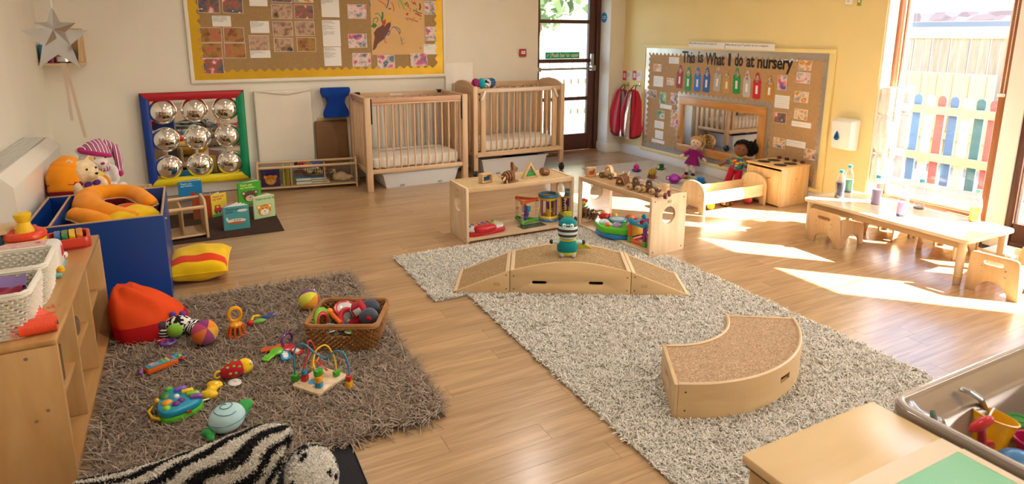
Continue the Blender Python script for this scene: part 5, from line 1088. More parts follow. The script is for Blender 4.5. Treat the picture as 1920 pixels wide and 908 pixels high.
for s in (-1, 1):
    e = obj('eye', MB().ell((s*.022,-.049,.203),(.012,.006,.012),14,8), CARD, zt); obj('pupil', MB().ell((s*.021,-.0545,.203),(.004,.002,.004),8,6), BLACK, e)
    obj('ear', MB().ell((s*.045,.0,.228),(.012,.01,.018),10,7), BR, zt); a_ = obj('arm', MB().tube([(s*.05,-.005,.088),(s*.072,-.01,.09),(s*.088,-.012,.09)], [.016,.013,.011], 10), PB, zt); obj('paw', MB().ell((s*.094,-.012,.09),(.013,.012,.014),10,7), BR, zt)
    obj('foot', MB().ell((s*.033,-.035,.014),(.017,.022,.014),12,8), plain('#9a968e',.9), zt)
obj('sleeve', MB().ell((-.052,-.008,.088),(.018,.016,.02),12,8), stripes(['#bcd9d8','#d8d08a'],60,0), zt)
cpv = MB().grid(lambda u, v: ((u-.3)*(.06+.14*v)+.02*v, .045+.045*v+.008*math.sin(u*9), .10-.085*v), 10, 10); o = obj('cape', cpv, LIME, zt); sm_ = o.modifiers.new('t','SOLIDIFY'); sm_.thickness = .004
obj('crest', MB().box((.0,.02,.245),(.05,.012,.05)), speck(['#c8c84a','#a8a83a'], 200), zt, bev=.005)
# ================================================================== RIGHT SIDE
# ---- dolls
def doll(label, loc, rz, lean, s, skin, dress, hair, shoes, boy=False, legs=None):
    d = thing('rag_doll', label, 'doll', loc, rz); d.rotation_euler = (lean[0], lean[1], rz)
    SK = cloth(skin)
    m_ = MB()
    m_.ell((0,0,.36*s),(.062*s,.056*s,.062*s),18,12).ell((0,0,.295*s),(.02*s,.02*s,.02*s)).ell((0,0,.23*s),(.048*s,.036*s,.06*s))
    for k in (-1, 1):
        m_.tube([(k*.03*s,0,.19*s),(k*.034*s,-.006*s,.10*s),(k*.036*s,-.004*s,.02*s)], [.026*s,.02*s,.018*s], 10)
        m_.tube([(k*.04*s,0,.265*s),(k*.085*s,-.012*s,.225*s),(k*.125*s,-.03*s,.195*s)], [.018*s,.015*s,.014*s], 10); m_.ell((k*.132*s,-.034*s,.19*s),(.018*s,.014*s,.018*s),10,8)
    blob('body', m_, SK, d, .007*s, 4)
    for k in (-1, 1):
        obj('eye', MB().ell((k*.02*s,-.054*s,.362*s),(.0055*s,.004*s,.0065*s),10,7), BLACK, d); obj('shoe', MB().ell((k*.036*s,-.016*s,.016*s),(.022*s,.034*s,.018*s),12,8), cloth(shoes), d)
        obj('sleeve', MB().tube([(k*.034*s,0,.272*s),(k*.07*s,-.008*s,.238*s),(k*(.10 if not boy else .085)*s,-.02*s,(.213 if not boy else .226)*s)], [.024*s,.023*s,.022*s], 12), dress, d)
    obj('nose', MB().ell((0,-.06*s,.352*s),(.006*s,.005*s,.006*s),8,6), SK, d); obj('mouth', MB().tube([(-.014*s,-.0555*s,.336*s),(0,-.058*s,.331*s),(.014*s,-.0555*s,.336*s)], .002*s, 6), plain('#a8403a',.7), d)
    if not boy:
        mm = MB().lathe([(.024*s,.288*s),(.046*s,.27*s),(.05*s,.23*s),(.047*s,.205*s),(.07*s,.16*s),(.082*s,.12*s),(.08*s,.118*s),(.04*s,.2*s)], n=28)
        for i, v in enumerate(mm.v):
            a = math.atan2(v.y, v.x); k = 1+.07*math.sin(9*a)*max(0, (.2*s-v.z)/(.08*s)); mm.v[i] = Vector((v.x*k, v.y*k*.8, v.z))
        obj('dress', mm, dress, d)
        hm = MB().ell((.004*s,.014*s,.388*s),(.068*s,.060*s,.050*s),18,12)
        obj('hair_cap', hm, hair, d)
        for (x, y, z) in ((.055,.02,.42),(.075,.02,.40),(.085,.02,.37),(.08,.015,.34),(.07,.01,.31),(.03,.02,.43),(-.05,.02,.40),(-.06,.02,.37),(.065,.03,.44)): obj('curl', MB().torus((x*s,y*s,z*s),.016*s,.011*s,'X',12,8), hair, d)
    else:
        obj('shirt', MB().lathe([(.024*s,.288*s),(.05*s,.272*s),(.055*s,.23*s),(.053*s,.18*s),(.04*s,.175*s)], n=22, M=Matrix.Scale(.8,4,(0,1,0))), dress, d); obj('collar', MB().torus((0,-.002*s,.288*s),.026*s,.008*s,n=18,m=6), cloth('#9ac83a'), d)
        tm = MB()
        tm.ell((0,0,.185*s),(.053*s,.042*s,.035*s),14,8)
        for k in (-1, 1): tm.tube([(k*.028*s,0,.185*s),(k*.034*s,-.004*s,.10*s),(k*.038*s,-.004*s,.045*s)], [.033*s,.031*s,.034*s], 12)
        obj('trousers', tm, cloth('#c8203a'), d)
        P = rng.normal(size=(2600, 3)); P /= np.linalg.norm(P, axis=1, keepdims=True); N = P.copy(); c0 = np.array([.01*s, .02*s, .385*s]); Q0 = P*np.array([.066, .056, .055])*s+c0
        keep = (Q0[:, 1] > -.032*s) | (Q0[:, 2] > .405*s); Q0, N = Q0[keep], N[keep]
        P2 = rng.normal(size=(2200, 3)); P2 /= np.linalg.norm(P2, axis=1, keepdims=True); Q2 = P2*np.array([.05, .045, .055])*s+np.array([.07*s, .03*s, .385*s])
        V, Q, _ = strands(np.concatenate([Q0, Q2]), np.concatenate([N, P2]), .018*s, .004, .8, 2); tag(fastmesh('curly_hair', V, Q, hair, d), kind='stuff'); obj('hair_cap', MB().ell((.005*s,.014*s,.38*s),(.064*s,.054*s,.054*s),16,10).ell((.07*s,.03*s,.385*s),(.048*s,.043*s,.053*s),14,10), hair, d)
    return d
doll('rag doll with curly blonde hair and a magenta dress leaning by the mirror', G(1302,327)+Vector((-.09,-.02,0)), math.radians(-52), (-.16,.12), 1.0, '#e8cdb4', cloth('#8a1a6a'), cloth('#b9945a'), '#3f1a4a')
doll('rag doll with curly black hair, checked shirt and red trousers leaning by the mirror', G(1376,353)+Vector((-.07,-.02,0)), math.radians(-50), (-.18,.18), 1.13, '#8a5a44', speck(['#2a6ab0','#c83a3a','#4aa04a','#e8c02a','#1f8aa0'], 55, .9, .1), cloth('#16110f'), '#8ac02a', True)
# ---- pretend tea set on the carpet
Zc = .012
def plate_(par, col, r=.055): return obj('plate', MB().lathe([(.001,.0),(r*.6,.0),(r,.012),(r*.98,.015),(r*.58,.004),(.001,.004)], n=26), plastic(col), par)
def dish(name, label, cat, px, col): 
    t_ = thing('toy_plate', 'small '+label, 'plate', G(*px, Zc)); plate_(t_, col); return t_.location+Vector((0,0,.006))
p = dish('p','dark blue toy plate under the pink ring','plate',(1193,321),'#1f3a9a'); q = thing('toy_doughnut', 'pink toy ring doughnut on the dark blue plate', 'toy food', p); obj('ring', MB().torus((0,0,.035),.025,.017,'X',20,10), plastic('#c8207a'), q); obj('icing', MB().torus((-.006,0,.035),.025,.013,'X',20,8), plain('#d83a90',.4), q)
p = dish('p','green toy plate under the cucumber','plate',(1238,317),'#2fa03a'); q = thing('toy_cucumber', 'dark green toy cucumber piece on the green plate', 'toy food', p, .3); obj('skin', MB().lathe([(.024,-.05),(.027,-.04),(.026,.03),(.018,.05),(.004,.056)], n=16, M=Matrix.Translation((0,0,.028)) @ Matrix.Rotation(PI/2,4,'Y')), plain('#2a5a34',.5,bump=.6,bscale=90), q); obj('cut_end', MB().cyl((-.0515,0,.028),(-.050,0,.028),.0235), plain('#cfd6a0',.5), q)
p = dish('p','red toy plate under the striped vegetable','plate',(1222,333),'#c8402c'); q = thing('toy_squash', 'orange and green striped knitted vegetable on the red plate', 'toy food', p, .2); obj('flesh', MB().ell((.005,0,.045),(.05,.04,.043),20,12), stripes(['#d8962a','#4a7a34'], 70, 0), q); obj('stalk', MB().ell((-.052,0,.018),(.012,.012,.018)), cloth('#2f5a34'), q)
p = dish('p','lime toy plate under the orange slice','plate',(1284,333),'#8ac02a'); q = thing('toy_orange', 'orange toy fruit slice on the lime plate', 'toy food', p); obj('slice', MB().lathe([(.001,0),(.03,0),(.034,.012),(.03,.018),(.001,.018)], (-.01,0,.0), 20), plastic('#e8662a'), q); obj('rind', MB().torus((-.01,0,.01),.033,.006,n=20,m=6), plastic('#d8541a'), q)
tp = thing('toy_teapot', 'round magenta toy teapot on the grey carpet', 'teapot', G(1264,343,Zc), -.6); obj('pot', MB().lathe([(.001,0),(.03,.001),(.052,.02),(.06,.045),(.052,.07),(.034,.084),(.030,.088),(.026,.084),(.001,.08)], n=26), plastic('#a01fae'), tp); obj('spout', MB().tube([(.05,0,.04),(.075,0,.06),(.085,0,.088)], [.014,.010,.008], 10), plastic('#a01fae'), tp); obj('handle', MB().tube([(-.05,0,.07),(-.08,0,.065),(-.085,0,.04),(-.055,0,.028)], .006, 8), plastic('#a01fae'), tp)
t_ = thing('toy_saucer', 'light blue toy saucer under the blue cup', 'saucer', G(1313,342,Zc)); plate_(t_, '#2a9ad8', .058); cu_ = thing('toy_cup', 'bright blue toy cup on a blue saucer', 'cup', t_.location+Vector((0,0,.006))); obj('cup_body', MB().lathe([(.022,0),(.026,.004),(.036,.045),(.034,.046),(.024,.008),(.001,.007)], n=24), plastic('#2a9ae0'), cu_); obj('handle', MB().tube([(.032,0,.036),(.052,0,.034),(.05,0,.015),(.028,0,.012)], .004, 6), plastic('#2a9ae0'), cu_)
one('toy_avocado', MB().ell((0,0,.026),(.045,.034,.028)).ell((.035,0,.024),(.024,.02,.02)), cloth('#3f6a44'), 'dark green soft toy vegetable behind the dolls bed', 'toy food', G(1342,352,Zc))
one('toy_carrot', MB().lathe([(.013,0),(.016,.01),(.006,.07),(.001,.075)], n=12, M=Matrix.Translation((0,0,.017)) @ Matrix.Rotation(1.4,4,'Y')), plastic('#e8602a'), 'small orange toy carrot behind the dolls bed', 'toy food', G(1292,350,Zc))
# ---- doll bed
BX0, BX1, BY0, BY1 = 3.785, 4.53, 3.82, 4.10
bd = thing('doll_bed', 'pale wooden dolls bed with arched ends beside the toy cooker', 'doll bed', (BX0, BY0, 0)); bw, bl = BY1-BY0, BX1-BX0
PB_ = wood('#ecd2a6', '#dfbb84', axis=2, scale=3); PBX = wood('#ecd2a6', '#dfbb84', axis=0, scale=3)
pa = [(0,0),(.05,0),(.07,.05),(bw-.07,.05),(bw-.05,0),(bw,0),(bw,.19)]+[(bw/2+(bw/2-.01)*math.cos(t), .2+.075*math.sin(t)) for t in [PI*k/16 for k in range(1,16)]]+[(0,.19)]
for x in (0, bl-.022): e_ = obj('end_board', MB().plate(pa, .022, frame((x,0,0),(0,1,0),(0,0,1))), PB_, bd, bev=.003); [obj('peg', MB().cyl((x-.001,y,z),(x+.001,y,z),.004,n=8), SCREW, e_) for y, z in ((.05,.16),(bw-.05,.16),(.05,.1))]
for y in (.012, bw-.03): obj('side_rail', MB().bx(.022,y,.085,bl-.022,y+.018,.19), PBX, bd, bev=.003)
obj('base_board', MB().bx(.022,.03,.098,bl-.022,bw-.03,.112), PBX, bd)
# ---- toy cooker
SX0, SX1, SY0, SY1, SH = 4.555, 4.925, 3.705, 4.09, .345
ck = thing('toy_cooker', 'pale wooden toy cooker with four black hob rings and knobs', 'toy cooker', (SX0, SY0, 0)); sw, sd_ = SX1-SX0, SY1-SY0
PN = wood('#ebc791', '#dfae6c', axis=2, scale=3); obj('side_panel', MB().bx(0.012,0,0,sw,.014,SH), PN, ck, bev=.003); obj('side_panel', MB().bx(0.012,sd_-.014,0,sw,sd_,SH), PN, ck, bev=.003); obj('back_panel', MB().bx(sw-.01,.014,0,sw,sd_-.014,SH), PN, ck)
dr_ = obj('oven_door', MB().bx(0,.004,.012,.012,sd_-.004,SH-.02), PN, ck, bev=.003); obj('door_catch', MB().tube([(-.004,sd_*.28,SH-.09),(-.016,sd_*.32,SH-.1),(-.004,sd_*.38,SH-.1)], .004, 6), plain('#7a5a3a',.5), dr_)
obj('bottom_panel', MB().bx(.012,.014,.01,sw-.01,sd_-.014,.024), PN, ck); tpn = obj('hob_top', MB().bx(-.008,-.006,SH,sw,sd_+.006,SH+.014), wood('#ebc791','#dfae6c',axis=1,scale=3), ck, bev=.004)
for x, y in ((.10,.10),(.10,.28),(.23,.10),(.23,.28)): obj('hob_ring', MB().plate(circ(x,y,.058,8), .003, Matrix.Translation((0,0,SH+.014))), plain('#26241f',.6), ck)
for k in range(4): obj('knob', MB().box((sw-.03,.06+.085*k,SH+.026),(.03,.03,.026)), plain('#5a2a24',.5), ck, bev=.005)
for z in (.1, .24): obj('screw', MB().cyl((sw*.55,-.001,z),(sw*.55,.002,z),.005,n=8), SCREW, ck)
obj('tape', MB().box((.04,-.002,SH-.045),(.006,.002,.08),0,0,.5), plain('#d8cfc0',.3), ck)
# things under the bed
one('toy_beaker', MB().lathe([(.03,0),(.033,.004),(.038,.075),(.036,.076),(.031,.008),(.001,.006)], n=20, M=Matrix.Translation((0,0,.038)) @ Matrix.Rotation(1.45,4,'Y') @ Matrix.Translation((0,0,-.035))), plastic('#efb81a'), 'yellow plastic beaker lying under the dolls bed', 'beaker', G(1332,392), .8)
one('toy_ball', MB().ell((0,0,.04),.04,20,12), plastic('#d8303a'), 'red ball under the dolls bed near the cooker', 'ball', G(1402,382))
car('pale wooden toy truck tipped under the dolls bed', G(1362,385), .3, LT, DK, GREYM, 1.0, truck=True)
# ---- low table, chairs and bottles
TX0, TX1, TY0, TY1, TH = 4.065, 4.62, 1.94, 3.10, .295
tb_ = thing('low_table', 'low pale wooden toddler table by the window with bottles on it', 'table', ((TX0+TX1)/2, (TY0+TY1)/2, 0)); tw, tl = TX1-TX0, TY1-TY0
TPL = wood('#eddcbd', '#e3cba4', axis=1, scale=2.5, rough=.22, coat=.4); obj('table_top', MB().plate(rrect(tw,tl,.05,5), .022, Matrix.Translation((0,0,TH-.022))), TPL, tb_, bev=.004)
for sx in (-1, 1):
    obj('apron_rail', MB().bx(sx*(tw/2-.05)-.009,-tl/2+.07,TH-.07,sx*(tw/2-.05)+.009,tl/2-.07,TH-.022), BEECHY, tb_)
    for sy in (-1, 1):
        x, y = sx*(tw/2-.045), sy*(tl/2-.05); lg = obj('leg', MB().lathe([(.018,0),(.021,.004),(.023,.06),(.024,TH-.022)], (x,y,0), 18), PALEZ, tb_); obj('leg_ring', MB().torus((x,y,.05),.0225,.004,n=18,m=6), plastic('#e8b02a'), lg)
        obj('corner_bracket', MB().plate([(0,0),(.09,0)]+arc(.09,-.09,.09,90,180,6)[1:-1]+[(0,-.09)], .02, frame((x,y-.01 if sy < 0 else y+.01,TH-.022),(0,-sy,0),(0,0,1))), PALEZ, tb_)
def chair(label, loc, rz):
    """low panel chair; the slotted back panel faces local -y, seat runs to +y"""
    c = thing('toddler_chair', label, 'chair', loc, rz); w_, h = .27, .25; PC = wood('#e4c193','#d6ab74',axis=2,scale=3)
    bp = [(-w_/2,0),(-w_/2+.055,0)]+[(0+(w_/2-.055)*math.cos(t), .085*math.sin(t)) for t in [PI-PI*k/12 for k in range(1,12)]]+[(w_/2-.055,0),(w_/2,0),(w_/2-.012,h-.02)]+arc(w_/2-.035,h-.022,.022,0,90,4)+arc(-w_/2+.035,h-.022,.022,90,180,4)
    b_ = obj('back_panel', MB().plate(bp, .015, Matrix.Rotation(.1,4,'X') @ frame((0,.015,0),(1,0,0),(0,0,1)), holes=[rrect(.1,.028,.0135,5,0,h-.05)]), PC, c, bev=.003)
    for x, z in ((-.06,.13),(.06,.13),(-.06,.17),(.06,.17)): obj('bolt', MB().cyl((x,-.004-.1*z,z),(x,.002-.1*z,z),.005,n=8), GREYM, b_)
    sp = [(0,0),(.05,0)]+[(.13+.08*math.cos(t), .09*math.sin(t)) for t in [PI-PI*k/10 for k in range(1,10)]]+[(.21,0),(.26,0),(.25,.14),(.22,.165),(.02,.215),(-.01,.21)]
    for s in (-1, 1): obj('side_panel', MB().plate(sp, .014, frame((s*.118-.007,.016,0),(0,1,0),(0,0,1))), PC, c, bev=.003)
    obj('seat', MB().box((0,.14,.135),(.222,.22,.014),0,-.05), wood('#e4c193','#d6ab74',axis=0,scale=3), c, bev=.003)
    return c
chair('low wooden chair with a slotted back tucked under the table end nearer the cooker', (4.035, 2.865, 0), -PI/2)
chair('low wooden chair under the window side of the table, nearer the cooker', (4.80, 2.78, 0), PI/2)
chair('low wooden chair under the window side of the table, nearer the brown window panel', (4.80, 2.36, 0), PI/2)
chair('low wooden chair with a slotted back at the table end away from the cooker', (4.10, 1.80, 0), -PI/2+.1)
chair('low wooden chair seen side-on beyond the end of the table', (4.50, 1.72, 0), -PI/2+.5)
one('low_box', MB().bx(-.12,-.09,0,.12,.09,.09), plain('#d8d4cc',.6), 'flat white box on the floor by the window panel', 'box', (4.80, 2.06, 0), bev=.006)
def bottle(label, loc, liq, frac, cap='#3ab0c8', s=1., lay=None, cat='bottle'):
    b = thing('drink_bottle', label, cat, loc)
    pf = [(.03,0),(.033,.006),(.033,.03),(.030,.05),(.033,.07),(.034,.11),(.03,.145),(.018,.178),(.0135,.185),(.0135,.2)]
    pf = [(r*s,z*s) for r,z in pf]; obj('clear_shell', MB().lathe(pf, n=24), glassy('#f4f6f8', .12, .02, .06), b)
    zt = frac*.2*s; lp = [(.001,.003*s)]+[(r*.94,max(z,.003*s)) for r,z in pf if z < zt]; lp += [(lp[-1][0], zt), (.001, zt)]
    obj('liquid', MB().lathe(lp, n=24), plain(liq, .15, spec=.6), b)
    obj('cap', MB().lathe([(.001,.196*s),(.0155*s,.196*s),(.016*s,.2*s),(.0155*s,.216*s),(.001,.217*s)], n=20), plastic(cap), b)
    if lay: obj('sediment', MB().lathe([(.001,.0031*s),(.0312*s,.0031*s),(.0318*s,.016*s),(.001,.016*s)], n=20), plain(lay,.4), b)
bottle('clear bottle half full of dark purple liquid nearest the yellow wall', G(1573,371,TH), '#1f1538', .6)
bottle('clear bottle with green beads and purple base beside the window net', G(1589,360,TH), '#4ab08a', .5, lay='#6a3a8a')
bottle('clear bottle half full of pale lilac liquid', G(1641,383,TH), '#b9a0cc', .55)
bottle('clear bottle with pink liquid over a dark blue layer', G(1690,405,TH), '#d8a8e0', .5, lay='#2a2a78', cap='#e8e8ea')
bottle('clear bottle with only a brown sediment in the bottom', G(1722,392,TH), '#e8e6e4', .06, lay='#6a4a30')
bottle('clear bottle half full of bright yellow liquid', G(1826,415,TH), '#f2d40a', .48, cap='#6ac8b0')
# ---- sand tray and wooden cover in the corner
HT = .55
tbv = thing('wooden_cabinet', 'pale wooden cabinet beside the sand tray with a green paper sheet on top', 'cabinet', (1.065, -.15, 0))
BIR = wood('#e4c899', '#d9b884', axis=0, scale=2, stretch=5, rough=.3, coat=.25); obj('top_board', MB().bx(0,0,HT-.024,.475,1.05,HT), BIR, tbv, bev=.004); obj('under_edge', MB().bx(.006,.006,HT-.032,.47,1.043,HT-.025), plain('#5a4a3c',.7), tbv)
for x in (.012, .447): obj('side_panel', MB().bx(x,.012,0,x+.018,1.036,HT-.033), MAPLEZ, tbv, bev=.002)
obj('back_panel', MB().bx(.03,1.018,0,.447,1.036,HT-.033), MAPLEZ, tbv); obj('bottom_panel', MB().bx(.03,.012,.03,.447,1.018,.048), MAPLE, tbv)
sh_ = thing('green_sheet', 'shiny green paper sheet taped under clear film on the cabinet top', 'paper', (1.065, -.1, HT+.0006)); obj('paper', MB().bx(.10,.02,0,.452,.775,.0012), plain('#7ccdaa', .12, coat=.9, bump=.5, bscale=10), sh_); obj('tape_strip', MB().bx(.08,.775,.0004,.47,.822,.002), plain('#e6d8c0', .2, coat=.6), sh_); obj('tape_strip', MB().bx(.452,.02,.0006,.474,.775,.002), plain('#e6d8c0', .2, coat=.6), sh_)
st = thing('sand_tray', 'brown-grey moulded plastic sand tray with a light rim holding bright sand toys', 'sand tray', (1.56, .10, 0)); TW, TD = .72, .775
def tray_ring(ins, z, n=6, r=.055): return [(p[0]+TW/2, p[1]+TD/2, z) for p in rrect(TW-2*ins, TD-2*ins, max(.02, r-ins*.3), n)]
prof = [(0,HT-.03),(0,HT+.004),(.004,HT+.01),(.02,HT+.012),(.03,HT+.008),(.045,HT-.012),(.075,HT-.02),(.09,HT-.03),(.115,HT-.13),(.14,HT-.17),(.19,HT-.18)]
m_ = MB(); rings = [tray_ring(i_, z) for i_, z in prof]; nn = len(rings[0])
vs = [p for r in rings for p in r]; fs = [(k*nn+i, k*nn+(i+1) % nn, (k+1)*nn+(i+1) % nn, (k+1)*nn+i) for k in range(len(rings)-1) for i in range(nn)]+[tuple((len(rings)-1)*nn+i for i in range(nn))]
o = obj('tray', m_.add(vs, fs), plain('#94877d', .16, metal=.35, coat=.4, var=.05), st, ang=50); sl_ = o.modifiers.new('t','SOLIDIFY'); sl_.thickness = .004; sl_.offset = -1
obj('rim_band', MB().tube(tray_ring(.010, HT+.011), .0075, 8, True), plain('#cfcaca', .16, metal=.4), st)
for x in (.04, TW-.06):
    for y in (.04, TD-.06): obj('stand_leg', MB().bx(x,y,0,x+.03,y+.03,HT-.03), MAPLEZ, st)
obj('stand_frame', MB().bx(.045,.045,.12,TW-.045,TD-.045,.14), MAPLE, st)
sm = MB().grid(lambda u, v: (.125+(TW-.25)*u, .125+(TD-.25)*v, HT-.165+.02*math.sin(5*u+1)*math.sin(4*v)+.014*math.sin(11*u+7*v)), 40, 40); tag(obj('sand', sm, plain('#cfae72', .95, var=.1, vscale=30, bump=.9, bscale=350), st), kind='stuff')
sz = HT-.15
bk = thing('sand_bucket', 'yellow plastic sand bucket tipped in the tray', 'bucket', G(1842,842,.41), .3); bk.scale = (.85,.85,.85); bk.rotation_euler = (.12, .2, .3); obj('pail', MB().lathe([(.045,0),(.048,.003),(.062,.115),(.066,.118),(.060,.119),(.046,.008),(.001,.006)], n=28), plastic('#efb012'), bk); obj('handle', MB().tube([(.06*math.cos(t), .01, .112+.02*math.sin(t)) for t in [PI*k/12 for k in range(13)]], .003, 6), WHITEP, bk)
sp_d = thing('sand_spade', 'red plastic spade leaning on the yellow bucket', 'spade', G(1842,858,.42), .4); sp_d.rotation_euler = (.35, -.5, -.4); obj('shaft', MB().tube([(0,0,.06),(0,0,.16)], [.011,.009], 10), plastic('#c0202c'), sp_d); obj('grip', MB().ell((0,0,.172),(.034,.013,.018),16,10), plastic('#c0202c'), sp_d); obj('blade', MB().ell((0,0,.03),(.036,.008,.045),16,10,.8), plastic('#c0202c'), sp_d)
cpg = thing('sand_cup', 'green plastic sand mould in the tray', 'sand mould', G(1903,815,.415)); obj('cup_body', MB().lathe([(.001,.05),(.03,.05),(.034,.045),(.036,0),(.033,0),(.001,.044)], n=24), plastic('#2a8a3a'), cpg); obj('top_ridge', MB().torus((0,0,.05),.02,.004,n=20,m=6), plastic('#2a8a3a'), cpg)
cpm = thing('sand_cup', 'magenta plastic cup in the sand tray', 'sand mould', G(1926,862,.415)); obj('cup_body', MB().lathe([(.026,0),(.028,.003),(.036,.055),(.042,.058),(.040,.062),(.034,.06),(.026,.008),(.001,.006)], n=24), plastic('#b01f5a'), cpm); obj('cup_base', MB().lathe([(.001,0),(.027,0),(.027,.004),(.001,.004)], n=20), plastic('#a01a50'), cpm)
one('sand_scoop', MB().ell((0,0,.03),(.06,.045,.035),20,12), plastic('#1f6fa8'), 'blue rounded sand mould by the tray rim', 'sand mould', G(1900,893,.43))
spn = thing('metal_spoon', 'bent metal spoon hooked over the tray side with a coloured handle end', 'spoon', (1.83, .79, 0)); SPP = [G(*q)-Vector((1.83,.79,0)) for q in ((1806,731,.552),(1822,737,.556),(1838,748,.55),(1848,766,.50),(1856,782,.46),(1876,800,.42))]; obj('spoon_stem', MB().tube(SPP, [.007,.009,.008,.006,.005,.005], 8), GREYM, spn); obj('spoon_end', MB().ell(tuple(SPP[0]),(.013,.010,.006),14,8), GREYM, spn); obj('handle_sleeve', MB().tube([SPP[3].lerp(SPP[4],.3), SPP[4].lerp(SPP[5],.2)], .0075, 8), plain('#e0b82a',.4), spn)
one('bottle_lid', MB().lathe([(.001,0),(.024,0),(.024,.008),(.001,.009)], n=22, M=Matrix.Rotation(1.2,4,'X') @ Matrix.Rotation(.4,4,'Y')), plastic('#14503a'), 'dark green round lid leaning on the tray wall', 'lid', G(1748,788,HT-.002))
# ================================================================== LEFT SIDE
# ---- radiator cover
RX0, RX1, RY0, RY1, RH = XL+.004, -.855, 4.02, 5.45, .775
rc = thing('radiator_cover', 'white glossy radiator cover with a black grille along the top', 'radiator cover', (RX0, RY0, 0)); rw, rl = RX1-RX0, RY1-RY0; GW = plain('#ebe7de', .16, coat=.5)
prf = [(0,0),(rw,0),(rw,RH-.07),(rw-.06,RH),(0,RH)]
obj('casing', MB().plate(prf, rl, frame((0,rl,0),(1,0,0),(0,0,1))), GW, rc, bev=.004)
obj('grille_recess', MB().bx(.02,.05,RH,rw-.07,rl-.05,RH+.0015), plain('#2c2b28',.7), rc)
gm = MB()
for i in range(9): x = .022+i*(rw-.094)/8; gm.bx(x-.0017,.05,RH+.0015,x+.0017,rl-.05,RH+.005)
for i in range(76): y = .05+i*(rl-.1)/75; gm.bx(.02,y-.002,RH+.0015,rw-.07,y+.002,RH+.0045)
tag(obj('grille_mesh', gm, GW, rc, smooth=False), kind='stuff')
# ---- blue box with cushions
BLU = plain('#0b3d8c', .38, var=.05, vscale=3, coat=.15); EDG = wood('#cfa878','#b88d5c',axis=0,scale=5)
bx0, bx1, by0, by1, bh = -.82, -.185, 3.83, 4.57, .52
bb = thing('blue_box', 'open blue wooden box full of orange and yellow cushions', 'box', (bx0, by0, 0)); w_, d_ = bx1-bx0, by1-by0
def pan(x0, y0, x1, y1, nm, h=bh):
    o = obj(nm, MB().plate(rrect(max(x1-x0, y1-y0), h, .012, 3, max(x1-x0, y1-y0)/2, h/2), .016, frame((x0,y0+.016,0),(1,0,0),(0,0,1)) if x1-x0 > y1-y0 else frame((x0,y0,0),(0,1,0),(0,0,1))), BLU, bb, bev=.002); return o
pan(0,0,w_,.016,'front_panel'); pan(0,d_-.016,w_,d_,'back_panel'); pan(.0,.016,.016,d_-.016,'side_panel'); pan(w_-.016,.016,w_,d_-.016,'side_panel'); pan(.11,.016,.126,d_-.016,'divider')
for a, b_ in (((.004,.008,bh),(w_-.004,.008,bh)),((.004,d_-.008,bh),(w_-.004,d_-.008,bh))): obj('rim_edge', MB().cyl(a,b_,.006,n=8), EDG, bb)
for x in (.008,.118,w_-.008): obj('rim_edge', MB().cyl((x,.016,bh),(x,d_-.016,bh),.006,n=8), EDG, bb)
obj('base_panel', MB().bx(.016,.016,.01,w_-.016,d_-.016,.03), BLU, bb)
ORG, RED_, PIP = cloth('#f2961a'), cloth('#9a1a34'), cloth('#d8bf98')
def bolster_c(name, label, pts, rad, par=None):
    t_ = thing(name, label, 'cushion', pts[0]); o0 = Vector(pts[0]); q = [Vector(p)-o0 for p in pts]
    n = len(q); fine = []; rr = []
    for i in range(n-1):
        p0, p1, p2, p3 = q[max(0,i-1)], q[i], q[i+1], q[min(n-1,i+2)]
        for k in range(6):
            u = k/6; fine.append(.5*((2*p1)+(p2-p0)*u+(2*p0-5*p1+4*p2-p3)*u*u+(3*p1-p0-3*p2+p3)*u**3)); rr.append(rad[i]+(rad[i+1]-rad[i])*u)
    fine.append(q[-1]); rr.append(rad[-1])
    rr = [r*(1+.02*math.sin(k*1.7)) for k, r in enumerate(rr)]
    # round the ends
    e0, e1 = fine[0]+(fine[0]-fine[1]).normalized()*rr[0]*.7, fine[-1]+(fine[-1]-fine[-2]).normalized()*rr[-1]*.7
    path = [e0]+fine+[e1]; rad2 = [rr[0]*.45]+rr+[rr[-1]*.45]
    obj('cushion_top', MB().tube(path, rad2, 18), ORG, t_, ang=70)
    obj('cushion_underside', MB().tube([p-Vector((0,0,.018)) for p in path], [r*1.0 for r in rad2], 18), RED_, t_, ang=70)
    side = []
    for s in (1, -1):
        l = []
        for i, p in enumerate(path):
            d = (path[min(i+1,len(path)-1)]-path[max(i-1,0)]).normalized(); nrm = Vector((-d.y, d.x, 0)).normalized(); l.append(p+nrm*s*(rad2[i]+.001)-Vector((0,0,.010)))
        side += l if s > 0 else l[::-1]
    obj('piping', MB().tube(side, .004, 6, True), PIP, t_); return t_
B = lambda x, y, z=.5: tuple(G(x, y, z))
bolster_c('c_cushion', 'orange c-shaped cushion with red underside lying over the blue box', [B(281,382,.50), B(252,365,.50), B(212,365,.50), B(172,372,.50), B(165,388,.49), B(195,402,.48), B(240,412,.46), B(262,416,.45)], [.045,.055,.065,.075,.075,.07,.06,.05])
bolster_c('bolster_cushion', 'orange bolster cushion with a red side at the front of the blue box', [B(138,404,.49), B(162,410,.48), B(190,420,.46), B(212,430,.43)], [.045,.055,.058,.045])
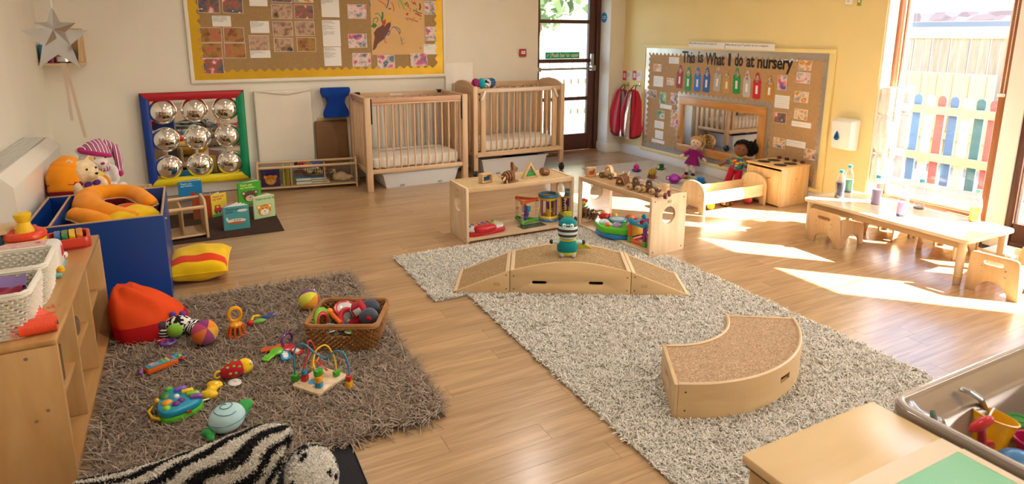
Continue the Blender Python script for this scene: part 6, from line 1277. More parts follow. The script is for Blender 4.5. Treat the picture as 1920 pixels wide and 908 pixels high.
def pillow(name, label, loc, rz, L, W_, T_, mats, tilt=(0,0), cat='cushion', stripe=None):
    p = thing(name, label, cat, loc, rz); p.rotation_euler = (tilt[0], tilt[1], rz)
    def f(u, v, s):
        a, b_ = 2*u-1, 2*v-1; e = (1-abs(a)**2.6)*(1-abs(b_)**2.6); k = 1-.06*(abs(a)*abs(b_))+.0
        pin = 1-.10*(1-abs(a)**2)*abs(b_)**6; pin2 = 1-.10*(1-abs(b_)**2)*abs(a)**6
        return (a*L/2*pin2*k, b_*W_/2*pin*k, s*T_/2*max(0,e)**.5+.006*math.sin(7*a+3*b_)*e)
    def sect(v0, v1, nm, mt):
        m_ = MB()
        for s in (1, -1): m_.grid(lambda u, v, s=s: f(u, v0+(v1-v0)*v, s), 24, max(4, int(22*(v1-v0))))
        obj(nm, m_, mt, p, ang=70)
    for i, (v0, v1, nm, mt) in enumerate(mats): sect(v0, v1, nm, mt)
    edge = [f(k/14,0,0) for k in range(14)]+[f(1,k/14,0) for k in range(14)]+[f(1-k/14,1,0) for k in range(14)]+[f(0,1-k/14,0) for k in range(14)]
    obj('piping', MB().tube([Vector(e) for e in edge], .004, 6, True), mats[0][3], p); return p
YEL, ORR = cloth('#eec012'), cloth('#dd3c10')
pillow('striped_cushion', 'yellow cushion with an orange stripe lying inside the blue box', (-.365, 4.13, .455), .30, .30, .36, .13, [(0,.5,'yellow_panel',YEL),(.5,.7,'orange_stripe',ORR),(.7,1,'green_panel',cloth('#6ab82a'))])
pillow('floor_cushion', 'yellow cushion with an orange stripe on the floor beside the blue box', (-.035, 4.25, .085), -.12, .37, .42, .17, [(0,.14,'yellow_panel',YEL),(.14,.32,'orange_stripe',ORR),(.32,1,'yellow_panel',YEL)], (.06,0))
t_ = thing('green_puppet', 'crumpled green and blue cloth toy in the corner of the blue box', 'soft toy', G(128,418,.42)); blob('body', MB().ell((0,0,0),(.05,.04,.05)).ell((.03,.02,.03),(.035,.03,.03)).ell((-.03,.0,.02),(.02,.03,.04)), cloth('#2f9a3a'), t_, .008); obj('patch', MB().ell((.015,-.03,.0),(.025,.018,.03)), cloth('#1a5a7a'), t_)
# back cushion and soft toys behind the box on a low crate
lc = thing('low_crate', 'low wooden crate behind the blue box carrying the teddy bears', 'crate', (-.83, 4.66, 0))
for y in (0, .68): obj('long_side', MB().bx(0,y,0,.52,y+.016,.385), BEECH, lc, bev=.003)
for x in (0, .504): obj('short_side', MB().bx(x,.016,0,x+.016,.68,.385), BEECHY, lc, bev=.003)
obj('top_board', MB().bx(.016,.016,.345,.504,.68,.36), BEECH, lc)
CZ = .363
one('patchwork_cloth', MB().grid(lambda u, v: (-.22+.45*u, -.3+.6*v, .006+.02*abs(math.sin(7*u+3)*math.sin(6*v+1))), 30, 30), speck(['#c84a5a','#e8e0d8','#3a4a8a','#1f1f24','#d8a0a8','#7ab04a'], 26, .9, .1), 'patchwork cloth in pinks and stripes spread on the crate', 'cloth', (-.575, 5.0, CZ))
bolster_c('back_cushion', 'upright orange cushion with a red edge standing behind the blue box', [tuple(GY(122,362,4.76)), tuple(GY(122,335,4.79)), tuple(GY(126,313,4.82))], [.09,.105,.09])
def bear(name, label, loc, rz, s, fur, extras, lean=0):
    b = thing(name, label, 'soft toy', loc, rz); b.rotation_euler[0] = lean; F = fuzz(fur)
    m_ = MB().ell((0,0,.10*s),(.085*s,.075*s,.10*s)).ell((0,-.01*s,.25*s),(.10*s,.088*s,.088*s)).ell((0,-.085*s,.225*s),(.045*s,.04*s,.036*s))
    for k in (-1, 1): m_.ell((k*.08*s,.0,.325*s),(.034*s,.02*s,.034*s)).ell((k*.10*s,-.04*s,.13*s),(.036*s,.04*s,.07*s)).ell((k*.075*s,-.12*s,.035*s),(.042*s,.085*s,.04*s)).ell((k*.08*s,-.19*s,.05*s),(.042*s,.03*s,.05*s))
    blob('body', m_, F, b, .009*s+.002, 3)
    for k in (-1, 1): obj('eye', MB().ell((k*.036*s,-.09*s,.272*s),(.0085*s,.006*s,.0085*s),10,7), BLACK, b)
    extras(b, s); return b
def pinkx(b, s):
    PK = cloth('#b02a72'); ST = stripes(['#b02a72','#efe6e8','#b02a72','#8a8a90'], 42, 0)
    obj('nose', MB().ell((0,-.125*s,.235*s),(.014*s,.01*s,.01*s),10,7), PK, b); obj('night_cap', MB().lathe([(.098*s,.0),(.095*s,.03*s),(.07*s,.07*s),(.03*s,.10*s),(.004,.115*s)], n=22, M=Matrix.Translation((.01*s,0,.285*s)) @ Matrix.Rotation(.35,4,'Y')), ST, b); obj('cap_tail', MB().tube([(.07*s,0,.36*s),(.13*s,-.02*s,.32*s),(.14*s,-.04*s,.22*s),(.13*s,-.05*s,.15*s)], [.03*s,.03*s,.026*s,.02*s], 12), ST, b); obj('pompom', MB().ell((.13*s,-.05*s,.135*s),.028*s,12,8), PK, b)
    obj('cap_band', MB().torus((.008*s,0,.295*s),.095*s,.016*s,n=24,m=8,M=Matrix.Rotation(.3,4,'Y')), PK, b); obj('scarf', MB().torus((0,0,.185*s),.07*s,.022*s,n=22,m=8), ST, b)
    for k, (x, z) in enumerate(((-.04,.12),(.03,.09))): obj('belly_spot', MB().ell((x*s,-.068*s,z*s),(.022*s,.014*s,.022*s),12,8), PK, b)
    for k in (-1, 1): obj('foot_pad', MB().ell((k*.08*s,-.218*s,.05*s),(.026*s,.006*s,.028*s),12,8), PK, b); obj('ear_lining', MB().ell((k*.082*s,-.014*s,.33*s),(.022*s,.012*s,.022*s),10,7), PK, b)
pk = GY(192, 352, 5.18); bear('pink_cap_bear', 'white plush bear in a pink striped night cap sitting on the crate', (pk.x-.03, 5.22, CZ+.012), .5, 1.0, '#e4dcd8', pinkx)
def creamx(b, s):
    obj('nose', MB().ell((0,-.127*s,.235*s),(.012*s,.008*s,.009*s),10,7), BLACK, b); obj('bow', MB().ell((-.035*s,-.07*s,.165*s),(.03*s,.012*s,.02*s)).ell((.035*s,-.07*s,.165*s),(.03*s,.012*s,.02*s)), cloth('#5a2a7a'), b)
    for k in (-1, 1): obj('ear_lining', MB().ell((k*.082*s,-.014*s,.33*s),(.022*s,.012*s,.022*s),10,7), fuzz('#d8a878'), b)
cb = bear('cream_bear', 'cream plush bear slumped against the orange cushion', (-.64, 4.80, CZ+.022), .85, .92, '#ecd3a8', creamx, -.12)
dg = thing('plush_dog', 'yellow plush dog with a black nose and orange ears behind the cream bear', 'soft toy', GY(176,338,4.98)); blob('head', MB().ell((0,0,0),(.08,.07,.075)).ell((-.01,-.06,.05),(.045,.045,.035)), fuzz('#e0c24a'), dg, .009); obj('nose', MB().ell((-.015,-.10,.075),(.03,.018,.015),12,8), BLACK, dg); obj('ear', MB().ell((.07,-.035,-.02),(.03,.02,.055)), fuzz('#e08a2a'), dg); obj('ear', MB().ell((-.075,-.02,-.02),(.03,.02,.055)), fuzz('#e08a2a'), dg); obj('body', MB().ell((0,.02,-.09),(.07,.06,.055)), fuzz('#e0c24a'), dg)
# ---- storage cabinet in the foreground
KX0, KX1, KY0, KY1, KH = -.835, -.45, 2.315, 3.52, .54
kb = thing('toy_cabinet', 'open wooden toy cabinet with shelves beside the brown rug', 'cabinet', (KX0, KY0, 0)); kw, kl = KX1-KX0, KY1-KY0; CW = wood('#c69a63','#b08048',axis=1,scale=2.4,rough=.3,coat=.3); CWZ = wood('#d0a872','#bd9058',axis=2,scale=2.2,stretch=6,rough=.35)
tpk = obj('top_board', MB().bx(0,0,KH-.02,kw,kl,KH), CW, kb, bev=.006)
for y, ft in ((0,0),(kl-.02,0)): e_ = obj('end_panel', MB().bx(0,y,0,kw,y+.02,KH-.021), CWZ, kb, bev=.003)
for x, z in ((.30,.49),(.335,.30),(.30,.27)): obj('screw', MB().cyl((x,-.001,z),(x,.003,z),.006,n=10), GREYM, kb)
obj('back_panel', MB().bx(0,.02,.02,.012,kl-.02,KH-.021), CWZ, kb); obj('bottom_shelf', MB().bx(.012,.02,.03,kw-.004,kl-.02,.048), CW, kb); obj('plinth', MB().bx(kw-.03,.02,0,kw-.012,kl-.02,.03), CW, kb)
obj('middle_shelf', MB().bx(.012,.02,.255,kw-.03,kl-.02,.273), CW, kb, bev=.003)
for y in (.40, .79): obj('divider', MB().bx(.012,y-.009,.048,kw-.012,y+.009,KH-.021), CWZ, kb, bev=.003)
one('shelf_basket', MB().lathe([(.07,0),(.085,.005),(.1,.15),(.092,.152),(.08,.012),(.001,.01)], n=24), plain('#b58a55',.9,bump=1,bscale=60), 'round woven basket inside the toy cabinet', 'basket', (-.63, 2.86, .049))
one('picture_tin', MB().bx(-.09,-.06,0,.09,.06,.14), snapshot(('#4a6a3a','#2f4a34','#c8b070','#7a3a2a'),18), 'green picture box on the upper shelf of the toy cabinet', 'box', (-.58, 2.52, .274), bev=.006)
one('toy_tin', MB().lathe([(.001,0),(.06,0),(.06,.11),(.063,.11),(.063,.125),(.001,.126)], n=24), plain('#6a4a8a',.4), 'purple round tin on the lower shelf of the toy cabinet', 'tin', (-.55, 2.50, .049))
one('block_box', MB().bx(-.08,-.12,0,.08,.12,.1), plain('#a83a2a',.6), 'red-brown box on the lower shelf at the far end of the toy cabinet', 'box', (-.58, 3.28, .049), bev=.006)
one('instrument', MB().lathe([(.001,0),(.075,0),(.078,.01),(.078,.05),(.075,.06),(.001,.06)], n=24), wood('#7a6a5a','#5a4a3c',scale=10), 'small round wooden drum on the upper shelf of the toy cabinet', 'drum', (-.57, 2.98, .274))
# red bean bag
t_ = thing('bean_bag', 'orange and red cloth bean bag slumped beside the toy cabinet', 'bean bag', (-.275, 3.44, .02), 0)
def f(u, v):
    a, h = 2*PI*u, v; r = (.165*(1-.75*h**2.2))*(1+.05*math.sin(3*a+h*4)+.02*math.sin(11*a)); return (r*sgnpow(math.cos(a),.75)-.10*h**1.5, r*.85*sgnpow(math.sin(a),.75)+.05*h, .25*h**.8+.006*math.sin(5*a+9*h)*h)
m_ = MB().grid(f, 36, 18); m_.add([f(i/36,1) for i in range(36)], [tuple(range(36))]); obj('orange_cloth', m_, plain('#de4a18',.8,spec=.2,var=.06,bump=.6,bscale=11), t_, ang=75)
m_ = MB().grid(lambda u, v: tuple(Vector(f(u, .02+.26*v))*1.012+Vector((0,0,-.002))), 36, 8); obj('red_panel', m_, plain('#b8141c',.8,spec=.2,bump=.5,bscale=11), t_, ang=75)
# ---- woven baskets
def basket(name, label, loc, rz, L, W_, H_, rows, r, mat, taper=.9, handle=False, stakes=26, amp=None):
    b = thing(name, label, 'basket', loc, rz); amp = r*.9 if amp is None else amp
    base = rrect(L*taper, W_*taper, .03, 5); obj('base', MB().plate(base, .01), mat, b)
    for k in range(rows):
        h = (k+.5)/rows; s_ = taper+(1-taper)*h; n = 84; pts = []
        rr = rrect(L*s_, W_*s_, .035, 20)
        for i in range(n): p = rr[int(i*len(rr)/n) % len(rr)]; pts.append(p)
        # resample evenly
        per = [0]
        for i in range(len(rr)): a_, c_ = rr[i], rr[(i+1) % len(rr)]; per.append(per[-1]+math.hypot(c_[0]-a_[0], c_[1]-a_[1]))
        pts = []; j = 0
        for i in range(n):
            t_ = per[-1]*i/n
            while per[j+1] < t_: j += 1
            u = (t_-per[j])/max(1e-9, per[j+1]-per[j]); a_, c_ = rr[j], rr[(j+1) % len(rr)]; x, y = a_[0]+(c_[0]-a_[0])*u, a_[1]+(c_[1]-a_[1])*u
            q = 1+amp/(L*.4)*math.cos(PI*i+PI*k)*.9 if True else 1; pts.append((x*q, y*q, .008+(H_-.016)*h+.0015*math.sin(i*1.3+k)))
        if handle and .60 < h < .88:
            # leave a hand-hold gap in the two long sides
            keep = [p for p in range(n) if not (abs(pts[p][0]) < L*.14)]
            runs = []; cur = [keep[0]]
            for p in keep[1:]:
                if p == cur[-1]+1: cur.append(p)
                else: runs.append(cur); cur = [p]
            runs.append(cur)
            if runs[0][0] == 0 and runs[-1][-1] == n-1 and len(runs) > 1: runs[0] = runs.pop()+runs[0]
            for rn in runs:
                if len(rn) > 2: obj('weave_strand', MB().tube([pts[p] for p in rn], r, 5), mat, b)
        else: obj('weave_strand', MB().tube(pts, r, 5, True), mat, b)
    rr = rrect(L*1.0, W_*1.0, .035, 6)
    for dz, dr in ((0,0),(.006,.004),(-.004,.005)): obj('rim_strand', MB().tube([(x*(1+dr), y*(1+dr), H_-.004+dz+.0015*math.sin(i*2.1)) for i, (x, y) in enumerate(rr)], r*1.25, 6, True), mat, b)
    return b
WW = plain('#e8e2d4', .75, bump=.5, bscale=200); WB = plain('#9a6a38', .5, var=.16, vscale=30, bump=.3, bscale=160)
basket('white_basket', 'white woven basket with dark red cloth on the toy cabinet', (-.665, 2.475, KH+.001), 0, .30, .24, .15, 13, .0055, WW)
basket('white_basket', 'white woven basket behind the one with red cloth', (-.665, 2.745, KH+.001), .03, .30, .25, .15, 13, .0055, WW)
one('red_cloth', MB().grid(lambda u, v: (-.11+.22*u, -.085+.17*v, .115+.02*math.sin(9*u+2)*math.sin(7*v)+.028*math.sin(PI*u)*math.sin(PI*v)), 26, 22), cloth('#8a0f3a', .5), 'dark red shiny cloth heaped in the nearer white basket', 'cloth', (-.66, 2.465, KH))
one('lilac_cloth', MB().grid(lambda u, v: (-.11+.22*u, -.03+.10*v*.6, .07+.085*v+.006*math.sin(13*u)), 22, 10), cloth('#9a86c0'), 'lilac cloth lining the back of the nearer white basket', 'cloth', (-.66, 2.53, KH))
WKB = (.565, 2.905); wrz = math.atan2(2.727-2.863, .711-.444)
basket('wicker_basket', 'brown wicker basket full of rattles and toys on the brown rug', (.595, 2.905, .022), wrz, .335, .30, .145, 11, .0074, WB, .86, True)
# things on the cabinet
KT = KH+.001
def K(x, y, z=0): return G(x, y, KH+z)+Vector((0,0,.001-z)) if z else G(x, y, KH)+Vector((0,0,.001))
sr = thing('stacking_rings', 'ring stacking toy with a yellow peak, red and coloured rings', 'toy', (-.672, 3.215, KT))
obj('base', MB().lathe([(.075,0),(.08,.01),(.06,.03),(.02,.034)], n=26), plastic('#e8e6e2'), sr)
for k, (z, r, c) in enumerate(((.04,.058,'#1f4ab0'),(.066,.053,'#1f8a3a'),(.092,.07,'#efc01a'),(.118,.075,'#e0401a'))): obj('ring', MB().torus((0,0,z),r-.018,.02,n=26,m=10), plastic(c), sr)
obj('peak', MB().lathe([(.032,.12),(.036,.13),(.026,.16),(.022,.175),(.032,.20),(.032,.21),(.02,.216),(.001,.217)], n=22), plastic('#efc31a'), sr)
rt = thing('toy_tray', 'red plastic toy tray with coloured bars and a carrying handle', 'toy', (-.553, 3.385, KT), .15); obj('tray', MB().plate(rrect(.17,.17,.03,4), .012), plastic('#cf3a2c'), rt); obj('tray_wall', MB().plate(rrect(.17,.17,.03,4), .05, holes=[rrect(.14,.14,.02,4)]), plastic('#cf3a2c'), rt, bev=.004)
for k, c in enumerate(('#1f6ab0','#2f8a4a','#efc01a','#e08a2a')): obj('bar', MB().box((-.04+.028*k,.01,.05),(.024,.12,.018)), plastic(c), rt, bev=.004)
obj('handle', MB().tube([(-.09,.02,.05),(-.12,.03,.10),(-.14,-.03,.11),(-.13,-.09,.08)], .016, 10), plastic('#d8402c'), rt)
rl_ = thing('toy_telephone', 'red and white plastic toy roller with a clear window', 'toy', (-.745, 3.43, KT), .2); obj('body', MB().ell((0,0,.05),(.085,.06,.05),20,12,.6), plastic('#d8402c'), rl_); obj('window', MB().ell((-.01,-.02,.07),(.05,.042,.034),18,10,.7), plain('#e9e6e0',.15), rl_); obj('label_patch', MB().box((.06,-.05,.07),(.05,.01,.03),-.4), CARD, rl_)
wl = thing('toy_laptop', 'white plastic toy computer with a red print panel and yellow knob', 'toy', (-.635, 3.02, KT), .06); obj('case', MB().box((0,0,.06),(.22,.20,.12)), plain('#eae6e0',.3), wl, bev=.03, seg=4); obj('print_panel', MB().box((-.01,.01,.1206),(.15,.10,.002)), snapshot(('#b8404a','#d8a0a0','#9a2a3a','#e8d0cc'),40), wl); obj('side_dial', MB().ell((.105,.03,.075),(.012,.026,.026)), plastic('#c8303a'), wl); obj('teal_trim', MB().box((.0,-.0,.012),(.226,.206,.02)), plain('#7ac8c8',.3), wl, bev=.008); obj('yellow_knob', MB().ell((.108,-.085,.03),.016,12,8), fuzz('#efb01a'), wl)
br_ = thing('toy_tag', 'white plastic toy tag with a red badge on the cabinet', 'toy', (-.565, 3.17, KT), -.3); obj('tag_body', MB().box((0,0,.014),(.05,.08,.028)), WHITEP, br_, bev=.008); obj('badge', MB().box((.026,-.012,.014),(.002,.036,.016)), plain('#c8303a',.4), br_)
ss = thing('shape_sorter', 'wooden shape sorter house with a blue side and green cut-out side', 'toy', (-.745, 3.545-.09, KT), -.1); ss.location = (-.80, 3.27, KT)
obj('blue_wall', MB().box((0,-.06,.07),(.12,.012,.13)), plastic('#14507a'), ss); obj('green_wall', MB().plate([(-.06,0),(.06,0),(.06,.13),(-.06,.13)], .012, frame((.054,0,.005),(0,1,0),(0,0,1)), holes=[circ(0,.065,.03,16,.042)]), plastic('#8ab82a'), ss); obj('back_wall', MB().box((0,.06,.07),(.12,.012,.13)), plastic('#c83a2a'), ss); obj('left_wall', MB().box((-.06,0,.07),(.012,.12,.13)), plastic('#e8b82a'), ss); obj('roof_board', MB().box((0,0,.141),(.16,.16,.014)), BEECH, ss, bev=.003); obj('base_board', MB().box((0,0,.004),(.15,.15,.008)), BEECH, ss)
obj('shape_hole', MB().plate([(-.02,0),(.0,.02),(.02,0),(0,-.02)], .002, frame((0,-.066,.08),(1,0,0),(0,0,1))), plain('#a02a2a',.4), ss)
og = thing('ribbon_roll', 'roll of shiny orange netting with frayed ends on the cabinet corner', 'fabric roll', (-.505, 2.385, KT), .12); NET = plain('#f0502a',.35,spec=.6,bump=.6,bscale=220)
obj('roll', MB().cyl((-.05,0,.026),(.05,0,.026),.026,n=18), NET, og); obj('loose_flap', MB().grid(lambda u, v: (-.055+.10*u+.01*math.sin(7*v), .01+.09*v, .028+.012*math.sin(5*u)*v+.01*v), 12, 10), NET, og); obj('core', MB().cyl((.051,0,.026),(.054,0,.026),.007,n=10), plain('#6a4a2a',.6), og)
V, Q, _ = strands(np.concatenate([np.array([[-.055,.026*math.cos(a),.026+.026*math.sin(a)] for a in np.linspace(0,6.28,60)]), np.stack([rng.uniform(-.055,.05,70), np.full(70,.1), np.full(70,.04)],1)]), np.concatenate([np.tile([-1.,0,0],(60,1)), np.tile([0.,1,.3],(70,1))]), .018, .002, .5, 2); tag(fastmesh('frayed_edge', V, Q, NET, og), kind='stuff')
# ================================================================== TOYS ON THE BROWN RUG
RZ0 = .034   # pile height where things rest
def Rg(x, y): return G(x, y, RZ0)
def softball(label, px, r, cols, rz, cat='ball', tag_=False):
    b = thing('cloth_ball', label, cat, Rg(*px)+Vector((0,0,0)), rz)
    for k in range(6):
        m_ = MB().grid(lambda u, v, k=k: ((r*math.sin(PI*(v*.98+.01))*math.cos((k+u)*PI/3), r*math.sin(PI*(v*.98+.01))*math.sin((k+u)*PI/3), r+r*math.cos(PI*(v*.98+.01)))), 6, 14); o = obj('panel', m_, cloth(cols[k % len(cols)]), b); 
        o.data.transform(Matrix.Translation((0,0,r)) @ Matrix.Rotation(.9,4,'X') @ Matrix.Translation((0,0,-r)))
    if tag_: obj('ribbon', MB().tube([(r*.6,-r*.4,r*1.5),(r*1.3,-r*.3,r*1.5),(r*1.6,-r*.2,r*1.1)], .003, 5), cloth('#efe8d0'), b)
softball('cloth ball of orange, purple and pink panels beside the dotted soft toy', (386,645), .060, ['#e8882a','#8a3a7a','#c8507a','#e87a3a','#a04a80','#e0a83a'], .3)
softball('cloth ball of pale blue, plum and yellow panels behind the wicker basket', (580,580), .056, ['#9ad0dc','#7a4a7a','#d8d84a','#e8a02a','#c03a5a','#6aa8c0'], 1.2, tag_=True)
dt = thing('dotted_soft_toy', 'soft toy with black and white dots and a lime face on the brown rug', 'soft toy', Rg(332,628), -.3)
DOT = speck(['#f0ede6','#f0ede6','#26222a'], 75, .9, .1)
obj('body', MB().ell((.01,.01,.05),(.065,.05,.045),18,12), DOT, dt); obj('wing', MB().ell((.075,0,.04),(.04,.045,.035),14,9), stripes(['#1d1a20','#f0ede6'], 60, 0, wob=.2), dt); obj('head', MB().ell((.012,-.055,.048),(.036,.032,.036),16,10), cloth('#8ac03a'), dt); obj('side_ear', MB().ell((-.065,.0,.05),(.034,.03,.03),14,9), cloth('#5a3f4a'), dt); obj('hem', MB().ell((-.035,-.05,.03),(.03,.012,.03),12,8), stripes(['#1d1a20','#f0ede6'], 70, 2), dt)
for x in (-.02,.025): obj('antenna', MB().ell((x,.03,.098),(.016,.014,.014),10,7), cloth('#6a4aa0'), dt)
obj('teether', MB().torus((-.005,-.10,.012),.03,.008,n=20,m=8), plastic('#7a4ab0'), dt); obj('coil_cord', MB().tube([(-.03+.004*math.cos(k*1.6)-.001*k, -.085-.0012*k, .02+.004*math.sin(k*1.6)) for k in range(20)], .006, 6), plastic('#c82a2a'), dt)
bl = thing('bell_rattle', 'orange cage bell rattle with a yellow ring handle', 'rattle', Rg(444,628), .1)
obj('ring_handle', MB().torus((0,0,.108),.028,.008,'Y',24,8,M=Matrix.Scale(1.25,4,(0,0,1))), plastic('#efa41a'), bl); obj('top_dome', MB().lathe([(.001,.07),(.018,.07),(.03,.058),(.031,.05),(.001,.05)], n=22), plastic('#efa41a'), bl)
for k in range(10): a = k*PI/5; obj('cage_bar', MB().tube([(.028*math.cos(a),.028*math.sin(a),.055),(.038*math.cos(a),.038*math.sin(a),.03),(.042*math.cos(a),.042*math.sin(a),.004)], .0048, 6), plastic('#e0641a'), bl)
obj('base_ring', MB().torus((0,0,.004),.04,.005,n=24,m=6), plastic('#e0641a'), bl); obj('bell', MB().ell((0,0,.03),.02,12,8), plain('#b06a2a',.3,metal=.5), bl)
fw_ = thing('leaf_rattle', 'small leaf shaped rattle toy with a red bead and yellow loop', 'rattle', Rg(486,606), .15); obj('red_bead', MB().ell((-.045,-.01,.016),.017,12,8), plastic('#c8202a'), fw_); obj('yellow_loop', MB().tube([(-.04,0,.02),(-.02,.02,.035),(.01,.02,.03)], .007, 8), plastic('#e8c82a'), fw_); obj('green_leaf', MB().ell((.0,-.01,.014),(.034,.014,.012),14,8), cloth('#7ac04a'), fw_); obj('blue_knot', MB().ell((.03,.005,.02),(.014,.012,.012)), cloth('#2a4aa0'), fw_); obj('tails', MB().tube([(.035,.005,.02),(.06,.02,.03),(.085,.03,.028)], .005, 6).tube([(.035,.0,.02),(.07,.0,.022),(.09,.005,.016)], .005, 6), cloth('#4a5a9a'), fw_)
ky = thing('toy_keys', 'bunch of plastic toy keys in green, blue, red and orange on a purple ring', 'toy', Rg(533,664), .2)
obj('key_ring', MB().torus((.03,.04,.045),.032,.006,'Y',24,8,M=Matrix.Rotation(.5,4,'Z')), plastic('#7a2a8a'), ky)
for nm, x, y, a, c in (('green',-.06,-.02,-2.7,'#6ac02a'),('blue',.0,-.03,-1.75,'#1f8ac0'),('red',.05,-.02,-1.1,'#c8303a'),('orange',-.02,.05,2.6,'#e0601a')):
    k_ = obj('key', MB().plate(circ(0,0,.03,16)+[], .009).plate([(.012,-.018),(.075,-.022),(.08,.0),(.075,.022),(.012,.018)], .008), plastic(c), ky, bev=.002); k_.location = (x*.5,y*.5+.02,.012+.006*abs(x)*10); k_.rotation_euler = (0,.12,a); obj('key_face', MB().plate(rrect(.036,.024,.006,3,.045,0), .001, Matrix.Translation((0,0,.0085))), plain('#e9e6d8',.4) if nm in ('red','blue') else plastic(c), k_)
rm_ = thing('toy_remote', 'soft toy telephone handset with buttons and beads on the brown rug', 'toy', Rg(303,692), .42)
obj('body', MB().box((0,0,.018),(.135,.052,.03)), cloth('#e0661a'), rm_, bev=.01, seg=3); obj('face_panel', MB().box((0,-.002,.034),(.125,.042,.004)), plain('#3a9ab0',.5), rm_, bev=.002); obj('screen', MB().box((-.03,-.002,.0372),(.036,.03,.002)), snapshot(('#d8d0d8','#b8a0b8','#e8e0e0','#7a8aa0'),40), rm_)
for i in range(9): obj('button', MB().box((.008+.018*(i % 3), -.014+.013*(i//3), .037),(.011,.008,.004)), plain(('#8ac03a','#e8c02a','#c83a5a')[i % 3],.5), rm_, bev=.001)
for x, y, c in ((.085,.012,'#8ac03a'),(.088,-.014,'#c8304a'),(.075,.032,'#2a9ac0'),(-.085,.0,'#8a4aa0')): obj('bead', MB().ell((x,y,.02),.012,10,7), plastic(c), rm_)
obj('bead_loop', MB().torus((.088,.005,.022),.02,.004,n=16,m=6), plastic('#2a9ac0'), rm_)
lb = thing('ladybird_toy', 'soft ladybird with a red green-spotted back and yellow face', 'soft toy', Rg(443,705), .35); lb.scale = (.82,.82,.82)
obj('back', MB().ell((-.01,0,.042),(.072,.052,.042),20,12), cloth('#b0182c'), lb); obj('face', MB().ell((.045,-.004,.04),(.045,.046,.04),18,12), cloth('#eac01a'), lb)
for x, y, z in ((-.05,-.02,.074),(-.02,-.03,.075),(.005,.01,.083),(-.03,.015,.08),(-.06,.01,.068),(.005,-.038,.066),(-.045,-.042,.048),(-.02,-.05,.045)): obj('spot', MB().ell((x,y,z),(.009,.009,.006),10,7), cloth('#7ac02a'), lb)
for y in (-.036,-.018): e_ = obj('eye', MB().ell((.068,y-.008,.062),(.008,.007,.009),10,7), CARD, lb); obj('pupil', MB().ell((.073,y-.011,.062),(.004,.004,.005),8,6), BLACK, e_)
obj('smile', MB().tube([(.086,-.012,.04),(.09,.002,.048),(.086,.016,.056)], .002, 5), BLACK, lb); obj('hanging_ring', MB().torus((-.088,.008,.04),.018,.006,'Y',18,8), plastic('#eac01a'), lb); obj('wing_flap', MB().ell((-.04,-.075,.01),(.032,.042,.006),14,8), cloth('#e6e0d4'), lb)
yb2 = thing('yellow_teether', 'glossy yellow bone shaped toy joined by a white cord to the toy piano', 'toy', Rg(398,738), -.5); m_ = MB().ell((0,0,.018),(.024,.03,.018)).ell((-.006,.036,.018),(.038,.022,.018)).ell((.006,-.036,.018),(.04,.024,.019)); blob('bone', m_, plastic('#efbe0a'), yb2, .006, 8)
pn = thing('toy_piano', 'turquoise and green toy piano with coloured keys on the brown rug', 'toy', Rg(336,768), .25); pn.scale = (.80,1.02,1.05)
sh6 = [(-.105,-.06),(-.06,-.09),(.05,-.085),(.105,-.05),(.105,.0),(.05,.085),(.0,.105),(-.05,.09),(-.10,.0)]
def rnd(poly, it=2):
    for _ in range(it):
        q = []
        for i in range(len(poly)): a, b_ = poly[i], poly[(i+1) % len(poly)]; q += [(a[0]*.75+b_[0]*.25, a[1]*.75+b_[1]*.25), (a[0]*.25+b_[0]*.75, a[1]*.25+b_[1]*.75)]
        poly = q
    return poly
sh6 = rnd(sh6)
obj('green_base', MB().plate(sh6, .022), plastic('#5ab52a'), pn, bev=.006); obj('blue_top', MB().plate([(x*.97,y*.97) for x,y in sh6], .026, Matrix.Translation((0,0,.022))), plastic('#1592b8'), pn, bev=.008, seg=3)
for x, y, a, c in ((.03,.055,.5,'#7a5ac0'),(.052,.022,.4,'#e8c81a'),(.066,-.012,.3,'#8ac82a'),(.072,-.042,.2,'#8a4aa8')): obj('piano_key', MB().box((x,y,.052),(.055,.024,.014),a-.6), plastic(c), pn, bev=.005)
for nm, x, y, rx, ry, c in (('tree_button',-.045,.045,.026,.024,'#3a7a3a'),('orange_button',-.052,-.01,.026,.018,'#e89a1a'),('grape_button',-.02,-.042,.02,.016,'#6a2a7a'),('grape_button',.005,-.03,.018,.014,'#6a2a7a'),('star_button',-.065,-.05,.018,.014,'#8ac82a'),('sun_button',-.085,.03,.012,.01,'#efb01a'),('leaf_button',-.015,.088,.02,.01,'#5ab52a'),('badge',-.002,.012,.014,.012,'#e8e0d8')): obj(nm, MB().ell((x,y,.049),(rx,ry,.010),14,8), plastic(c), pn)
obj('carry_handle', MB().tube([(-.10,.05,.02),(-.128,.02,.02),(-.125,-.03,.02),(-.10,-.06,.02)], .006, 8), plastic('#e8b81a'), pn); obj('white_cord', MB().tube([(.10,-.03,.02),(.13,-.02,.012),(.165,.0,.012),(.175,.03,.014),(.155,.055,.02)], .003, 6), plain('#e8e4da',.6), pn); obj('red_switch', MB().box((.02,-.087,.026),(.02,.006,.008)), plastic('#c8302a'), pn)
sn = thing('snail_toy', 'soft pale blue snail with a green head and spiral shell', 'soft toy', Rg(430,806), .35); sn.scale = (.85,.85,.85)
obj('shell', MB().ell((-.005,0,.062),(.078,.066,.062),24,14), cloth('#b4d4d6'), sn); blob('head', MB().ell((.085,.02,.07),(.042,.03,.03)).ell((.055,.012,.05),(.04,.03,.03)), cloth('#3fa050'), sn, .008); blob('tail', MB().ell((-.08,-.005,.03),(.024,.022,.024)).ell((-.09,-.025,.02),(.018,.024,.016)).ell((-.1,.01,.028),(.016,.014,.02)), cloth('#3fa050'), sn, .006)
SPT = cloth('#3f8a90'); 
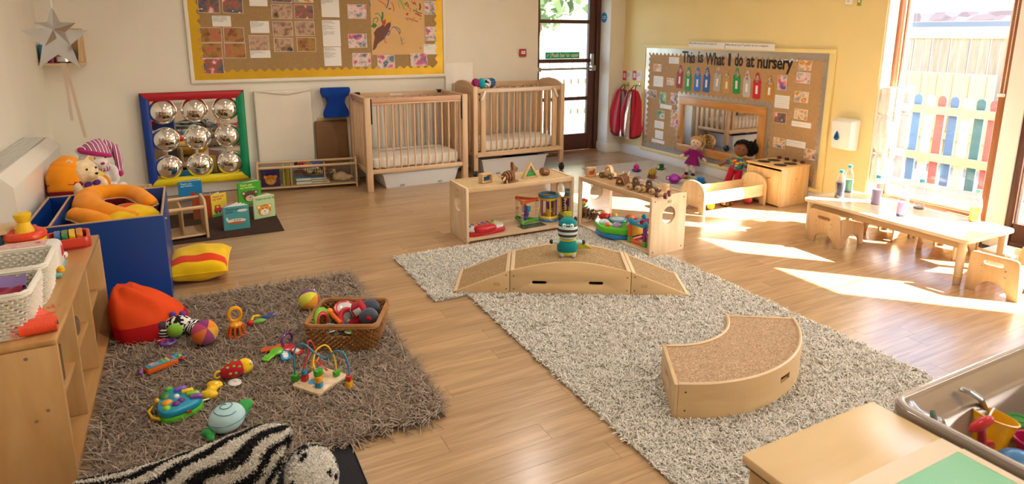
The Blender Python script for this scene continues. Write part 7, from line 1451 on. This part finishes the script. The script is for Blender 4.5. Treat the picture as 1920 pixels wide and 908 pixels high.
def on_shell(x, y): k = max(0, 1-(x/.078)**2-(y/.066)**2); return (x-.005, y, .0635+.062*math.sqrt(k))
obj('spiral_stitch', MB().tube([on_shell(-.005+(.006+.0042*t)*math.cos(t), .0+(.006+.0042*t)*math.sin(t)) for t in [k*.35 for k in range(34)]], .0018, 5), SPT, sn); obj('seam_stitch', MB().tube([(-.005+.0788*math.cos(t), .0668*math.sin(t), .062) for t in [2*PI*k/40 for k in range(41)]][:-1], .0018, 5, True), SPT, sn)
obj('cheek_dots', MB().ell((.118,-.004,.07),(.005,.004,.005)).ell((.125,.01,.062),(.005,.004,.005)), cloth('#c8404a'), sn)
# bead maze
bz = thing('bead_maze', 'small wooden bead maze with blue, red and yellow wires on a square base', 'bead maze', G(600,718,.036), math.radians(36))
bs = .155; obj('base', MB().plate(rrect(bs*1.12,bs,.016,4), .016), PALE, bz, bev=.003); obj('painted_flower', MB().plate(circ(-.02,.012,.03,14,.02), .0005, Matrix.Translation((0,0,.016))), plain('#3a9ac0',.5), bz, smooth=False); obj('painted_flower', MB().plate(circ(.03,.03,.022,14,.016), .0005, Matrix.Translation((0,0,.016))), plain('#d8502a',.5), bz, smooth=False)
def wire(nm, pts, c):
    q = [Vector(p) for p in pts]; fine = []
    for i in range(len(q)-1):
        p0, p1, p2, p3 = q[max(0,i-1)], q[i], q[i+1], q[min(len(q)-1,i+2)]
        for k in range(7): u = k/7; fine.append(.5*((2*p1)+(p2-p0)*u+(2*p0-5*p1+4*p2-p3)*u*u+(3*p1-p0-3*p2+p3)*u**3))
    fine.append(q[-1]); obj(nm, MB().tube(fine, .0036, 7), plastic(c), bz)
def loc_(x, y, z): return bz.matrix_basis.inverted() @ G(x, y, z)
bz_m = Matrix.Translation(bz.location) @ Matrix.Rotation(bz.rotation_euler[2], 4, 'Z'); iv = bz_m.inverted()
A = iv @ G(554,712,.055); Bq = iv @ G(655,724,.055); A.z = Bq.z = .016
mid_ = (A+Bq)/2
wire('blue_wire', [A, A+Vector((0,0,.11)), A.lerp(Bq,.07)+Vector((0,0,.158)), A.lerp(Bq,.22)+Vector((0,0,.172)), A.lerp(Bq,.42)+Vector((0,0,.135)), A.lerp(Bq,.6)+Vector((0,0,.12)), A.lerp(Bq,.78)+Vector((0,0,.155)), A.lerp(Bq,.93)+Vector((0,0,.15)), Bq+Vector((0,0,.10)), Bq], '#2a86b0')
wire('red_wire', [(-.035,.05,.016),(-.04,.05,.07),(-.01,.05,.12),(.0,.055,.175),(.02,.05,.165),(.03,.03,.09),(.045,.01,.04),(.03,-.01,.05),(-.005,.02,.1),(-.0,.03,.06),(-.01,.0,.03),(-.045,-.03,.016)], '#c02a3a')
wire('yellow_wire', [(.055,-.045,.016),(.052,-.04,.10),(.03,-.02,.165),(-.01,.0,.155),(-.03,.01,.10),(-.01,.02,.075),(.025,.02,.11),(.0,.02,.125),(-.03,-.0,.10),(-.04,-.03,.06),(-.045,-.05,.016)], '#e8b81a')
def bead(pos, c, kind='cube', s=.022):
    m_ = MB().box((0,0,0),(s,s,s),.3) if kind == 'cube' else (MB().cyl((0,0,-s*.5),(0,0,s*.5),s*.62,n=14) if kind == 'cyl' else MB().plate([(-s*.7,-s*.3),(0,-s*.6),(s*.7,-s*.3),(s*.6,s*.4),(0,s*.2),(-s*.6,s*.4)], s*.9, Matrix.Translation((0,0,-s*.45))))
    obj('bead', m_, plastic(c), bz, bev=.002, loc=pos)
bead(A+Vector((0,0,.013)),'#3aa02a','cube',.028); bead(Bq+Vector((0,0,.012)),'#e8a81a','cyl',.024); bead(Bq+Vector((0,0,.04)),'#c02a2a','cube'); bead((-.035,.05,.028),'#c02a2a','cube',.026); bead((-.037,.05,.056),'#1f86b0','cyl',.02); bead((-.045,-.04,.026),'#1f8ab8','cube',.026); bead((-.045,-.038,.052),'#e8a01a','cyl',.026); bead((-.04,-.034,.08),'#3aa02a','heart',.028); bead((.055,-.045,.03),'#3aa02a','heart',.024)
# toys in the wicker basket
BM = Matrix.Translation((.595, 2.905, .022)) @ Matrix.Rotation(wrz, 4, 'Z'); bp_ = lambda x, y, z: BM @ Vector((x, y, z))
ta = thing('soft_tractor', 'soft red tractor toy with big grey wheels sticking out of the basket', 'soft toy', bp_(.075,.015,.075), wrz); ta.rotation_euler = (.1,-.5,wrz+.1)
obj('body', MB().box((-.02,0,.04),(.12,.07,.05)), cloth('#a8182a'), ta, bev=.016, seg=3); obj('cab', MB().box((.02,0,.09),(.06,.066,.06)), cloth('#a8182a'), ta, bev=.012, seg=3); 
for y in (-1,1):
    obj('cab_window', MB().box((.02,y*.034,.092),(.036,.003,.034)), plain('#d8d4d8',.5), ta, bev=.001); w_ = obj('rear_wheel', MB().ell((.055,y*.045,.045),(.045,.02,.045),20,10,.8), cloth('#5a6070'), ta); obj('wheel_hub', MB().ell((.055,y*.064,.045),(.014,.005,.014),12,7), cloth('#c8283a'), w_); obj('front_wheel', MB().ell((-.05,y*.042,.02),(.025,.016,.025),16,9,.8), cloth('#5a6070'), ta)
obj('windscreen', MB().box((-.011,0,.095),(.003,.045,.032)), plain('#d8d4d8',.5), ta)
rd = thing('ring_rattle', 'round red rattle with a clear centre in the wicker basket', 'rattle', bp_(.0,.0,.115), 0); rd.rotation_euler = (.9,.3,.2); obj('ring', MB().torus((0,0,0),.042,.014,n=26,m=10), plastic('#c01a2a'), rd); obj('clear_centre', MB().ell((0,0,0),(.036,.036,.014),18,9), glassy('#eef2f6',.1,0,.15), rd); [obj('bead', MB().ell((x,y,0),.009,8,6), plastic(c), rd) for x,y,c in ((.01,.01,'#2a5ab0'),(-.012,.0,'#3a9a4a'),(.0,-.014,'#e8c02a'))]
gr_ = thing('green_rattle', 'lime and red handled rattle at the end of the wicker basket', 'rattle', bp_(-.125,-.015,.105), 0); gr_.rotation_euler = (1.2,.2,.3); obj('loop', MB().torus((0,0,0),.035,.011,n=24,m=8,M=Matrix.Scale(1.5,4,(0,1,0))), plastic('#7ac02a'), gr_); obj('red_inlay', MB().torus((0,0,.008),.026,.008,n=22,m=8,M=Matrix.Scale(1.5,4,(0,1,0))), plastic('#c82a2a'), gr_)
orr = thing('stick_rattle', 'long orange stick rattle lying across the wicker basket', 'rattle', bp_(-.06,-.02,.125), wrz-.4); obj('stick', MB().cyl((-.055,.03,0.01),(.06,-.03,-.005),.011,n=12), plastic('#e0641a'), orr); obj('end_ball', MB().ell((-.055,.03,.01),.018,12,8), plastic('#e89a1a'), orr)
for lab, x, y, z, r, c in (('dark blue ball among the rattles in the wicker basket',-.015,-.055,.095,.034,'#1f4a7a'),('teal disc toy near the front of the wicker basket',-.07,-.085,.10,.036,'#2a8ab0'),('lime ball at the bottom of the wicker basket',.03,-.07,.085,.03,'#6aaa2a')): 
    t_ = thing('basket_toy', lab, 'toy', bp_(x,y,z)); obj('shell', MB().ell((0,0,0),(r,r,r*.7),16,10), plastic(c), t_); obj('band', MB().torus((0,0,0),r*.97,.004,n=20,m=6), plain('#e8e0d0',.4), t_)
sm_r = thing('saucer_rattle', 'flat red and clear saucer rattle at the back of the wicker basket', 'rattle', bp_(-.03,.07,.13), .2); obj('red_rim', MB().torus((0,0,0),.05,.010,n=26,m=8,M=Matrix.Rotation(.35,4,'X')), plastic('#c02a34'), sm_r); obj('clear_dome', MB().ell((0,0,.002),(.046,.046,.014),18,9,M=Matrix.Rotation(.35,4,'X')), plain('#cfd0cc',.15), sm_r)
one('green_ball', MB().ell((0,0,.018),.018,14,9), plastic('#6ac02a'), 'small bright green ball beside the wicker basket', 'ball', Rg(594,597))
# ---- black mat and zebra cushion in the foreground
bm2 = thing('black_mat', 'black felt mat at the edge of the brown rug under the zebra cushion', 'mat', (-.45, 1.45, 0)); obj('felt', MB().bx(0,0,.0005,.865,.655,.012), plain('#15151a',.95,bump=.6,bscale=200), bm2, bev=.004); obj('edge_binding', MB().tube([(.0,.0,.008),(.865,0,.008),(.865,.655,.008),(0,.655,.008)], .006, 6, True), plain('#0f0f12',.9), bm2)
zb = thing('zebra_cushion', 'long furry zebra striped cushion with a black spotted white end', 'cushion', (0, 0, 0))
zr_ = [.030,.040,.052,.066,.080,.094,.100,.090]; zp = []
for (x, y), r in zip(((150,903),(225,888),(300,868),(360,848),(410,830),(455,812),(505,795),(538,803)), zr_):
    q = G(x, y, .034+1.84*r); fh = Vector((_F.x, _F.y, 0)).normalized(); q = q-(fh*.545+Vector((0,0,.84)))*r; zp.append(tuple(q))
_z = []; _r = []
for i in range(len(zp)-1):
    p0, p1, p2, p3 = [Vector(zp[min(max(k, 0), len(zp)-1)]) for k in (i-1, i, i+1, i+2)]
    for k in range(8):
        u = k/8; _z.append(tuple(.5*((2*p1)+(p2-p0)*u+(2*p0-5*p1+4*p2-p3)*u*u+(3*p1-p0-3*p2+p3)*u**3))); _r.append(zr_[i]+(zr_[i+1]-zr_[i])*(u*u*(3-2*u)))
zp, zr_ = _z+[zp[-1]], _r+[zr_[-1]]
_t = np.gradient(np.array(zp), axis=0); _t /= np.linalg.norm(_t, axis=1, keepdims=True)
def zsurf(n):
    t = rng.random(n)*(len(zp)-1); t = np.sort(t); i = np.minimum(t.astype(int), len(zp)-2); u = (t-i)[:, None]; A_ = np.array(zp); r_ = np.array(zr_)
    c = A_[i]*(1-u)+A_[i+1]*u; r = r_[i]*(1-u[:, 0])+r_[i+1]*u[:, 0]; d = _t[i]*(1-u)+_t[i+1]*u; d /= np.linalg.norm(d, axis=1, keepdims=True); a = rng.uniform(-.35, PI+.35, n)
    s_ = np.cross(d, [[0,0,1.]]); s_ /= np.linalg.norm(s_, axis=1, keepdims=True); upv = np.cross(s_, d); N = s_*np.cos(a)[:, None]+upv*np.sin(a)[:, None]; N[:, 2] *= .9
    return c+N*r[:, None], N, t, a
P, N, t, a = zsurf(52000); t = t/8
ph = a*2.6-.16*t*t+.45*np.sin(t*1.3+.5)+.18*np.sin(a*4+t*2.2); dark = (np.sin(ph*2.6) > .0)
colz = np.where(dark[:, None], np.array(hexc('#0d0c0e'))[None], np.array(hexc('#e9e2d4'))[None]); colz = colz*np.concatenate([rng.uniform(.8, 1.08, (len(P), 1)).repeat(3, 1), np.ones((len(P), 1))], 1)
V, Q, idx = strands(P, N, .012, .0046, .6, 2); tag(fastmesh('striped_fur', V, Q, vcol(), zb, colz[idx]), kind='stuff')
obj('striped_body', MB().tube([zp[0]]+zp+[(zp[-1][0]+.04,zp[-1][1]-.02,zp[-1][2]-.01),(zp[-1][0]+.07,zp[-1][1]-.035,zp[-1][2]-.015)], [.01]+zr_+[.06,.015], 20), plain('#4a4644',.95), zb, ang=80)
hc = np.array([zp[-1][0]+.075, zp[-1][1]-.075, .085]); hr = np.array([.075, .115, .072]); hp = rng.normal(size=(20000, 3)); hp /= np.linalg.norm(hp, axis=1, keepdims=True); hp = hp[hp[:, 2] > -.55]; P = hc+hp*hr
vor = rng.normal(size=(46, 3)); vor /= np.linalg.norm(vor, axis=1, keepdims=True); dmin = np.min(np.linalg.norm(hp[:, None]-vor[None], axis=2), 1); colh = np.where((dmin < .125)[:, None], np.array(hexc('#121114'))[None], np.array(hexc('#ece6da'))[None]); colh = colh*np.concatenate([rng.uniform(.85, 1.05, (len(P), 1)).repeat(3, 1), np.ones((len(P), 1))], 1)
V, Q, idx = strands(P, hp, .011, .0044, .6, 2); tag(fastmesh('spotted_fur', V, Q, vcol(), zb, colh[idx]), kind='stuff'); obj('spotted_end', MB().ell(tuple(hc), tuple(hr), 20, 12), plain('#cfc9bd',.95), zb)
